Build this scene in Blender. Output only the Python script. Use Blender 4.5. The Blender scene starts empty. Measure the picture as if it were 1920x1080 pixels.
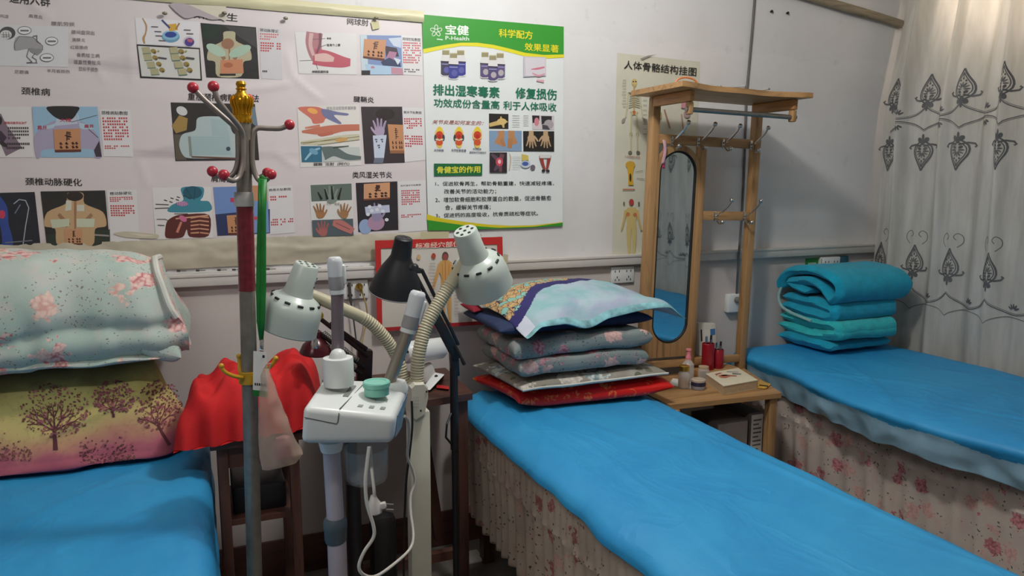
import bpy, bmesh, math, random
from mathutils import Vector, Matrix, noise, geometry

# ------------------------------------------------------------------ camera, world, lights
SC = bpy.context.scene
COL = SC.collection
F, CX, CY = 1420.0, 960.0, 540.0                       # focal length in pixels of a 1920x1080 frame
PITCH, YAW = math.atan2(540 - 332, F), math.radians(22.5)
CAM = Vector((0.0, -2.6, 1.38))
fh = Vector((math.sin(YAW), math.cos(YAW), 0))
RT = Vector((math.cos(YAW), -math.sin(YAW), 0))
FW = fh * math.cos(PITCH) - Vector((0, 0, 1)) * math.sin(PITCH)
UP = fh * math.sin(PITCH) + Vector((0, 0, 1)) * math.cos(PITCH)
cd = bpy.data.cameras.new('camera')
cam = bpy.data.objects.new('camera', cd); COL.objects.link(cam)
cam.matrix_world = Matrix(((RT.x, UP.x, -FW.x, CAM.x), (RT.y, UP.y, -FW.y, CAM.y), (RT.z, UP.z, -FW.z, CAM.z), (0, 0, 0, 1)))
cd.sensor_width = 36.0; cd.lens = 36.0 * F / 1920.0; cd.clip_start = 0.02
SC.camera = cam

world = bpy.data.worlds.new('world'); SC.world = world; world.use_nodes = True
bg = world.node_tree.nodes['Background']; bg.inputs[0].default_value = (0.75, 0.85, 1.0, 1); bg.inputs[1].default_value = 0.02

def area(name, loc, aim, size, size_y, power, col):
    l = bpy.data.lights.new(name, 'AREA'); l.shape = 'RECTANGLE'; l.size = size; l.size_y = size_y
    l.energy = power; l.color = col
    o = bpy.data.objects.new(name, l); COL.objects.link(o); o.location = loc
    o.rotation_euler = (Vector(aim) - Vector(loc)).to_track_quat('-Z', 'Y').to_euler()
    return o
def bulb(name, loc, r, power, col):
    l = bpy.data.lights.new(name, 'POINT'); l.shadow_soft_size = r; l.energy = power; l.color = col
    o = bpy.data.objects.new(name, l); COL.objects.link(o); o.location = loc
bulb('hanging_bulb_light', (0.85, -1.05, 2.38), 0.07, 36.0, (1.0, 0.985, 0.96))
area('left_fill_light', (-0.75, -2.3, 2.52), (-0.75, -2.3, 0), 1.1, 0.10, 15.0, (1.0, 0.96, 0.91))  # added fill from the upper left, out of view; not an actual tube
area('window_daylight', (2.985, -0.55, 2.12), (2.0, -0.55, 1.95), 0.7, 0.5, 3.0, (1.0, 0.80, 0.62))

SC.view_settings.view_transform = 'Standard'; SC.view_settings.look = 'None'
SC.view_settings.gamma = 1.0; SC.view_settings.use_curve_mapping = False
SC.view_settings.exposure = 0.22

# ------------------------------------------------------------------ pixel -> point helpers
def ray(px, py): return FW + RT * ((px - CX) / F) - UP * ((py - CY) / F)
def PY(px, py, y=0.0):
    d = ray(px, py); return CAM + d * ((y - CAM.y) / d.y)
def PZ(px, py, z=0.0):
    d = ray(px, py); return CAM + d * ((z - CAM.z) / d.z)

# ------------------------------------------------------------------ materials
def lin(c): c /= 255.0; return c / 12.92 if c <= 0.04045 else ((c + 0.055) / 1.055) ** 2.4
def rgb(r, g, b): return (lin(r), lin(g), lin(b), 1.0)
MATS = {}
class NT:
    def __init__(s, name):
        m = bpy.data.materials.new(name); m.use_nodes = True; s.m = m; s.t = m.node_tree
        s.b = s.t.nodes['Principled BSDF']; s.n = s.t.nodes
    def node(s, kind, **kw):
        n = s.n.new(kind)
        for k, v in kw.items():
            if k.startswith('i_'): n.inputs[int(k[2:]) if k[2:].isdigit() else k[2:].replace('_', ' ')].default_value = v
            else: setattr(n, k, v)
        return n
    def link(s, a, b): s.t.links.new(a, b)
    def coord(s, kind='Object'): return s.node('ShaderNodeTexCoord').outputs[kind]
    def mapping(s, src, scale=(1, 1, 1), loc=(0, 0, 0)):
        m = s.node('ShaderNodeMapping'); m.inputs['Scale'].default_value = scale; m.inputs['Location'].default_value = loc
        s.link(src, m.inputs[0]); return m.outputs[0]
    def noise(s, vec, scale, detail=3, rough=0.55, dist=0.0):
        n = s.node('ShaderNodeTexNoise'); n.inputs['Scale'].default_value = scale; n.inputs['Detail'].default_value = detail
        n.inputs['Roughness'].default_value = rough; n.inputs['Distortion'].default_value = dist; s.link(vec, n.inputs['Vector']); return n
    def voro(s, vec, scale, feature='F1', rnd=1.0):
        n = s.node('ShaderNodeTexVoronoi'); n.feature = feature; n.inputs['Scale'].default_value = scale
        n.inputs['Randomness'].default_value = rnd; s.link(vec, n.inputs['Vector']); return n
    def ramp(s, fac, stops, mode='LINEAR'):
        r = s.node('ShaderNodeValToRGB'); cr = r.color_ramp; cr.interpolation = mode
        while len(cr.elements) < len(stops): cr.elements.new(0.5)
        for e, (p, c) in zip(cr.elements, stops): e.position = p; e.color = c if len(c) == 4 else (*c, 1)
        s.link(fac, r.inputs[0]); return r.outputs[0]
    def mix(s, fac, a, b, mode='MIX'):
        m = s.node('ShaderNodeMix'); m.data_type = 'RGBA'; m.blend_type = mode
        for i, v in ((0, fac), (6, a), (7, b)):
            if hasattr(v, 'links'): s.link(v, m.inputs[i])
            else: m.inputs[i].default_value = v
        return m.outputs[2]
    def math(s, op, a, b=0.0, c=0.0):
        m = s.node('ShaderNodeMath'); m.operation = op
        for i, v in enumerate((a, b, c)):
            if hasattr(v, 'links'): s.link(v, m.inputs[i])
            else: m.inputs[i].default_value = v
        return m.outputs[0]
    def bump(s, h, strength=0.3, dist=0.01):
        b = s.node('ShaderNodeBump'); b.inputs['Strength'].default_value = strength; b.inputs['Distance'].default_value = dist
        s.link(h, b.inputs['Height']); s.link(b.outputs[0], s.b.inputs['Normal'])
    def base(s, c):
        if hasattr(c, 'links'): s.link(c, s.b.inputs['Base Color'])
        else: s.b.inputs['Base Color'].default_value = c
    def set(s, **kw):
        for k, v in kw.items(): s.b.inputs[k.replace('_', ' ')].default_value = v

def M(name, col, rough=0.55, metal=0.0, var=0.12, vs=18.0, bump=0.0, bs=60.0, **kw):
    """plain material with a procedural mottling of its own colour"""
    if name in MATS: return MATS[name]
    t = NT(name); c = t.coord(); n = t.noise(c, vs, 4)
    d = tuple(x * (1 - var) for x in col[:3]) + (1,); l = tuple(min(1, x * (1 + var)) for x in col[:3]) + (1,)
    t.base(t.ramp(n.outputs[0], [(0.3, d), (0.7, l)])); t.set(Roughness=rough, Metallic=metal)
    if bump: t.bump(t.noise(c, bs, 3).outputs[0], bump)
    for k, v in kw.items(): t.b.inputs[k.replace('_', ' ')].default_value = v
    MATS[name] = t.m; return t.m

def floral(name, ground, ground2, rose, rose_dark, leaf, s_rose=9.0, s_leaf=38.0, rough=0.9, r_rose=0.36, r_leaf=0.22, bump=0.15, aged=0.0):
    t = NT(name); c = t.coord()
    wob = t.noise(c, 30, 2)
    off = t.node('ShaderNodeVectorMath', operation='MULTIPLY_ADD'); t.link(wob.outputs['Color'], off.inputs[0])
    off.inputs[1].default_value = (0.03,) * 3; t.link(c, off.inputs[2])
    v = off.outputs[0]
    g = t.ramp(t.noise(c, 6, 3).outputs[0], [(0.35, ground), (0.65, ground2)])
    lv = t.voro(v, s_leaf); gate = t.noise(c, 14, 2)
    blush = t.ramp(t.noise(c, s_rose * 1.6, 3).outputs[0], [(0.5, (0, 0, 0)), (0.68, (0.5, 0.5, 0.5))]); g = t.mix(blush, g, t.mix(0.5, ground, rose))
    lf = t.math('MULTIPLY', t.math('LESS_THAN', lv.outputs['Distance'], r_leaf), t.math('GREATER_THAN', gate.outputs[0], 0.47))
    g = t.mix(lf, g, leaf)
    rv = t.voro(v, s_rose)
    sepc = t.node('ShaderNodeSeparateColor'); t.link(rv.outputs['Color'], sepc.inputs[0])
    sel = t.math('GREATER_THAN', sepc.outputs[0], 0.2)
    rf = t.math('MULTIPLY', t.math('LESS_THAN', t.math('ADD', rv.outputs['Distance'], t.math('MULTIPLY', t.math('SUBTRACT', t.noise(c, s_rose * 4.2, 3).outputs[0], 0.5), 0.8)), r_rose), sel)
    pet = t.voro(v, s_rose * 7.5)
    rc = t.ramp(pet.outputs['Distance'], [(0.1, tuple(min(1, x * 1.15) for x in rose[:3]) + (1,)), (0.42, rose), (0.8, rose_dark)])
    rc = t.mix(t.math('GREATER_THAN', sepc.outputs[1], 0.55), rc, t.mix(0.45, rc, (0.8, 0.62, 0.5, 1)))
    col = t.mix(rf, g, rc)
    if aged: col = t.mix(t.math('MULTIPLY', t.ramp(t.noise(c, 4, 4).outputs[0], [(0.4, (0, 0, 0)), (0.65, (1, 1, 1))]), aged), col, (0.16, 0.12, 0.09, 1))
    t.base(col); t.set(Roughness=rough); t.bump(t.noise(c, 220, 2).outputs[0], bump, 0.003)
    MATS[name] = t.m; return t.m

def wood(name, dark, light, axis=0, rough=0.45):
    if name in MATS: return MATS[name]
    t = NT(name); sc = [22, 22, 22]; sc[axis] = 1.6
    v = t.mapping(t.coord(), sc); n = t.noise(v, 2.2, 5, 0.6, 0.6)
    t.base(t.ramp(n.outputs[0], [(0.3, dark), (0.52, light), (0.75, tuple(x * 0.85 for x in light[:3]) + (1,))]))
    t.set(Roughness=rough); t.bump(n.outputs[0], 0.08); MATS[name] = t.m; return t.m

def glassy(name, col, rough=0.05, ior=1.45, alpha=0.35):
    t = NT(name); n = t.noise(t.coord(), 12, 2)
    t.base(t.mix(n.outputs[0], col, tuple(min(1, x * 1.1) for x in col[:3]) + (1,)))
    t.set(Roughness=rough, IOR=ior, Alpha=alpha); MATS[name] = t.m; return t.m

def attr_mat(name, rough=0.5, var=0.06):
    """takes the printed colour from the mesh, slightly mottled like cheap ink"""
    t = NT(name); a = t.node('ShaderNodeAttribute'); a.attribute_name = 'ink'
    n = t.noise(t.coord(), 60, 3)
    t.base(t.mix(t.math('MULTIPLY', n.outputs[0], var), a.outputs['Color'], (0.25, 0.24, 0.23, 1))); t.set(Roughness=rough); MATS[name] = t.m; return t.m
PRINT = attr_mat('printed_ink', 0.42)

# ------------------------------------------------------------------ object helpers
def tag(o, label, cat, group=None):
    o['label'] = label; o['category'] = cat
    if group: o['group'] = group
    return o
def thing(name, label, cat, loc=(0, 0, 0), group=None):
    o = bpy.data.objects.new(name, None); COL.objects.link(o); o.location = loc; o.empty_display_size = 0.05
    return tag(o, label, cat, group)
def origin(o):
    v = Vector((0, 0, 0))
    while o is not None: v += Vector(o.location); o = o.parent
    return v

class MB:
    """collects world-space pieces; build() links them as ONE mesh object"""
    def __init__(s): s.v = []; s.f = []; s.mi = []; s.sm = []; s.col = []
    def add(s, vs, fs, mi=0, smooth=True, col=None):
        b = len(s.v); s.v += [Vector(x) for x in vs]
        for f in fs: s.f.append(tuple(b + i for i in f)); s.mi.append(mi); s.sm.append(smooth); s.col.append(col)
        return s
    def box(s, lo, hi, mi=0, bev=0.0, rot=None, piv=None):
        x0, y0, z0 = lo; x1, y1, z1 = hi
        return s.hexa([(x0, y0, z0), (x1, y0, z0), (x1, y1, z0), (x0, y1, z0), (x0, y0, z1), (x1, y0, z1), (x1, y1, z1), (x0, y1, z1)], mi, bev, rot, piv)
    def hexa(s, c, mi=0, bev=0.0, rot=None, piv=None, seg=2):
        c = [Vector(x) for x in c]
        if rot is not None:
            p = Vector(piv) if piv is not None else sum(c, Vector()) / 8
            c = [p + rot @ (x - p) for x in c]
        fs = [(0, 3, 2, 1), (4, 5, 6, 7), (0, 1, 5, 4), (1, 2, 6, 5), (2, 3, 7, 6), (3, 0, 4, 7)]
        if bev <= 0: return s.add(c, fs, mi, False)
        bm = bmesh.new(); bv = [bm.verts.new(x) for x in c]
        for f in fs: bm.faces.new([bv[i] for i in f])
        bmesh.ops.bevel(bm, geom=bm.edges[:] + bm.verts[:], offset=bev, segments=seg, profile=0.5, affect='EDGES')
        bm.verts.index_update()
        s.add([v.co.copy() for v in bm.verts], [[v.index for v in f.verts] for f in bm.faces], mi, seg > 1); bm.free(); return s
    def beam(s, a, b, w, d, up=(0, 0, 1), mi=0, bev=0.003):
        a, b = Vector(a), Vector(b); z = (b - a).normalized(); x = z.cross(Vector(up))
        if x.length < 1e-4: x = z.cross(Vector((0, 1, 0)))
        x.normalize(); y = x.cross(z)
        c = [p + x * (sx * w / 2) + y * (sy * d / 2) for p in (a, b) for sx, sy in ((-1, -1), (1, -1), (1, 1), (-1, 1))]
        return s.hexa(c, mi, bev)
    def tube(s, pts, r, seg=10, mi=0, cap=True):
        pts = [Vector(p) for p in pts]; n = len(pts); rs = r if isinstance(r, (list, tuple)) else [r] * n
        vs = []; fs = []; nx = None
        for i, p in enumerate(pts):
            t = (pts[min(i + 1, n - 1)] - pts[max(i - 1, 0)]).normalized()
            if nx is None:
                nx = t.cross(Vector((0.31, 0.17, 0.93)))
                if nx.length < 1e-3: nx = t.cross(Vector((1, 0, 0)))
            nx = (nx - t * nx.dot(t)).normalized(); ny = t.cross(nx)
            for k in range(seg):
                a = 2 * math.pi * k / seg; vs.append(p + (nx * math.cos(a) + ny * math.sin(a)) * rs[i])
        for i in range(n - 1):
            for k in range(seg): fs.append((i * seg + k, i * seg + (k + 1) % seg, (i + 1) * seg + (k + 1) % seg, (i + 1) * seg + k))
        s.add(vs, fs, mi, True)
        if cap:
            s.add(vs[:seg], [tuple(range(seg))[::-1]], mi, False); s.add(vs[-seg:], [tuple(range(seg))], mi, False)
        return s
    def lathe(s, prof, mat=None, seg=28, mi=0, smooth=True):
        mat = mat or Matrix.Identity(4); vs = []; fs = []
        for r, z in prof:
            for k in range(seg):
                a = 2 * math.pi * k / seg; vs.append(mat @ Vector((r * math.cos(a), r * math.sin(a), z)))
        n = len(prof)
        for i in range(n - 1):
            for k in range(seg): fs.append((i * seg + k, i * seg + (k + 1) % seg, (i + 1) * seg + (k + 1) % seg, (i + 1) * seg + k))
        if prof[0][0] > 1e-6: fs.append(tuple(range(seg))[::-1])
        if prof[-1][0] > 1e-6: fs.append(tuple((n - 1) * seg + k for k in range(seg)))
        return s.add(vs, fs, mi, smooth)
    def ball(s, c, r, mi=0, seg=14, rz=None):
        rz = rz or r; m = Matrix.Translation(c)
        return s.lathe([(max(1e-7, r * math.sin(math.pi * i / 8)), -rz * math.cos(math.pi * i / 8)) for i in range(9)], m, seg, mi)
    def grid(s, fn, nu, nv, mi=0, closed_u=False, smooth=True, mif=None):
        vs = [fn(i / (nu if closed_u else nu), j / nv) for j in range(nv + 1) for i in range(nu + (0 if closed_u else 1))]
        w = nu if closed_u else nu + 1; b = len(s.v); s.v += [Vector(x) for x in vs]
        for j in range(nv):
            for i in range(nu):
                i2 = (i + 1) % w
                s.f.append((b + j * w + i, b + j * w + i2, b + (j + 1) * w + i2, b + (j + 1) * w + i))
                s.mi.append(mif((i + .5) / nu, (j + .5) / nv) if mif else mi); s.sm.append(smooth); s.col.append(None)
        return s
    def poly(s, pts, mi=0, col=None):
        tri = geometry.tessellate_polygon([[Vector(p) for p in pts]])
        return s.add(pts, tri, mi, False, col)
    def build(s, name, mats, parent=None, solid=0.0, origin_at=None):
        mats = mats if isinstance(mats, (list, tuple)) else [mats]
        me = bpy.data.meshes.new(name)
        if parent is not None: org = origin(parent)
        elif origin_at is not None: org = Vector(origin_at)
        else:
            xs = [v.x for v in s.v]; ys = [v.y for v in s.v]; org = Vector(((min(xs) + max(xs)) / 2, (min(ys) + max(ys)) / 2, min(v.z for v in s.v)))
        me.from_pydata([v - org for v in s.v], [], s.f); 
        me.polygons.foreach_set('material_index', s.mi); me.polygons.foreach_set('use_smooth', s.sm)
        for m in mats: me.materials.append(m)
        if any(c is not None for c in s.col):
            a = me.color_attributes.new('ink', 'FLOAT_COLOR', 'CORNER'); flat = []
            for p, c in zip(me.polygons, s.col): flat += list(c or (1, 1, 1, 1)) * p.loop_total
            a.data.foreach_set('color', flat)
        me.update()
        me.set_sharp_from_angle(angle=math.radians(38))
        o = bpy.data.objects.new(name, me); COL.objects.link(o)
        if parent is not None: o.parent = parent
        else: o.location = org
        if solid:
            md = o.modifiers.new('thickness', 'SOLIDIFY'); md.thickness = solid; md.offset = 0
        return o

def struct(name, mb, mats):
    o = mb.build(name, mats, origin_at=(0, 0, 0)); o['kind'] = 'structure'; return o
def dup(root, offset, label=None, group=None):
    r = root.copy(); COL.objects.link(r); r.location = Vector(root.location) + Vector(offset)
    if label: r['label'] = label
    if group: r['group'] = group
    for ch in list(root.children):
        c = ch.copy(); COL.objects.link(c); c.parent = r
        for g in ch.children:
            d = g.copy(); COL.objects.link(d); d.parent = c
    return r
def axis_mat(p, ax, side=(0, 0, 1)):
    z = Vector(ax).normalized(); x = Vector(side).cross(z)
    if x.length < 1e-3: x = Vector((1, 0, 0)).cross(z)
    x.normalize(); y = z.cross(x)
    return Matrix(((x.x, y.x, z.x, p[0]), (x.y, y.y, z.y, p[1]), (x.z, y.z, z.z, p[2]), (0, 0, 0, 1)))
def smooth_path(pts, n=6):
    pts = [Vector(p) for p in pts]; out = []
    for i in range(len(pts) - 1):
        p0, p1, p2, p3 = pts[max(i - 1, 0)], pts[i], pts[i + 1], pts[min(i + 2, len(pts) - 1)]
        for k in range(n):
            t = k / n; out.append(0.5 * ((2 * p1) + (p2 - p0) * t + (2 * p0 - 5 * p1 + 4 * p2 - p3) * t * t + (3 * p1 - p0 - 3 * p2 + p3) * t ** 3))
    out.append(pts[-1]); return out
def nz(x, y, z=0.0): return noise.noise(Vector((x, y, z)))
def sstep(a, b, x):
    t = max(0.0, min(1.0, (x - a) / (b - a))); return t * t * (3 - 2 * t)

def text_geo(s, bold=0.0, shear=0.0):
    cu = bpy.data.curves.new('t', 'FONT'); cu.body = s; cu.size = 1.0; cu.resolution_u = 2; cu.shear = shear
    o = bpy.data.objects.new('t', cu); COL.objects.link(o)
    dg = bpy.context.evaluated_depsgraph_get(); me = bpy.data.meshes.new_from_object(o.evaluated_get(dg))
    vs = [v.co.copy() for v in me.vertices]; fs = [tuple(p.vertices) for p in me.polygons]
    bpy.data.objects.remove(o); bpy.data.curves.remove(cu); bpy.data.meshes.remove(me)
    if not vs: return [], []
    x0, x1 = min(v.x for v in vs), max(v.x for v in vs); y0, y1 = min(v.y for v in vs), max(v.y for v in vs)
    uv = [((v.x - x0) / (x1 - x0), (v.y - y0) / (y1 - y0)) for v in vs]; bx, by = bold * .9 / (x1 - x0), bold * .7 / (y1 - y0)
    return [[(u + bx * i, v + by * j) for u, v in uv] for i, j in (((-1, 0), (1, 0), (0, -1), (0, 1)) if bold else ((0, 0),))], fs   # a heavier stroke: the same glyphs nudged sideways
# ------------------------------------------------------------------ materials used widely
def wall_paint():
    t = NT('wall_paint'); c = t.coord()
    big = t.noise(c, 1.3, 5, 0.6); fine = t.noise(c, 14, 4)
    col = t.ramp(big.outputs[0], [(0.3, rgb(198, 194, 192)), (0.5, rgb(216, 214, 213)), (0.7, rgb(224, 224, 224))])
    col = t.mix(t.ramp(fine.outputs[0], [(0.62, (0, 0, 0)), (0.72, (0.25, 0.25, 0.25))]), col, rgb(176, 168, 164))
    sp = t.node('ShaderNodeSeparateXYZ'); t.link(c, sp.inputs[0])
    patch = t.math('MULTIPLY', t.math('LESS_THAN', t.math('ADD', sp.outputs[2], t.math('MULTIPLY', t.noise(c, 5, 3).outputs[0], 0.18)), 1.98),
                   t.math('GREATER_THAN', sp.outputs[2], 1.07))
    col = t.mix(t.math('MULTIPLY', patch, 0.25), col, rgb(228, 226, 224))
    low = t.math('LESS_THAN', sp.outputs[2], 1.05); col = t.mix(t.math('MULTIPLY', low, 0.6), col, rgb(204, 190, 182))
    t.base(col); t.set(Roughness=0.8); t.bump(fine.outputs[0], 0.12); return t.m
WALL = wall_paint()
PLASTER = M('lower_plaster', rgb(196, 188, 186), 0.85, var=0.05, vs=5, bump=0.1)
WHITE_PL = M('white_plastic', rgb(226, 228, 226), 0.35, var=0.03)
GREY_PL = M('grey_plastic', rgb(120, 122, 120), 0.4, var=0.05)
BLACK = M('black_paint', rgb(28, 28, 31), 0.4, var=0.15)
BLACK2 = M('black_rubber', rgb(18, 18, 18), 0.6, var=0.1)
POLE_GREY = M('warm_grey_steel', rgb(136, 126, 118), .42, .35, var=.12, vs=30)
STEEL = M('brushed_steel', rgb(150, 148, 142), 0.32, 0.9, var=0.12, vs=40)
CHROME = M('chrome', rgb(210, 210, 208), 0.12, 1.0, var=0.03)
BRASS = M('brass', rgb(198, 160, 70), 0.3, 0.9, var=0.1)
RED_BALL = M('red_plastic_ball', rgb(176, 44, 58), 0.3, var=0.06)
CORD_W = M('white_cord', rgb(205, 200, 190), 0.45, var=0.05)
PINE = wood('varnished_pine', rgb(134, 98, 60), rgb(178, 138, 92), 2)
PINE_X = wood('varnished_pine_across', rgb(136, 98, 60), rgb(182, 140, 92), 0)
DARKWOOD = wood('dark_brown_wood', rgb(58, 36, 30), rgb(88, 56, 46), 0)
DARKWOOD_Z = wood('dark_brown_upright', rgb(54, 34, 28), rgb(84, 54, 44), 2)
PAPER = M('white_paper', rgb(225, 222, 216), 0.6, var=0.03)

# ------------------------------------------------------------------ the room
struct('floor', MB().box((-2.6, -4.6, -0.06), (3.12, 0.1, 0)), M('floor_concrete', rgb(118, 112, 106), 0.45, var=0.2, vs=4, bump=0.08))
struct('ceiling', MB().box((-2.6, -4.6, 2.6), (3.12, 0.1, 2.66)), M('ceiling_paint', rgb(214, 212, 208), 0.9, var=0.04))
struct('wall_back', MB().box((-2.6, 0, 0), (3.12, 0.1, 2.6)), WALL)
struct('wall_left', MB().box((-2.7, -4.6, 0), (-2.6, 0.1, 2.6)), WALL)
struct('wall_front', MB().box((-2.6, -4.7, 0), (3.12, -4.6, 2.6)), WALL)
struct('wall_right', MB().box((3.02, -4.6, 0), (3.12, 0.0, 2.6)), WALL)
struct('baseboard_back', MB().box((-2.6, -0.012, 0), (3.02, 0, 0.135), bev=0.003), DARKWOOD)
# cable duct along the back wall
mb = MB(); mb.box((-2.6, -0.028, 1.036), (3.0, 0, 1.074), bev=0.004); mb.box((-2.6, -0.031, 1.066), (3.0, 0, 1.077), bev=0.002)
struct('trim_1', mb, M('duct_plastic', rgb(206, 202, 196), 0.45, var=0.06, vs=6))
# sagging rough pole under the ceiling, above the curtain
a, b = PY(1440, -30, -0.023), PY(1700, 48, -0.023); d = (b - a)
pts = [a - d * 0.9 + d * (i / 9 * 1.88) + Vector((0, 0, 0.006 * nz(i * 1.7, 3))) for i in range(10)]
mb = MB(); mb.tube(pts, [0.017 + 0.003 * nz(i * 2.1, 9) for i in range(10)], 12)
o = mb.build('wooden_pole', wood('weathered_pole', rgb(104, 92, 74), rgb(158, 144, 120), 0, 0.8)); tag(o, 'rough grey wooden pole sloping along the wall above the curtain corner', 'pole')

# ------------------------------------------------------------------ flat printed things on the back wall
def L3(c): return rgb(*c)
class Art:
    BEND = None
    ROUND = False                                        # soft outlines for drawn bodies
    def __init__(s, y, step=0.00009): s.y = y; s.k = 0; s.step = step; s.mb = MB()
    def P(s, x, y):
        p = PY(x, y, -(s.y + s.k * s.step))
        if Art.BEND: p.y -= Art.BEND(p.x, p.z)
        return p
    def poly(s, pts, col, nxt=True):
        if nxt: s.k += 1
        if Art.ROUND and 6 <= len(pts) <= 16:
            n = len(pts); out = []
            for i in range(n):
                p0, p1, p2, p3 = pts[i - 1], pts[i], pts[(i + 1) % n], pts[(i + 2) % n]
                for t in (0, .25, .5, .75): out.append(tuple(p1[c] + .42 * t * (p2[c] - p0[c]) + t * t * (.84 * p0[c] - 2.58 * p1[c] + 2.16 * p2[c] - .42 * p3[c]) + t ** 3 * (-.42 * p0[c] + 1.58 * p1[c] - 1.58 * p2[c] + .42 * p3[c]) for c in (0, 1)))
            pts = out
        s.mb.poly([s.P(*p) for p in pts], 0, L3(col)); return s
    def rect(s, x0, y0, x1, y1, col, nxt=True): return s.poly([(x0, y0), (x1, y0), (x1, y1), (x0, y1)], col, nxt)
    def ell(s, cx, cy, rx, ry, col, rot=0.0, nxt=True, n=22):
        ca, sa = math.cos(rot), math.sin(rot)
        return s.poly([(cx + rx * math.cos(t) * ca - ry * math.sin(t) * sa, cy + rx * math.cos(t) * sa + ry * math.sin(t) * ca) for t in (2 * math.pi * i / n for i in range(n))], col, nxt)
    def line(s, pts, w, col, nxt=True):
        if nxt: s.k += 1
        for (x0, y0), (x1, y1) in zip(pts, pts[1:]):
            l = math.hypot(x1 - x0, y1 - y0) or 1; nx, ny = -(y1 - y0) / l * w / 2, (x1 - x0) / l * w / 2; ex, ey = (x1 - x0) / l * w * .25, (y1 - y0) / l * w * .25
            s.mb.poly([s.P(x0 + nx - ex, y0 + ny - ey), s.P(x1 + nx + ex, y1 + ny + ey), s.P(x1 - nx + ex, y1 - ny + ey), s.P(x0 - nx - ex, y0 - ny - ey)], 0, L3(col))
        return s
    def limb(s, pts, ws, col):
        """tapering stroke: widths given per point"""
        s.k += 1; L = []; R = []
        if len(pts) > 2:
            q = smooth_path([(x, y, w) for (x, y), w in zip(pts, ws)], 5); pts = [(v.x, v.y) for v in q]; ws = [v.z for v in q]
        for i, (x, y) in enumerate(pts):
            xa, ya = pts[max(i - 1, 0)]; xb, yb = pts[min(i + 1, len(pts) - 1)]; l = math.hypot(xb - xa, yb - ya) or 1
            nx, ny = -(yb - ya) / l * ws[i] / 2, (xb - xa) / l * ws[i] / 2; L.append((x + nx, y + ny)); R.append((x - nx, y - ny))
        s.mb.poly([s.P(*p) for p in L + R[::-1]], 0, L3(col)); return s
    def text(s, st, tl, tr, bl, col, bold=0.012, shear=0.0):
        sets, fs = text_geo(st, bold, shear)
        for vs in sets:
            s.k += 0.4; s.mb.add([s.P(bl[0] + u * (tr[0] - tl[0]) + v * (tl[0] - bl[0]), bl[1] + u * (tr[1] - tl[1]) + v * (tl[1] - bl[1])) for u, v in vs], fs, 0, False, L3(col))
        return s
    def marks(s, tl, tr, bl, rows, col, gap=0.42, seed=1, cols=12, fill=0.85):
        """rows of print too small to read"""
        s.k += 1; r = random.Random(seed)
        for j in range(rows):
            n = cols if j < rows - 1 else max(2, int(cols * r.uniform(.3, .9)))
            for i in range(n):
                if r.random() > fill: continue
                u0, u1 = i / cols + .01, (i + .8) / cols; v0, v1 = (j + gap / 2) / rows, (j + 1 - gap / 2) / rows
                q = [(tl[0] + u * (tr[0] - tl[0]) + v * (bl[0] - tl[0]), tl[1] + u * (tr[1] - tl[1]) + v * (bl[1] - tl[1])) for u, v in ((u0, v0), (u1, v0), (u1, v1), (u0, v1))]
                s.mb.poly([s.P(*p) for p in q], 0, L3(col))
        return s
    def hand(s, cx, cy, sz, rot, col, dark=None, thumb=1, arm=0.9):
        ca, sa = math.cos(rot), math.sin(rot)
        T = lambda x, y: (cx + sz * (x * ca - y * sa), cy + sz * (x * sa + y * ca))
        s.limb([T(0, arm), T(0, .3)], [sz * .42, sz * .46], col)
        s.poly([T(-.32, -.12), T(-.1, -.22), T(.14, -.22), T(.33, -.08), T(.34, .2), T(.2, .45), T(-.2, .45), T(-.34, .2)], col)
        for fx, l, a in ((-.27, .52, -.2), (-.1, .68, -.06), (.08, .64, .06), (.26, .48, .2)):
            s.limb([T(fx, -.05), T(fx + a * .5, -.15 - l * .5), T(fx + a, -.15 - l)], [sz * .16, sz * .14, sz * .09], col)
            if dark: s.line([T(fx, -.1), T(fx + a * .8, -l)], sz * .03, dark)
        s.limb([T(.25 * thumb, .3), T(.5 * thumb, .02), T(.62 * thumb, -.2)], [sz * .2, sz * .16, sz * .1], col)
        return s
    def patch(s, q, col=(196, 140, 98), edge=(96, 46, 34), ink=(70, 36, 26), seed=2):
        """square herbal plaster with dark marks and a brown lower edge"""
        (a, b, c, d) = q
        m = lambda u, v: (a[0] + u * (b[0] - a[0]) + v * (d[0] - a[0]) + u * v * (a[0] - b[0] + c[0] - d[0]), a[1] + u * (b[1] - a[1]) + v * (d[1] - a[1]) + u * v * (a[1] - b[1] + c[1] - d[1]))
        s.poly([a, b, m(1, 1.12), m(0, 1.12)], edge); s.poly([a, b, c, d], col)
        r = random.Random(seed); w = math.hypot(b[0] - a[0], b[1] - a[1])
        for k in range(5): s.line([m(.42 + .12 * r.random(), .15 + k * .08), m(.56 + .1 * r.random(), .14 + k * .08 + .05 * r.random())], w * .045, ink)
        s.line([m(.5, .14), m(.48, .56)], w * .04, ink)
        for u in (.2, .42, .66, .8):
            for v in (.68, .86): s.line([m(u, v), m(u + .09, v + .05)], w * .045, ink, False); s.line([m(u + .05, v - .04), m(u + .03, v + .08)], w * .04, ink, False)
        return s
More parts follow.
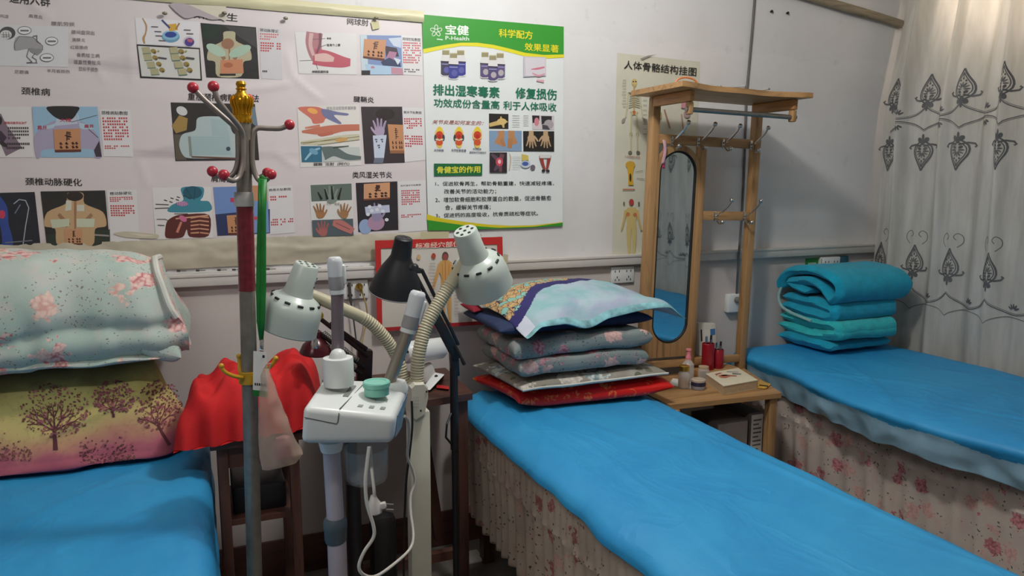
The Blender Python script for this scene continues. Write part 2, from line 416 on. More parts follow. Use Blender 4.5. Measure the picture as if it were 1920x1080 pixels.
    def torso(s, cx, top, bot, sw, col, shade, neck=.3):
        """bare back seen from behind: neck, sloping shoulders, arms, waist"""
        h = bot - top
        s.poly([(cx - sw * .14, top), (cx + sw * .14, top), (cx + sw * .17, top + h * .2), (cx + sw * .5, top + h * .36), (cx + sw * .56, top + h * .62), (cx + sw * .36, top + h * .68), (cx + sw * .3, bot), (cx - sw * .3, bot), (cx - sw * .36, top + h * .68), (cx - sw * .56, top + h * .62), (cx - sw * .5, top + h * .36), (cx - sw * .17, top + h * .2)], col)
        s.limb([(cx, top + h * .15), (cx, top + h * .7)], [sw * .05, sw * .03], shade)
        s.limb([(cx - sw * .3, top + h * .4), (cx - sw * .12, top + h * .62)], [sw * .06, sw * .1], shade); s.limb([(cx + sw * .3, top + h * .4), (cx + sw * .12, top + h * .62)], [sw * .06, sw * .1], shade)
        return s
    def build(s, name, parent):
        o = s.mb.build(name, PRINT, parent); s.mb = MB(); return o
    cut = build
# ------------------------------------------------------------------ the long wall banner of ailments and plasters
def banner_paper():
    t = NT('banner_paper'); c = t.coord(); v = t.mapping(c, (.8, 1, 7)); n = t.noise(v, 2.0, 4, 0.5, 0.3)
    n2 = t.noise(t.mapping(c, (2, 1, 3)), 1.5, 3)
    streak = t.ramp(n.outputs[0], [(0.52, (0, 0, 0)), (0.7, (1, 1, 1))])
    sz = t.node('ShaderNodeSeparateXYZ'); t.link(c, sz.inputs[0]); fr = t.math('FRACT', t.math('DIVIDE', t.math('ADD', sz.outputs[2], t.math('MULTIPLY', n2.outputs[0], .03)), .245))
    band = t.ramp(fr, [(.0, (.15, .15, .15)), (.06, (1, 1, 1)), (.2, (1, 1, 1)), (.3, (.15, .15, .15))])
    col = t.mix(t.math('MULTIPLY', t.math('MULTIPLY', streak, band), 0.9), rgb(214, 205, 205), rgb(160, 148, 156)); col = t.mix(t.math('MULTIPLY', n2.outputs[0], 0.25), col, rgb(226, 216, 214))
    t.base(col); t.set(Roughness=0.42); return t.m
BAN = thing('wall_banner', 'wide greyish pink wall banner of ailment photographs and plaster pictures at the left', 'banner', (0, 0, 1.2))
CREASES = [[(60, 8), (92, 34)], [(134, 62), (170, 110), (196, 152)], [(538, 100), (546, 140), (575, 168), (600, 186)], [(420, 172), (490, 166), (540, 157)], [(242, 60), (248, 150)], [(700, 458), (800, 442)], [(520, 290), (552, 312)], [(262, 300), (276, 345)]]
CW = [[PY(*p) for p in c] for c in CREASES]
def crease(x, z):
    h = 0.0
    for c in CW:
        for p, q in zip(c, c[1:]):
            dx, dz = q.x - p.x, q.z - p.z; l2 = dx * dx + dz * dz; t = max(0, min(1, ((x - p.x) * dx + (z - p.z) * dz) / l2))
            d = math.hypot(x - p.x - t * dx, z - p.z - t * dz); h = max(h, 0.0032 * math.exp(-(d / 0.008) ** 2))
    return h
BX0, BX1, BZ0, BZ1 = -0.9, 0.748, 1.182, 1.905
def sheet(u, v):
    x = BX0 + u * (BX1 - BX0); z = BZ0 + v * (BZ1 - BZ0); y = 0.0045 + 0.0007 * nz(x * 6, z * 7, 1) + crease(x, z)
    return (x + 0.004 * nz(z * 9, 4) * (u > .5), -y, z + 0.005 * nz(x * 7, 2) * (v < .02) + 0.004 * nz(x * 8, 7) * (v > .98))
MB().grid(sheet, 150, 66).build('sheet', banner_paper(), BAN)
STRIP = M('yellowed_plastic_strip', rgb(206, 200, 164), 0.4, var=0.1, vs=5)
STRIP2 = M('dull_beige_strip', rgb(186, 178, 158), 0.45, var=0.12, vs=7)
def strip(z0, z1, name, x0=BX0, x1=BX1, y=0.016, m=None, wr=0.001):
    MB().grid(lambda u, v: (x0 + u * (x1 - x0), -(y * (0.35 + 0.65 * math.sin(math.pi * (0.12 + 0.8 * v)))) - wr * nz(u * 22, v * 3) - wr * .7 * nz(u * 60, v * 5, 4), z0 + v * (z1 - z0) + 0.003 * nz(u * 9, v)), 160, 14).build(name, m or STRIP, BAN)
strip(1.900, 1.937, 'top_strip'); strip(1.094, 1.186, 'bottom_strip', y=0.011, m=STRIP2, wr=.0035)
for px in (308, 420, 535, 705): p = PY(px, 12 if px < 500 else 22, -0.02); MB().ball((p.x, -0.02, p.z - 0.02), 0.008, rz=0.005).build('screw', M('strip_screw', rgb(150, 144, 128), 0.4, 0.6), BAN)
A = Art(0.0135)
for k, px in enumerate((40, 95, 145, 190, 235, 285, 320, 400, 505, 543, 583, 620, 665, 700)):
    if True:
        x = px * 1.0 + 180 * (1 - px / 900); y = 511 - 0.022 * (x - 200); A.line([(x, y), (x + 5, y)], 3.5, (60, 56, 50)); A.line([(x + 6, y), (x + 17, y - .3)], 1.6, (110, 104, 92), False)
A.build('strip_print', BAN)

Art.ROUND = True; Art.BEND = crease
INK, RED, WHT, SKIN = (40, 34, 36), (190, 62, 66), (222, 220, 222), (196, 150, 112)
Y0 = 0.0056
# titles
A = Art(Y0)
for st, tl, tr, bl in (('适用人群', (18, -16), (94, -8), (18, 5)), ('颈椎增生', (355, 18), (446, 26), (354, 33)), ('网球肘', (651, 34), (691, 37), (651, 46)), ('颈椎病', (40, 163), (94, 166), (40, 177)),
                       ('重症颈椎病贴敷方法', (353, 174), (486, 178), (352, 188)), ('腱鞘炎', (663, 180), (701, 182), (663, 191)), ('颈椎动脉硬化', (47, 333), (153, 335), (48, 347)), ('肩周炎', (396, 327), (438, 328), (396, 341)), ('类风湿关节炎', (661, 322), (735, 322), (661, 334))):
    A.text(st, tl, tr, bl, INK, 0.014); A.cut('title', BAN); A.k = 0
A = Art(Y0)
for st, tl, tr, bl in (('肩周炎', (54, 26), (80, 29), (54, 33)), ('腰肌劳损', (96, 40), (140, 42), (96, 48)), ('腰间盘突出', (134, 56), (177, 58), (134, 64)), ('滑膜炎', (135, 71), (160, 72), (135, 78)), ('红斑狼疮', (132, 85), (165, 86), (132, 92)), ('骨质增生病', (144, 99), (187, 101), (144, 107)), ('强直性脊柱炎', (138, 112), (189, 114), (138, 120)), ('鼠标手损伤', (148, 125), (184, 127), (148, 133)), ('足跟痛', (27, 131), (54, 132), (27, 138)), ('半月板损伤', (88, 129), (131, 131), (88, 136)), ('风湿', (0, 27), (16, 28), (0, 33))):
    A.text(st, tl, tr, bl, (112, 106, 108), 0.0); A.cut('caption', BAN); A.k = 0
Art.BEND = None
# cartoon of a stooping man
A = Art(Y0); A.poly([(-20, 46), (128, 50), (128, 126), (-20, 123)], (214, 214, 216))
g = (96, 94, 96); A.ell(14, 62, 15, 12, (70, 68, 70)); A.ell(11, 65, 11, 8.5, (214, 214, 214))
for q in (6, 11, 16): A.line([(q, 60), (q + 1, 71)], 1, g)
A.line([(3, 65), (20, 66)], 1, g); A.line([(3, 69), (19, 69)], 1, g)
A.poly([(28, 74), (36, 68), (62, 70), (78, 84), (80, 92), (66, 90), (48, 92), (27, 94)], (160, 158, 160)); A.line([(28, 94), (27, 82), (36, 68), (62, 70), (80, 86), (80, 94)], 1.2, g)
A.line([(62, 68), (69, 67), (69, 78), (76, 82)], 2, g); A.poly([(55, 90), (80, 92), (78, 98), (70, 104), (56, 97)], (140, 138, 140))
A.line([(54, 92), (50, 106), (60, 116), (50, 118), (70, 118)], 1.4, g); A.line([(66, 100), (60, 107), (68, 112), (68, 118)], 1.4, g)
for cx, cy, rx, ry in ((46, 57, 13, 8), (97, 77, 12, 8), (88, 108, 13, 8)):
    A.ell(cx, cy, rx, ry, g); A.ell(cx, cy, rx - 1.2, ry - 1.2, (226, 226, 226)); A.line([(cx - 7, cy + .5), (cx + 7, cy + .5)], 3.2, (110, 108, 110))
A.build('picture', BAN)
# spinal disc drawing
A = Art(Y0); A.poly([(253, 33), (375, 41), (373, 88), (257, 83)], WHT)
A.limb([(267, 34), (274, 48), (273, 62), (269, 72), (271, 82)], [2, 3.5, 3, 5, 3], (176, 140, 96))
A.ell(320, 69, 17, 11, (104, 150, 176)); A.ell(320, 66, 16, 9, (130, 180, 206)); A.ell(320, 65, 11, 5.5, (36, 60, 140)); A.poly([(314, 46), (330, 44), (334, 56), (318, 59)], (206, 160, 60)); A.line([(304, 38), (318, 52)], 3.5, (60, 70, 120)); A.line([(336, 44), (330, 54)], 3, (150, 120, 60))
A.ell(354, 78, 11, 10, (190, 190, 200)); A.ell(355, 79, 9, 8, (70, 52, 130)); A.poly([(350, 72), (362, 74), (360, 80), (352, 78)], (180, 90, 110))
for p in ((284, 50), (290, 59), (292, 67), (298, 76), (345, 56), (350, 63)): A.line([p, (p[0] + 12, p[1] + .6)], 2, (90, 88, 90))
A.build('picture', BAN)
# two neck spines in a black frame
A = Art(Y0); A.poly([(256, 83), (375, 90), (379, 151), (263, 146)], (24, 24, 26)); A.poly([(258.5, 86), (373, 92.5), (376, 148), (265.5, 143)], (206, 206, 200))
for ox in (0, 52):
    for i, (x, y) in enumerate(((272, 94), (275, 107), (281, 121), (288, 134))): A.poly([(x + ox - 7, y - 5), (x + ox + 8, y - 6), (x + ox + 11, y + 5), (x + ox - 4, y + 7)], (172, 166, 128)); A.line([(x + ox - 4, y + 7), (x + ox + 11, y + 6)], 1.6, (90, 120, 104))
    for i, (x, y) in enumerate(((288, 96), (291, 108), (298, 120), (304, 131))): A.ell(x + ox, y, 5.5, 4, (150, 128, 60), .5); A.ell(x + ox + 2, y + 3, 2.5, 2, (100, 80, 34))
    A.line([(297 + ox, 108), (312 + ox, 110)], 3, (70, 68, 70)); A.ell(297 + ox, 96, 1.8, 1.8, (150, 150, 60))
A.build('picture', BAN)
def backpic(q, cx, top, bot, sw, bgc, skin, shade, pq, extra=None, seed=1):
    A = Art(Y0); A.poly(q, bgc)
    if extra: extra(A)
    A.torso(cx, top, bot, sw, skin, shade)
    A.build
    return A
A = backpic([(376, 43), (480, 51), (486, 148), (387, 145)], 430, 60, 143, 74, (34, 34, 34), (180, 172, 142), (150, 112, 84), None, lambda a: (a.poly([(378, 44), (416, 47), (408, 72), (380, 74)], (22, 44, 34)), a.poly([(420, 48), (479, 53), (481, 90), (450, 70)], (62, 60, 60))))
A.ell(405, 94, 20, 9, (172, 196, 176), .5); A.ell(450, 96, 22, 9, (164, 190, 170), -.4); A.ell(427, 82, 12, 10, (150, 108, 82)); A.poly([(414, 113), (455, 111), (457, 137), (413, 138)], (196, 132, 96)); A.ell(428, 122, 9, 5, (170, 100, 70)); A.line([(413, 140), (441, 140)], 3.4, (30, 22, 20)); A.build('picture', BAN)
A = Art(Y0); A.poly([(484, 50), (526, 54), (530, 150), (490, 147)], (206, 204, 206)); A.text('颈动脉理论', (487, 53), (522, 56), (487, 59), INK, .02); A.marks((487, 61), (523, 63), (487, 75), 3, (206, 110, 110), seed=3, cols=9); A.marks((488, 78), (527, 80), (488, 97), 4, RED, seed=4, cols=9); A.marks((492, 131), (520, 132), (492, 136), 1, INK, .3, cols=9); A.build('picture', BAN)
# loose curled flap and tape lump over the title
A = Art(Y0 + 0.004); A.poly([(318, 8), (352, 8), (420, 32), (398, 37), (372, 30), (346, 34)], (176, 164, 168)); A.poly([(352, 8), (424, 12), (423, 40), (408, 33)], (206, 200, 180)); A.cut('loose_flap', BAN); A.poly([(695, 41), (710, 39), (712, 53), (699, 56)], (196, 188, 140)); A.build('tape_patch', BAN)
# elbow card
A = Art(Y0); A.poly([(553, 60), (669, 63), (669, 140), (560, 138)], (218, 216, 214))
A.limb([(590, 61), (588, 80), (592, 100), (600, 112)], [31, 30, 26, 26], (172, 116, 122)); A.limb([(588, 106), (612, 110), (640, 116), (657, 117)], [30, 30, 22, 14], (186, 84, 100)); A.limb([(590, 108), (610, 108), (626, 112)], [12, 16, 8], (214, 176, 170)); A.limb([(584, 62), (582, 84), (588, 104)], [8, 7, 6], (204, 168, 164)); A.limb([(600, 62), (600, 82), (594, 100)], [5, 5, 4], (120, 70, 84))
for p, q in (((586, 74), (610, 72)), ((562, 114), (585, 113)), ((592, 118), (596, 130)), ((600, 88), (612, 84))): A.line([p, q], .8, (80, 76, 78))
A.text('骨骼', (613, 70), (621, 70), (613, 74), INK, .01); A.text('肱骨外上髁', (613, 82), (638, 82), (613, 87), INK, .01); A.text('伸腕肌腱附着', (585, 132), (616, 132), (585, 137), INK, .015); A.build('picture', BAN)
A = Art(Y0); A.poly([(675, 65), (753, 66), (757, 140), (678, 140)], (190, 206, 214)); A.poly([(688, 66), (752, 67), (754, 128), (690, 120)], (122, 142, 186)); A.poly([(728, 72), (752, 70), (752, 90), (738, 86)], (196, 206, 222)); A.poly([(722, 86), (744, 90), (748, 106), (724, 108)], (56, 46, 58)); A.poly([(730, 96), (744, 98), (740, 112), (724, 108)], (170, 120, 150)); A.poly([(714, 116), (730, 108), (750, 118), (752, 128), (720, 126)], (46, 56, 92)); A.poly([(738, 108), (752, 112), (746, 122)], (206, 214, 226)); A.poly([(684, 120), (755, 126), (756, 140), (692, 140)], (170, 196, 220)); A.poly([(733, 126), (755, 128), (756, 140), (734, 139)], (190, 140, 156)); A.rect(678, 132, 694, 140, (30, 30, 34)); A.text('曲', (696, 124), (702, 124), (696, 128), (200, 60, 70), .02)
A.patch([(683, 73), (724, 75), (721, 110), (681, 105)]); A.build('picture', BAN)
def textcard(q, head, hq, blocks, foot=None):
    A = Art(Y0); A.poly(q, (220, 218, 218)); A.text(head, *hq, INK, .02)
    for (tl, tr, bl, rows, cols, seed) in blocks: A.marks(tl, tr, bl, rows, RED, .38, seed, cols)
    if foot: A.marks(*foot[:3], foot[3], (90, 84, 86), .4, 5, 8)
    A.build('picture', BAN)
textcard([(753, 66), (791, 68), (793, 142), (757, 140)], '网球肘贴敷图', ((755, 70), (788, 72), (755, 76)), [((755, 78), (789, 79), (756, 119), 9, 12, 3)], ((758, 128), (787, 129), (758, 136), 2))
# row two
A = Art(Y0); A.poly([(-20, 200), (58, 200), (63, 295), (-20, 295)], (222, 218, 216)); A.limb([(-6, 215), (2, 240), (14, 262), (26, 285)], [16, 24, 30, 34], (128, 110, 124)); A.limb([(-4, 252), (10, 262)], [18, 10], (60, 48, 62)); A.ell(-2, 226, 6, 9, (30, 26, 30)); A.ell(6, 270, 9, 4, (52, 40, 50), .6)
A.text('腰椎间盘突出治疗', (8, 228), (50, 228), (8, 233), RED, .02)
A.marks((14, 237), (54, 237), (15, 262), 4, (70, 62, 64), .4, 6, 10); A.marks((12, 266), (56, 266), (12, 281), 2, (60, 54, 56), .4, 7, 13, 1); A.build('picture', BAN)
A = Art(Y0); A.poly([(60, 200), (183, 200), (191, 295), (68, 295)], (150, 186, 210)); A.poly([(64, 255), (84, 236), (104, 226), (146, 226), (172, 240), (187, 262), (190, 295), (176, 295), (172, 280), (84, 280), (76, 295), (68, 295)], (168, 160, 184)); A.poly([(66, 240), (100, 240), (112, 214), (146, 214), (150, 240), (176, 242), (166, 234), (146, 228), (142, 210), (114, 212), (102, 232)], (176, 202, 214)); A.poly([(106, 222), (112, 208), (140, 210), (146, 232), (104, 236)], (188, 198, 210))
A.poly([(89, 200), (146, 200), (144, 212), (134, 224), (112, 224), (96, 214)], (30, 24, 28)); A.line([(134, 229), (182, 216)], 1, (60, 54, 60)); A.line([(166, 242), (184, 258)], 1, (60, 54, 60)); A.poly([(176, 282), (186, 264), (191, 294), (180, 294)], (60, 50, 62))
A.text('大椎', (112, 222), (134, 222), (112, 229), (186, 50, 74), .02); A.text('肩井', (70, 235), (88, 235), (70, 243), (186, 50, 74), .02); A.text('肩井', (158, 233), (176, 233), (158, 240), (186, 50, 74), .02)
A.patch([(100, 243), (150, 241), (152, 280), (103, 281)], seed=5); A.build('picture', BAN)
textcard([(187, 205), (245, 206), (250, 294), (194, 293)], '颈椎病贴敷图', ((190, 208), (239, 209), (190, 215)), [((191, 219), (239, 219), (195, 264), 8, 11, 8), ((196, 272), (243, 272), (196, 280), 2, 11, 9)])
A = Art(Y0); A.poly([(320, 192), (478, 195), (486, 300), (329, 302)], (44, 40, 38)); A.poly([(322, 236), (336, 216), (352, 222), (350, 244), (330, 250)], (160, 130, 70)); A.ell(341, 208, 11, 8, (206, 208, 206), .5); A.poly([(326, 252), (340, 252), (350, 300), (330, 300)], (92, 84, 72))
A.poly([(336, 272), (342, 252), (366, 244), (370, 222), (392, 218), (424, 222), (436, 248), (452, 262), (452, 286), (438, 296), (362, 297), (344, 292)], (176, 192, 192)); A.poly([(352, 256), (430, 256), (434, 290), (356, 291)], (160, 184, 186)); A.line([(355, 257), (358, 292)], 5, (134, 140, 132)); A.poly([(394, 222), (424, 226), (430, 256), (398, 254)], (164, 186, 188)); A.line([(360, 294), (440, 297)], 3, (110, 74, 62)); A.ell(428, 279, 4, 4, (60, 76, 86)); A.poly([(466, 200), (478, 200), (484, 240), (474, 232)], (110, 128, 140)); A.build('picture', BAN)
A = Art(Y0); A.poly([(557, 200), (673, 196), (678, 310), (563, 314)], (222, 218, 212))
A.poly([(558, 202), (592, 200), (606, 204), (632, 210), (652, 213), (650, 217), (626, 216), (640, 230), (634, 232), (612, 222), (606, 230), (588, 232), (582, 222)], (206, 116, 98)); A.poly([(604, 204), (634, 210), (653, 213), (650, 217), (626, 216), (640, 231), (634, 232), (612, 222), (604, 214)], (116, 120, 156)); A.ell(586, 208, 10, 5, (236, 170, 90), .3)
A.text('拇指活动受限疼痛肿胀', (612, 200), (668, 199), (612, 207), (110, 104, 108), 0.0)
A.limb([(674, 239), (644, 240), (616, 244), (590, 246), (566, 247)], [12, 13, 17, 12, 4], (196, 116, 92)); A.limb([(624, 248), (604, 253), (596, 252)], [8, 6, 3], (190, 106, 86)); A.limb([(600, 236), (572, 240)], [6, 3], (204, 128, 104))
A.limb([(674, 256), (640, 260), (600, 266), (564, 268)], [10, 13, 12, 6], (200, 196, 168)); A.line([(564, 268), (610, 264), (674, 256)], 1.2, (130, 110, 70)); A.ell(640, 262, 12, 4, (206, 160, 96), -.1); A.line([(568, 270), (640, 258)], 1, (140, 130, 90)); A.line([(596, 272), (674, 262)], 1, (120, 110, 80))
A.poly([(564, 274), (603, 274), (604, 304), (566, 304)], (52, 110, 136)); A.limb([(572, 300), (586, 284), (600, 278)], [3, 5, 3], (150, 190, 206)); A.ell(588, 284, 9, 5, (110, 160, 186), .5); A.poly([(604, 274), (674, 276), (677, 300), (606, 304)], (196, 200, 196)); A.limb([(606, 288), (626, 284), (650, 294), (677, 296)], [26, 18, 12, 6], (98, 112, 110)); A.limb([(624, 277), (654, 274)], [4, 2], (70, 80, 70)); A.text('腱鞘  注射（阿穴）', (588, 305), (655, 304), (588, 311), INK, .01); A.build('picture', BAN)
A = Art(Y0); A.poly([(677, 200), (754, 200), (759, 305), (684, 307)], (58, 48, 52)); A.ell(722, 214, 18, 11, (44, 34, 34)); A.hand(712, 243, 26, -.02, (176, 158, 184), (140, 120, 150), -1, .4); A.poly([(699, 254), (725, 253), (720, 296), (702, 297)], (196, 206, 222)); A.poly([(702, 296), (720, 296), (718, 306), (700, 306)], (110, 116, 132)); A.patch([(727, 233), (756, 234), (758, 282), (731, 282)], seed=7, edge=(150, 100, 70))
for x, y in ((703, 260), (714, 260), (708, 271)): A.marks((x, y), (x + 7, y), (x, y + 3), 1, (60, 60, 80), .2, 2, 3, 1); A.ell(x + 3, y + 5.5, 1.3, 1.3, (40, 40, 60))
A.build('picture', BAN)
textcard([(754, 201), (795, 203), (798, 300), (759, 304)], '腕关节贴敷图', ((757, 208), (790, 209), (757, 213)), [((757, 221), (791, 221), (758, 242), 5, 8, 10), ((758, 253), (792, 254), (760, 276), 5, 8, 11)])
# row three
A = Art(Y0); A.poly([(-20, 362), (65, 360), (77, 468), (-20, 471)], (30, 34, 44)); A.limb([(-8, 372), (4, 392), (8, 420), (14, 450), (12, 470)], [18, 20, 16, 20, 24], (48, 74, 150)); A.ell(4, 402, 6, 8, (200, 60, 90)); A.line([(26, 382), (36, 374), (48, 376), (54, 390), (48, 424), (42, 468)], 1.8, (170, 180, 190)); A.line([(28, 400), (38, 384)], 2, (120, 130, 150)); A.line([(10, 455), (60, 451)], 2, (120, 124, 130)); A.build('picture', BAN)
A = backpic([(76, 359), (197, 357), (206, 460), (88, 465)], 141, 362, 461, 104, (40, 38, 36), (196, 164, 124), (160, 118, 86), None, lambda a: (a.poly([(86, 440), (206, 430), (206, 460), (88, 465)], (44, 56, 44)), a.line([(170, 440), (204, 442)], 3, (150, 146, 140))))
A.ell(140, 368, 16, 9, (46, 36, 32)); A.poly([(94, 412), (130, 410), (130, 424), (98, 428)], (196, 204, 178)); A.poly([(143, 410), (178, 410), (176, 426), (144, 426)], (200, 206, 180)); A.poly([(124, 376), (134, 376), (134, 394), (122, 396)], (206, 206, 190)); A.poly([(144, 384), (158, 384), (158, 396), (144, 396)], (206, 206, 190)); A.patch([(120, 430), (154, 429), (155, 456), (122, 457)], (200, 150, 112), seed=9); A.build('picture', BAN)
textcard([(200, 356), (256, 355), (262, 455), (208, 460)], '椎动脉硬化', ((206, 360), (247, 359), (206, 366)), [((205, 369), (249, 368), (206, 379), 3, 10, 12), ((206, 384), (252, 384), (208, 406), 5, 10, 13)])
A = Art(Y0 + .002); A.poly([(212, 438), (234, 434), (262, 436), (296, 440), (294, 447), (270, 447), (236, 445)], (196, 188, 168)); A.poly([(240, 437), (262, 438), (290, 442), (268, 444)], (214, 208, 186)); A.build('tape_patch', BAN)
A = Art(Y0); A.poly([(285, 352), (396, 350), (400, 446), (292, 449)], (222, 220, 218)); A.poly([(340, 352), (380, 351), (381, 368), (376, 376), (392, 378), (393, 396), (318, 398), (320, 386), (332, 380), (344, 374)], (62, 138, 156)); A.ell(361, 361, 18, 12, (34, 90, 108)); A.line([(348, 352), (360, 372)], 1.5, (26, 70, 88)); A.line([(366, 352), (364, 374)], 1.5, (26, 70, 88)); A.ell(342, 382, 11, 4.5, (196, 150, 186)); 
for k in range(7): A.line([(332 + k * 3.2, 379), (331 + k * 3.2, 386)], .8, (130, 60, 120), k == 0)
for x, y in ((308, 375), (320, 371), (332, 369), (344, 367), (352, 371), (318, 378), (330, 374)): A.line([(x, y), (x + 5, y + 1.6)], 1.8, (60, 50, 60), False)
A.line([(292, 383), (316, 384)], 1.6, INK); A.line([(291, 391), (316, 390)], 1.6, INK, False); A.line([(327, 401), (352, 401)], 1.4, INK, False)
A.poly([(310, 430), (314, 414), (328, 405), (346, 402), (392, 403), (391, 442), (356, 444), (350, 430), (342, 445), (312, 446)], (92, 40, 36)); 
for i in range(5): A.line([(358, 409 + i * 7), (374, 406 + i * 7.5), (391, 408 + i * 7.5)], 2.6, (206, 150, 120))
A.line([(330, 410), (390, 404)], 2.6, (210, 160, 130)); A.ell(343, 410, 8, 5, (206, 110, 150), .6); A.limb([(340, 416), (332, 436)], [4, 5], (200, 130, 110)); A.line([(294, 411), (310, 411), (316, 414)], 1, INK); A.line([(296, 422), (308, 423)], 1.4, INK, False); A.build('picture', BAN)
A = Art(Y0); A.poly([(400, 351), (500, 348), (506, 437), (408, 442)], (112, 142, 196)); A.poly([(404, 402), (506, 392), (506, 437), (408, 442)], (46, 56, 96)); A.poly([(470, 348), (500, 348), (502, 378), (470, 376)], (196, 140, 104)); A.poly([(470, 378), (502, 376), (505, 436), (474, 437)], (120, 150, 200)); A.rect(432, 371, 446, 379, (196, 60, 90)); A.rect(474, 406, 486, 412, (196, 70, 96)); A.patch([(425, 404), (458, 402), (460, 436), (428, 437)], seed=3); A.build('picture', BAN)
textcard([(502, 349), (548, 347), (553, 436), (507, 440)], '肩周炎贴敷图', ((504, 354), (545, 352), (504, 359)), [((506, 367), (538, 366), (507, 377), 2, 8, 14), ((507, 410), (550, 408), (508, 424), 3, 12, 15)])
A = Art(Y0); A.poly([(580, 346), (660, 343), (664, 443), (585, 446)], (220, 218, 214)); A.poly([(582, 347), (659, 344), (660, 375), (584, 378)], (98, 112, 104)); A.hand(621, 370, 26, 0.02, (130, 144, 132), None, 1, .2)
for x0, y0, x1, y1 in ((603, 374, 596, 360), (614, 374, 609, 354), (624, 374, 622, 349), (634, 374, 640, 352)): A.limb([(x0, y0), (x1, y1)], [5, 2], (28, 30, 28))
A.hand(600, 399, 22, -.15, (166, 118, 76), (110, 70, 44), 1, .3); A.hand(646, 399, 22, .2, (166, 122, 82), (110, 70, 44), -1, .3); A.text('正常', (612, 379), (621, 379), (612, 384), (130, 110, 120), 0); A.text('患病', (627, 380), (637, 380), (627, 385), (130, 110, 120), 0)
A.poly([(585, 413), (662, 410), (663, 441), (587, 444)], (84, 96, 102)); A.hand(606, 432, 22, .0, (176, 104, 98), (130, 62, 62), -1, .5); A.limb([(624, 418), (640, 422), (662, 434)], [10, 18, 12], (188, 118, 112)); A.line([(630, 418), (656, 430)], 1.5, (140, 76, 74)); A.build('picture', BAN)
A = Art(Y0); A.poly([(667, 343), (745, 340), (747, 431), (672, 435)], (42, 36, 42)); A.ell(685, 425, 12, 14, (150, 170, 206)); A.ell(705, 418, 16, 14, (176, 140, 166)); A.hand(706, 402, 26, 0, (150, 140, 170), None, 1, .5); A.poly([(684, 388), (730, 384), (731, 398), (686, 402)], (190, 196, 216))
for x, y in ((690, 402), (697, 395), (707, 393), (718, 396), (725, 412), (693, 388), (712, 386)): A.ell(x, y, 3.6, 3.2, (222, 222, 232))
A.patch([(682, 345), (731, 342), (731, 370), (682, 373)], (206, 152, 112), edge=(120, 70, 50), seed=11); A.build('picture', BAN)
textcard([(746, 340), (798, 338), (801, 432), (750, 436)], '类风湿关节贴敷图', ((751, 347), (789, 345), (751, 350)), [((752, 356), (787, 355), (753, 385), 7, 10, 16), ((752, 402), (790, 400), (752, 409), 2, 10, 17)])
Art.ROUND = False; Art.BEND = None
# ------------------------------------------------------------------ green and white supplement poster
def paper_sheet(parent, name, c4, mat, y=0.002, amp=0.0012, nu=24, nv=30, seed=1, curl=0.0):
    tl, tr, br, bl = [PY(*p, -y) for p in c4]
    def fn(u, v):
        p = bl.lerp(br, u).lerp(tl.lerp(tr, u), v); e = min(u, 1 - u, v, 1 - v)
        return (p.x, -y - amp * (nz(p.x * 9, p.z * 9, seed) + .3) - curl * max(0, .08 - min(v, 1 - v)) * 10 * (1 + nz(u * 6, seed)), p.z)
    MB().grid(fn, nu, nv).build(name, mat, parent)
POSTER_W = M('glossy_poster_white', rgb(222, 226, 224), 0.3, var=0.03, vs=6)
PO = thing('wall_poster', 'green topped white supplement poster with pill bottles and black numbered lines', 'poster', (1.01, 0, 1.196))
paper_sheet(PO, 'sheet', [(791, 27), (1057, 50), (1055, 423), (803, 431)], POSTER_W, 0.007, 0.0006)
Y1 = 0.0082
def C5(x, y): return (780 + x / 4.91, 20 + y / 4.91)
def C6(x, y): return (780 + x / 4.5, 200 + y / 4.5)
A = Art(Y1)
G, GD, YL = (52, 150, 44), (16, 112, 82), (224, 214, 40)
top = [(791, 27), (860, 33), (930, 39), (1000, 45), (1057, 50), (1057, 106)]
wave_y = [(1057, 101), (1020, 103), (985, 101), (950, 93), (920, 88), (890, 85), (860, 85), (830, 90), (795, 98)]
wave_g = [(1057, 102), (1020, 103), (985, 99), (955, 91), (925, 84), (895, 80), (865, 80), (835, 84), (793, 92)]
A.poly([(793, 92), (835, 82), (865, 78), (895, 79), (925, 83), (955, 90), (985, 98), (1020, 102), (1057, 100), (1057, 108), (1020, 110), (985, 106), (955, 98), (925, 91), (895, 87), (865, 86), (835, 91), (795, 100)], YL)
A.poly(top[:5] + wave_g, G)
for i in range(5):
    a0 = -math.pi / 2 + i * 2 * math.pi / 5; cx, cy = C5(186, 186); px, py = cx + 7 * math.cos(a0), cy + 7 * math.sin(a0)
    ring = [(px + 4.2 * math.cos(a0) * math.cos(t) - 3 * math.sin(a0) * math.sin(t), py + 4.2 * math.sin(a0) * math.cos(t) + 3 * math.cos(a0) * math.sin(t)) for t in (2 * math.pi * k / 14 for k in range(15))]
    A.line(ring, 1.3, (226, 236, 220), i == 0)
A.line([C5(195, 262), C5(245, 268)], 1.8, (226, 236, 220)); A.cut('green_header', PO)
A.text('宝健', C5(272, 130), C5(484, 138), C5(272, 218), (232, 240, 230), .03); A.text('P-Health', C5(272, 232), C5(488, 240), C5(272, 268), (226, 236, 224), .015); A.cut('brand_name', PO)
A.text('科学配方', C5(764, 165), C5(1074, 190), C5(764, 240), YL, .025); A.cut('slogan', PO); A.text('效果显著', C5(1002, 296), C5(1312, 318), C5(1002, 365), YL, .025); A.cut('slogan', PO)
A.text('排出湿寒毒素', C5(160, 676), C5(768, 704), C5(160, 776), GD, .03); A.cut('slogan', PO); A.text('修复损伤', C5(918, 708), C5(1294, 726), C5(918, 806), GD, .03); A.cut('slogan', PO)
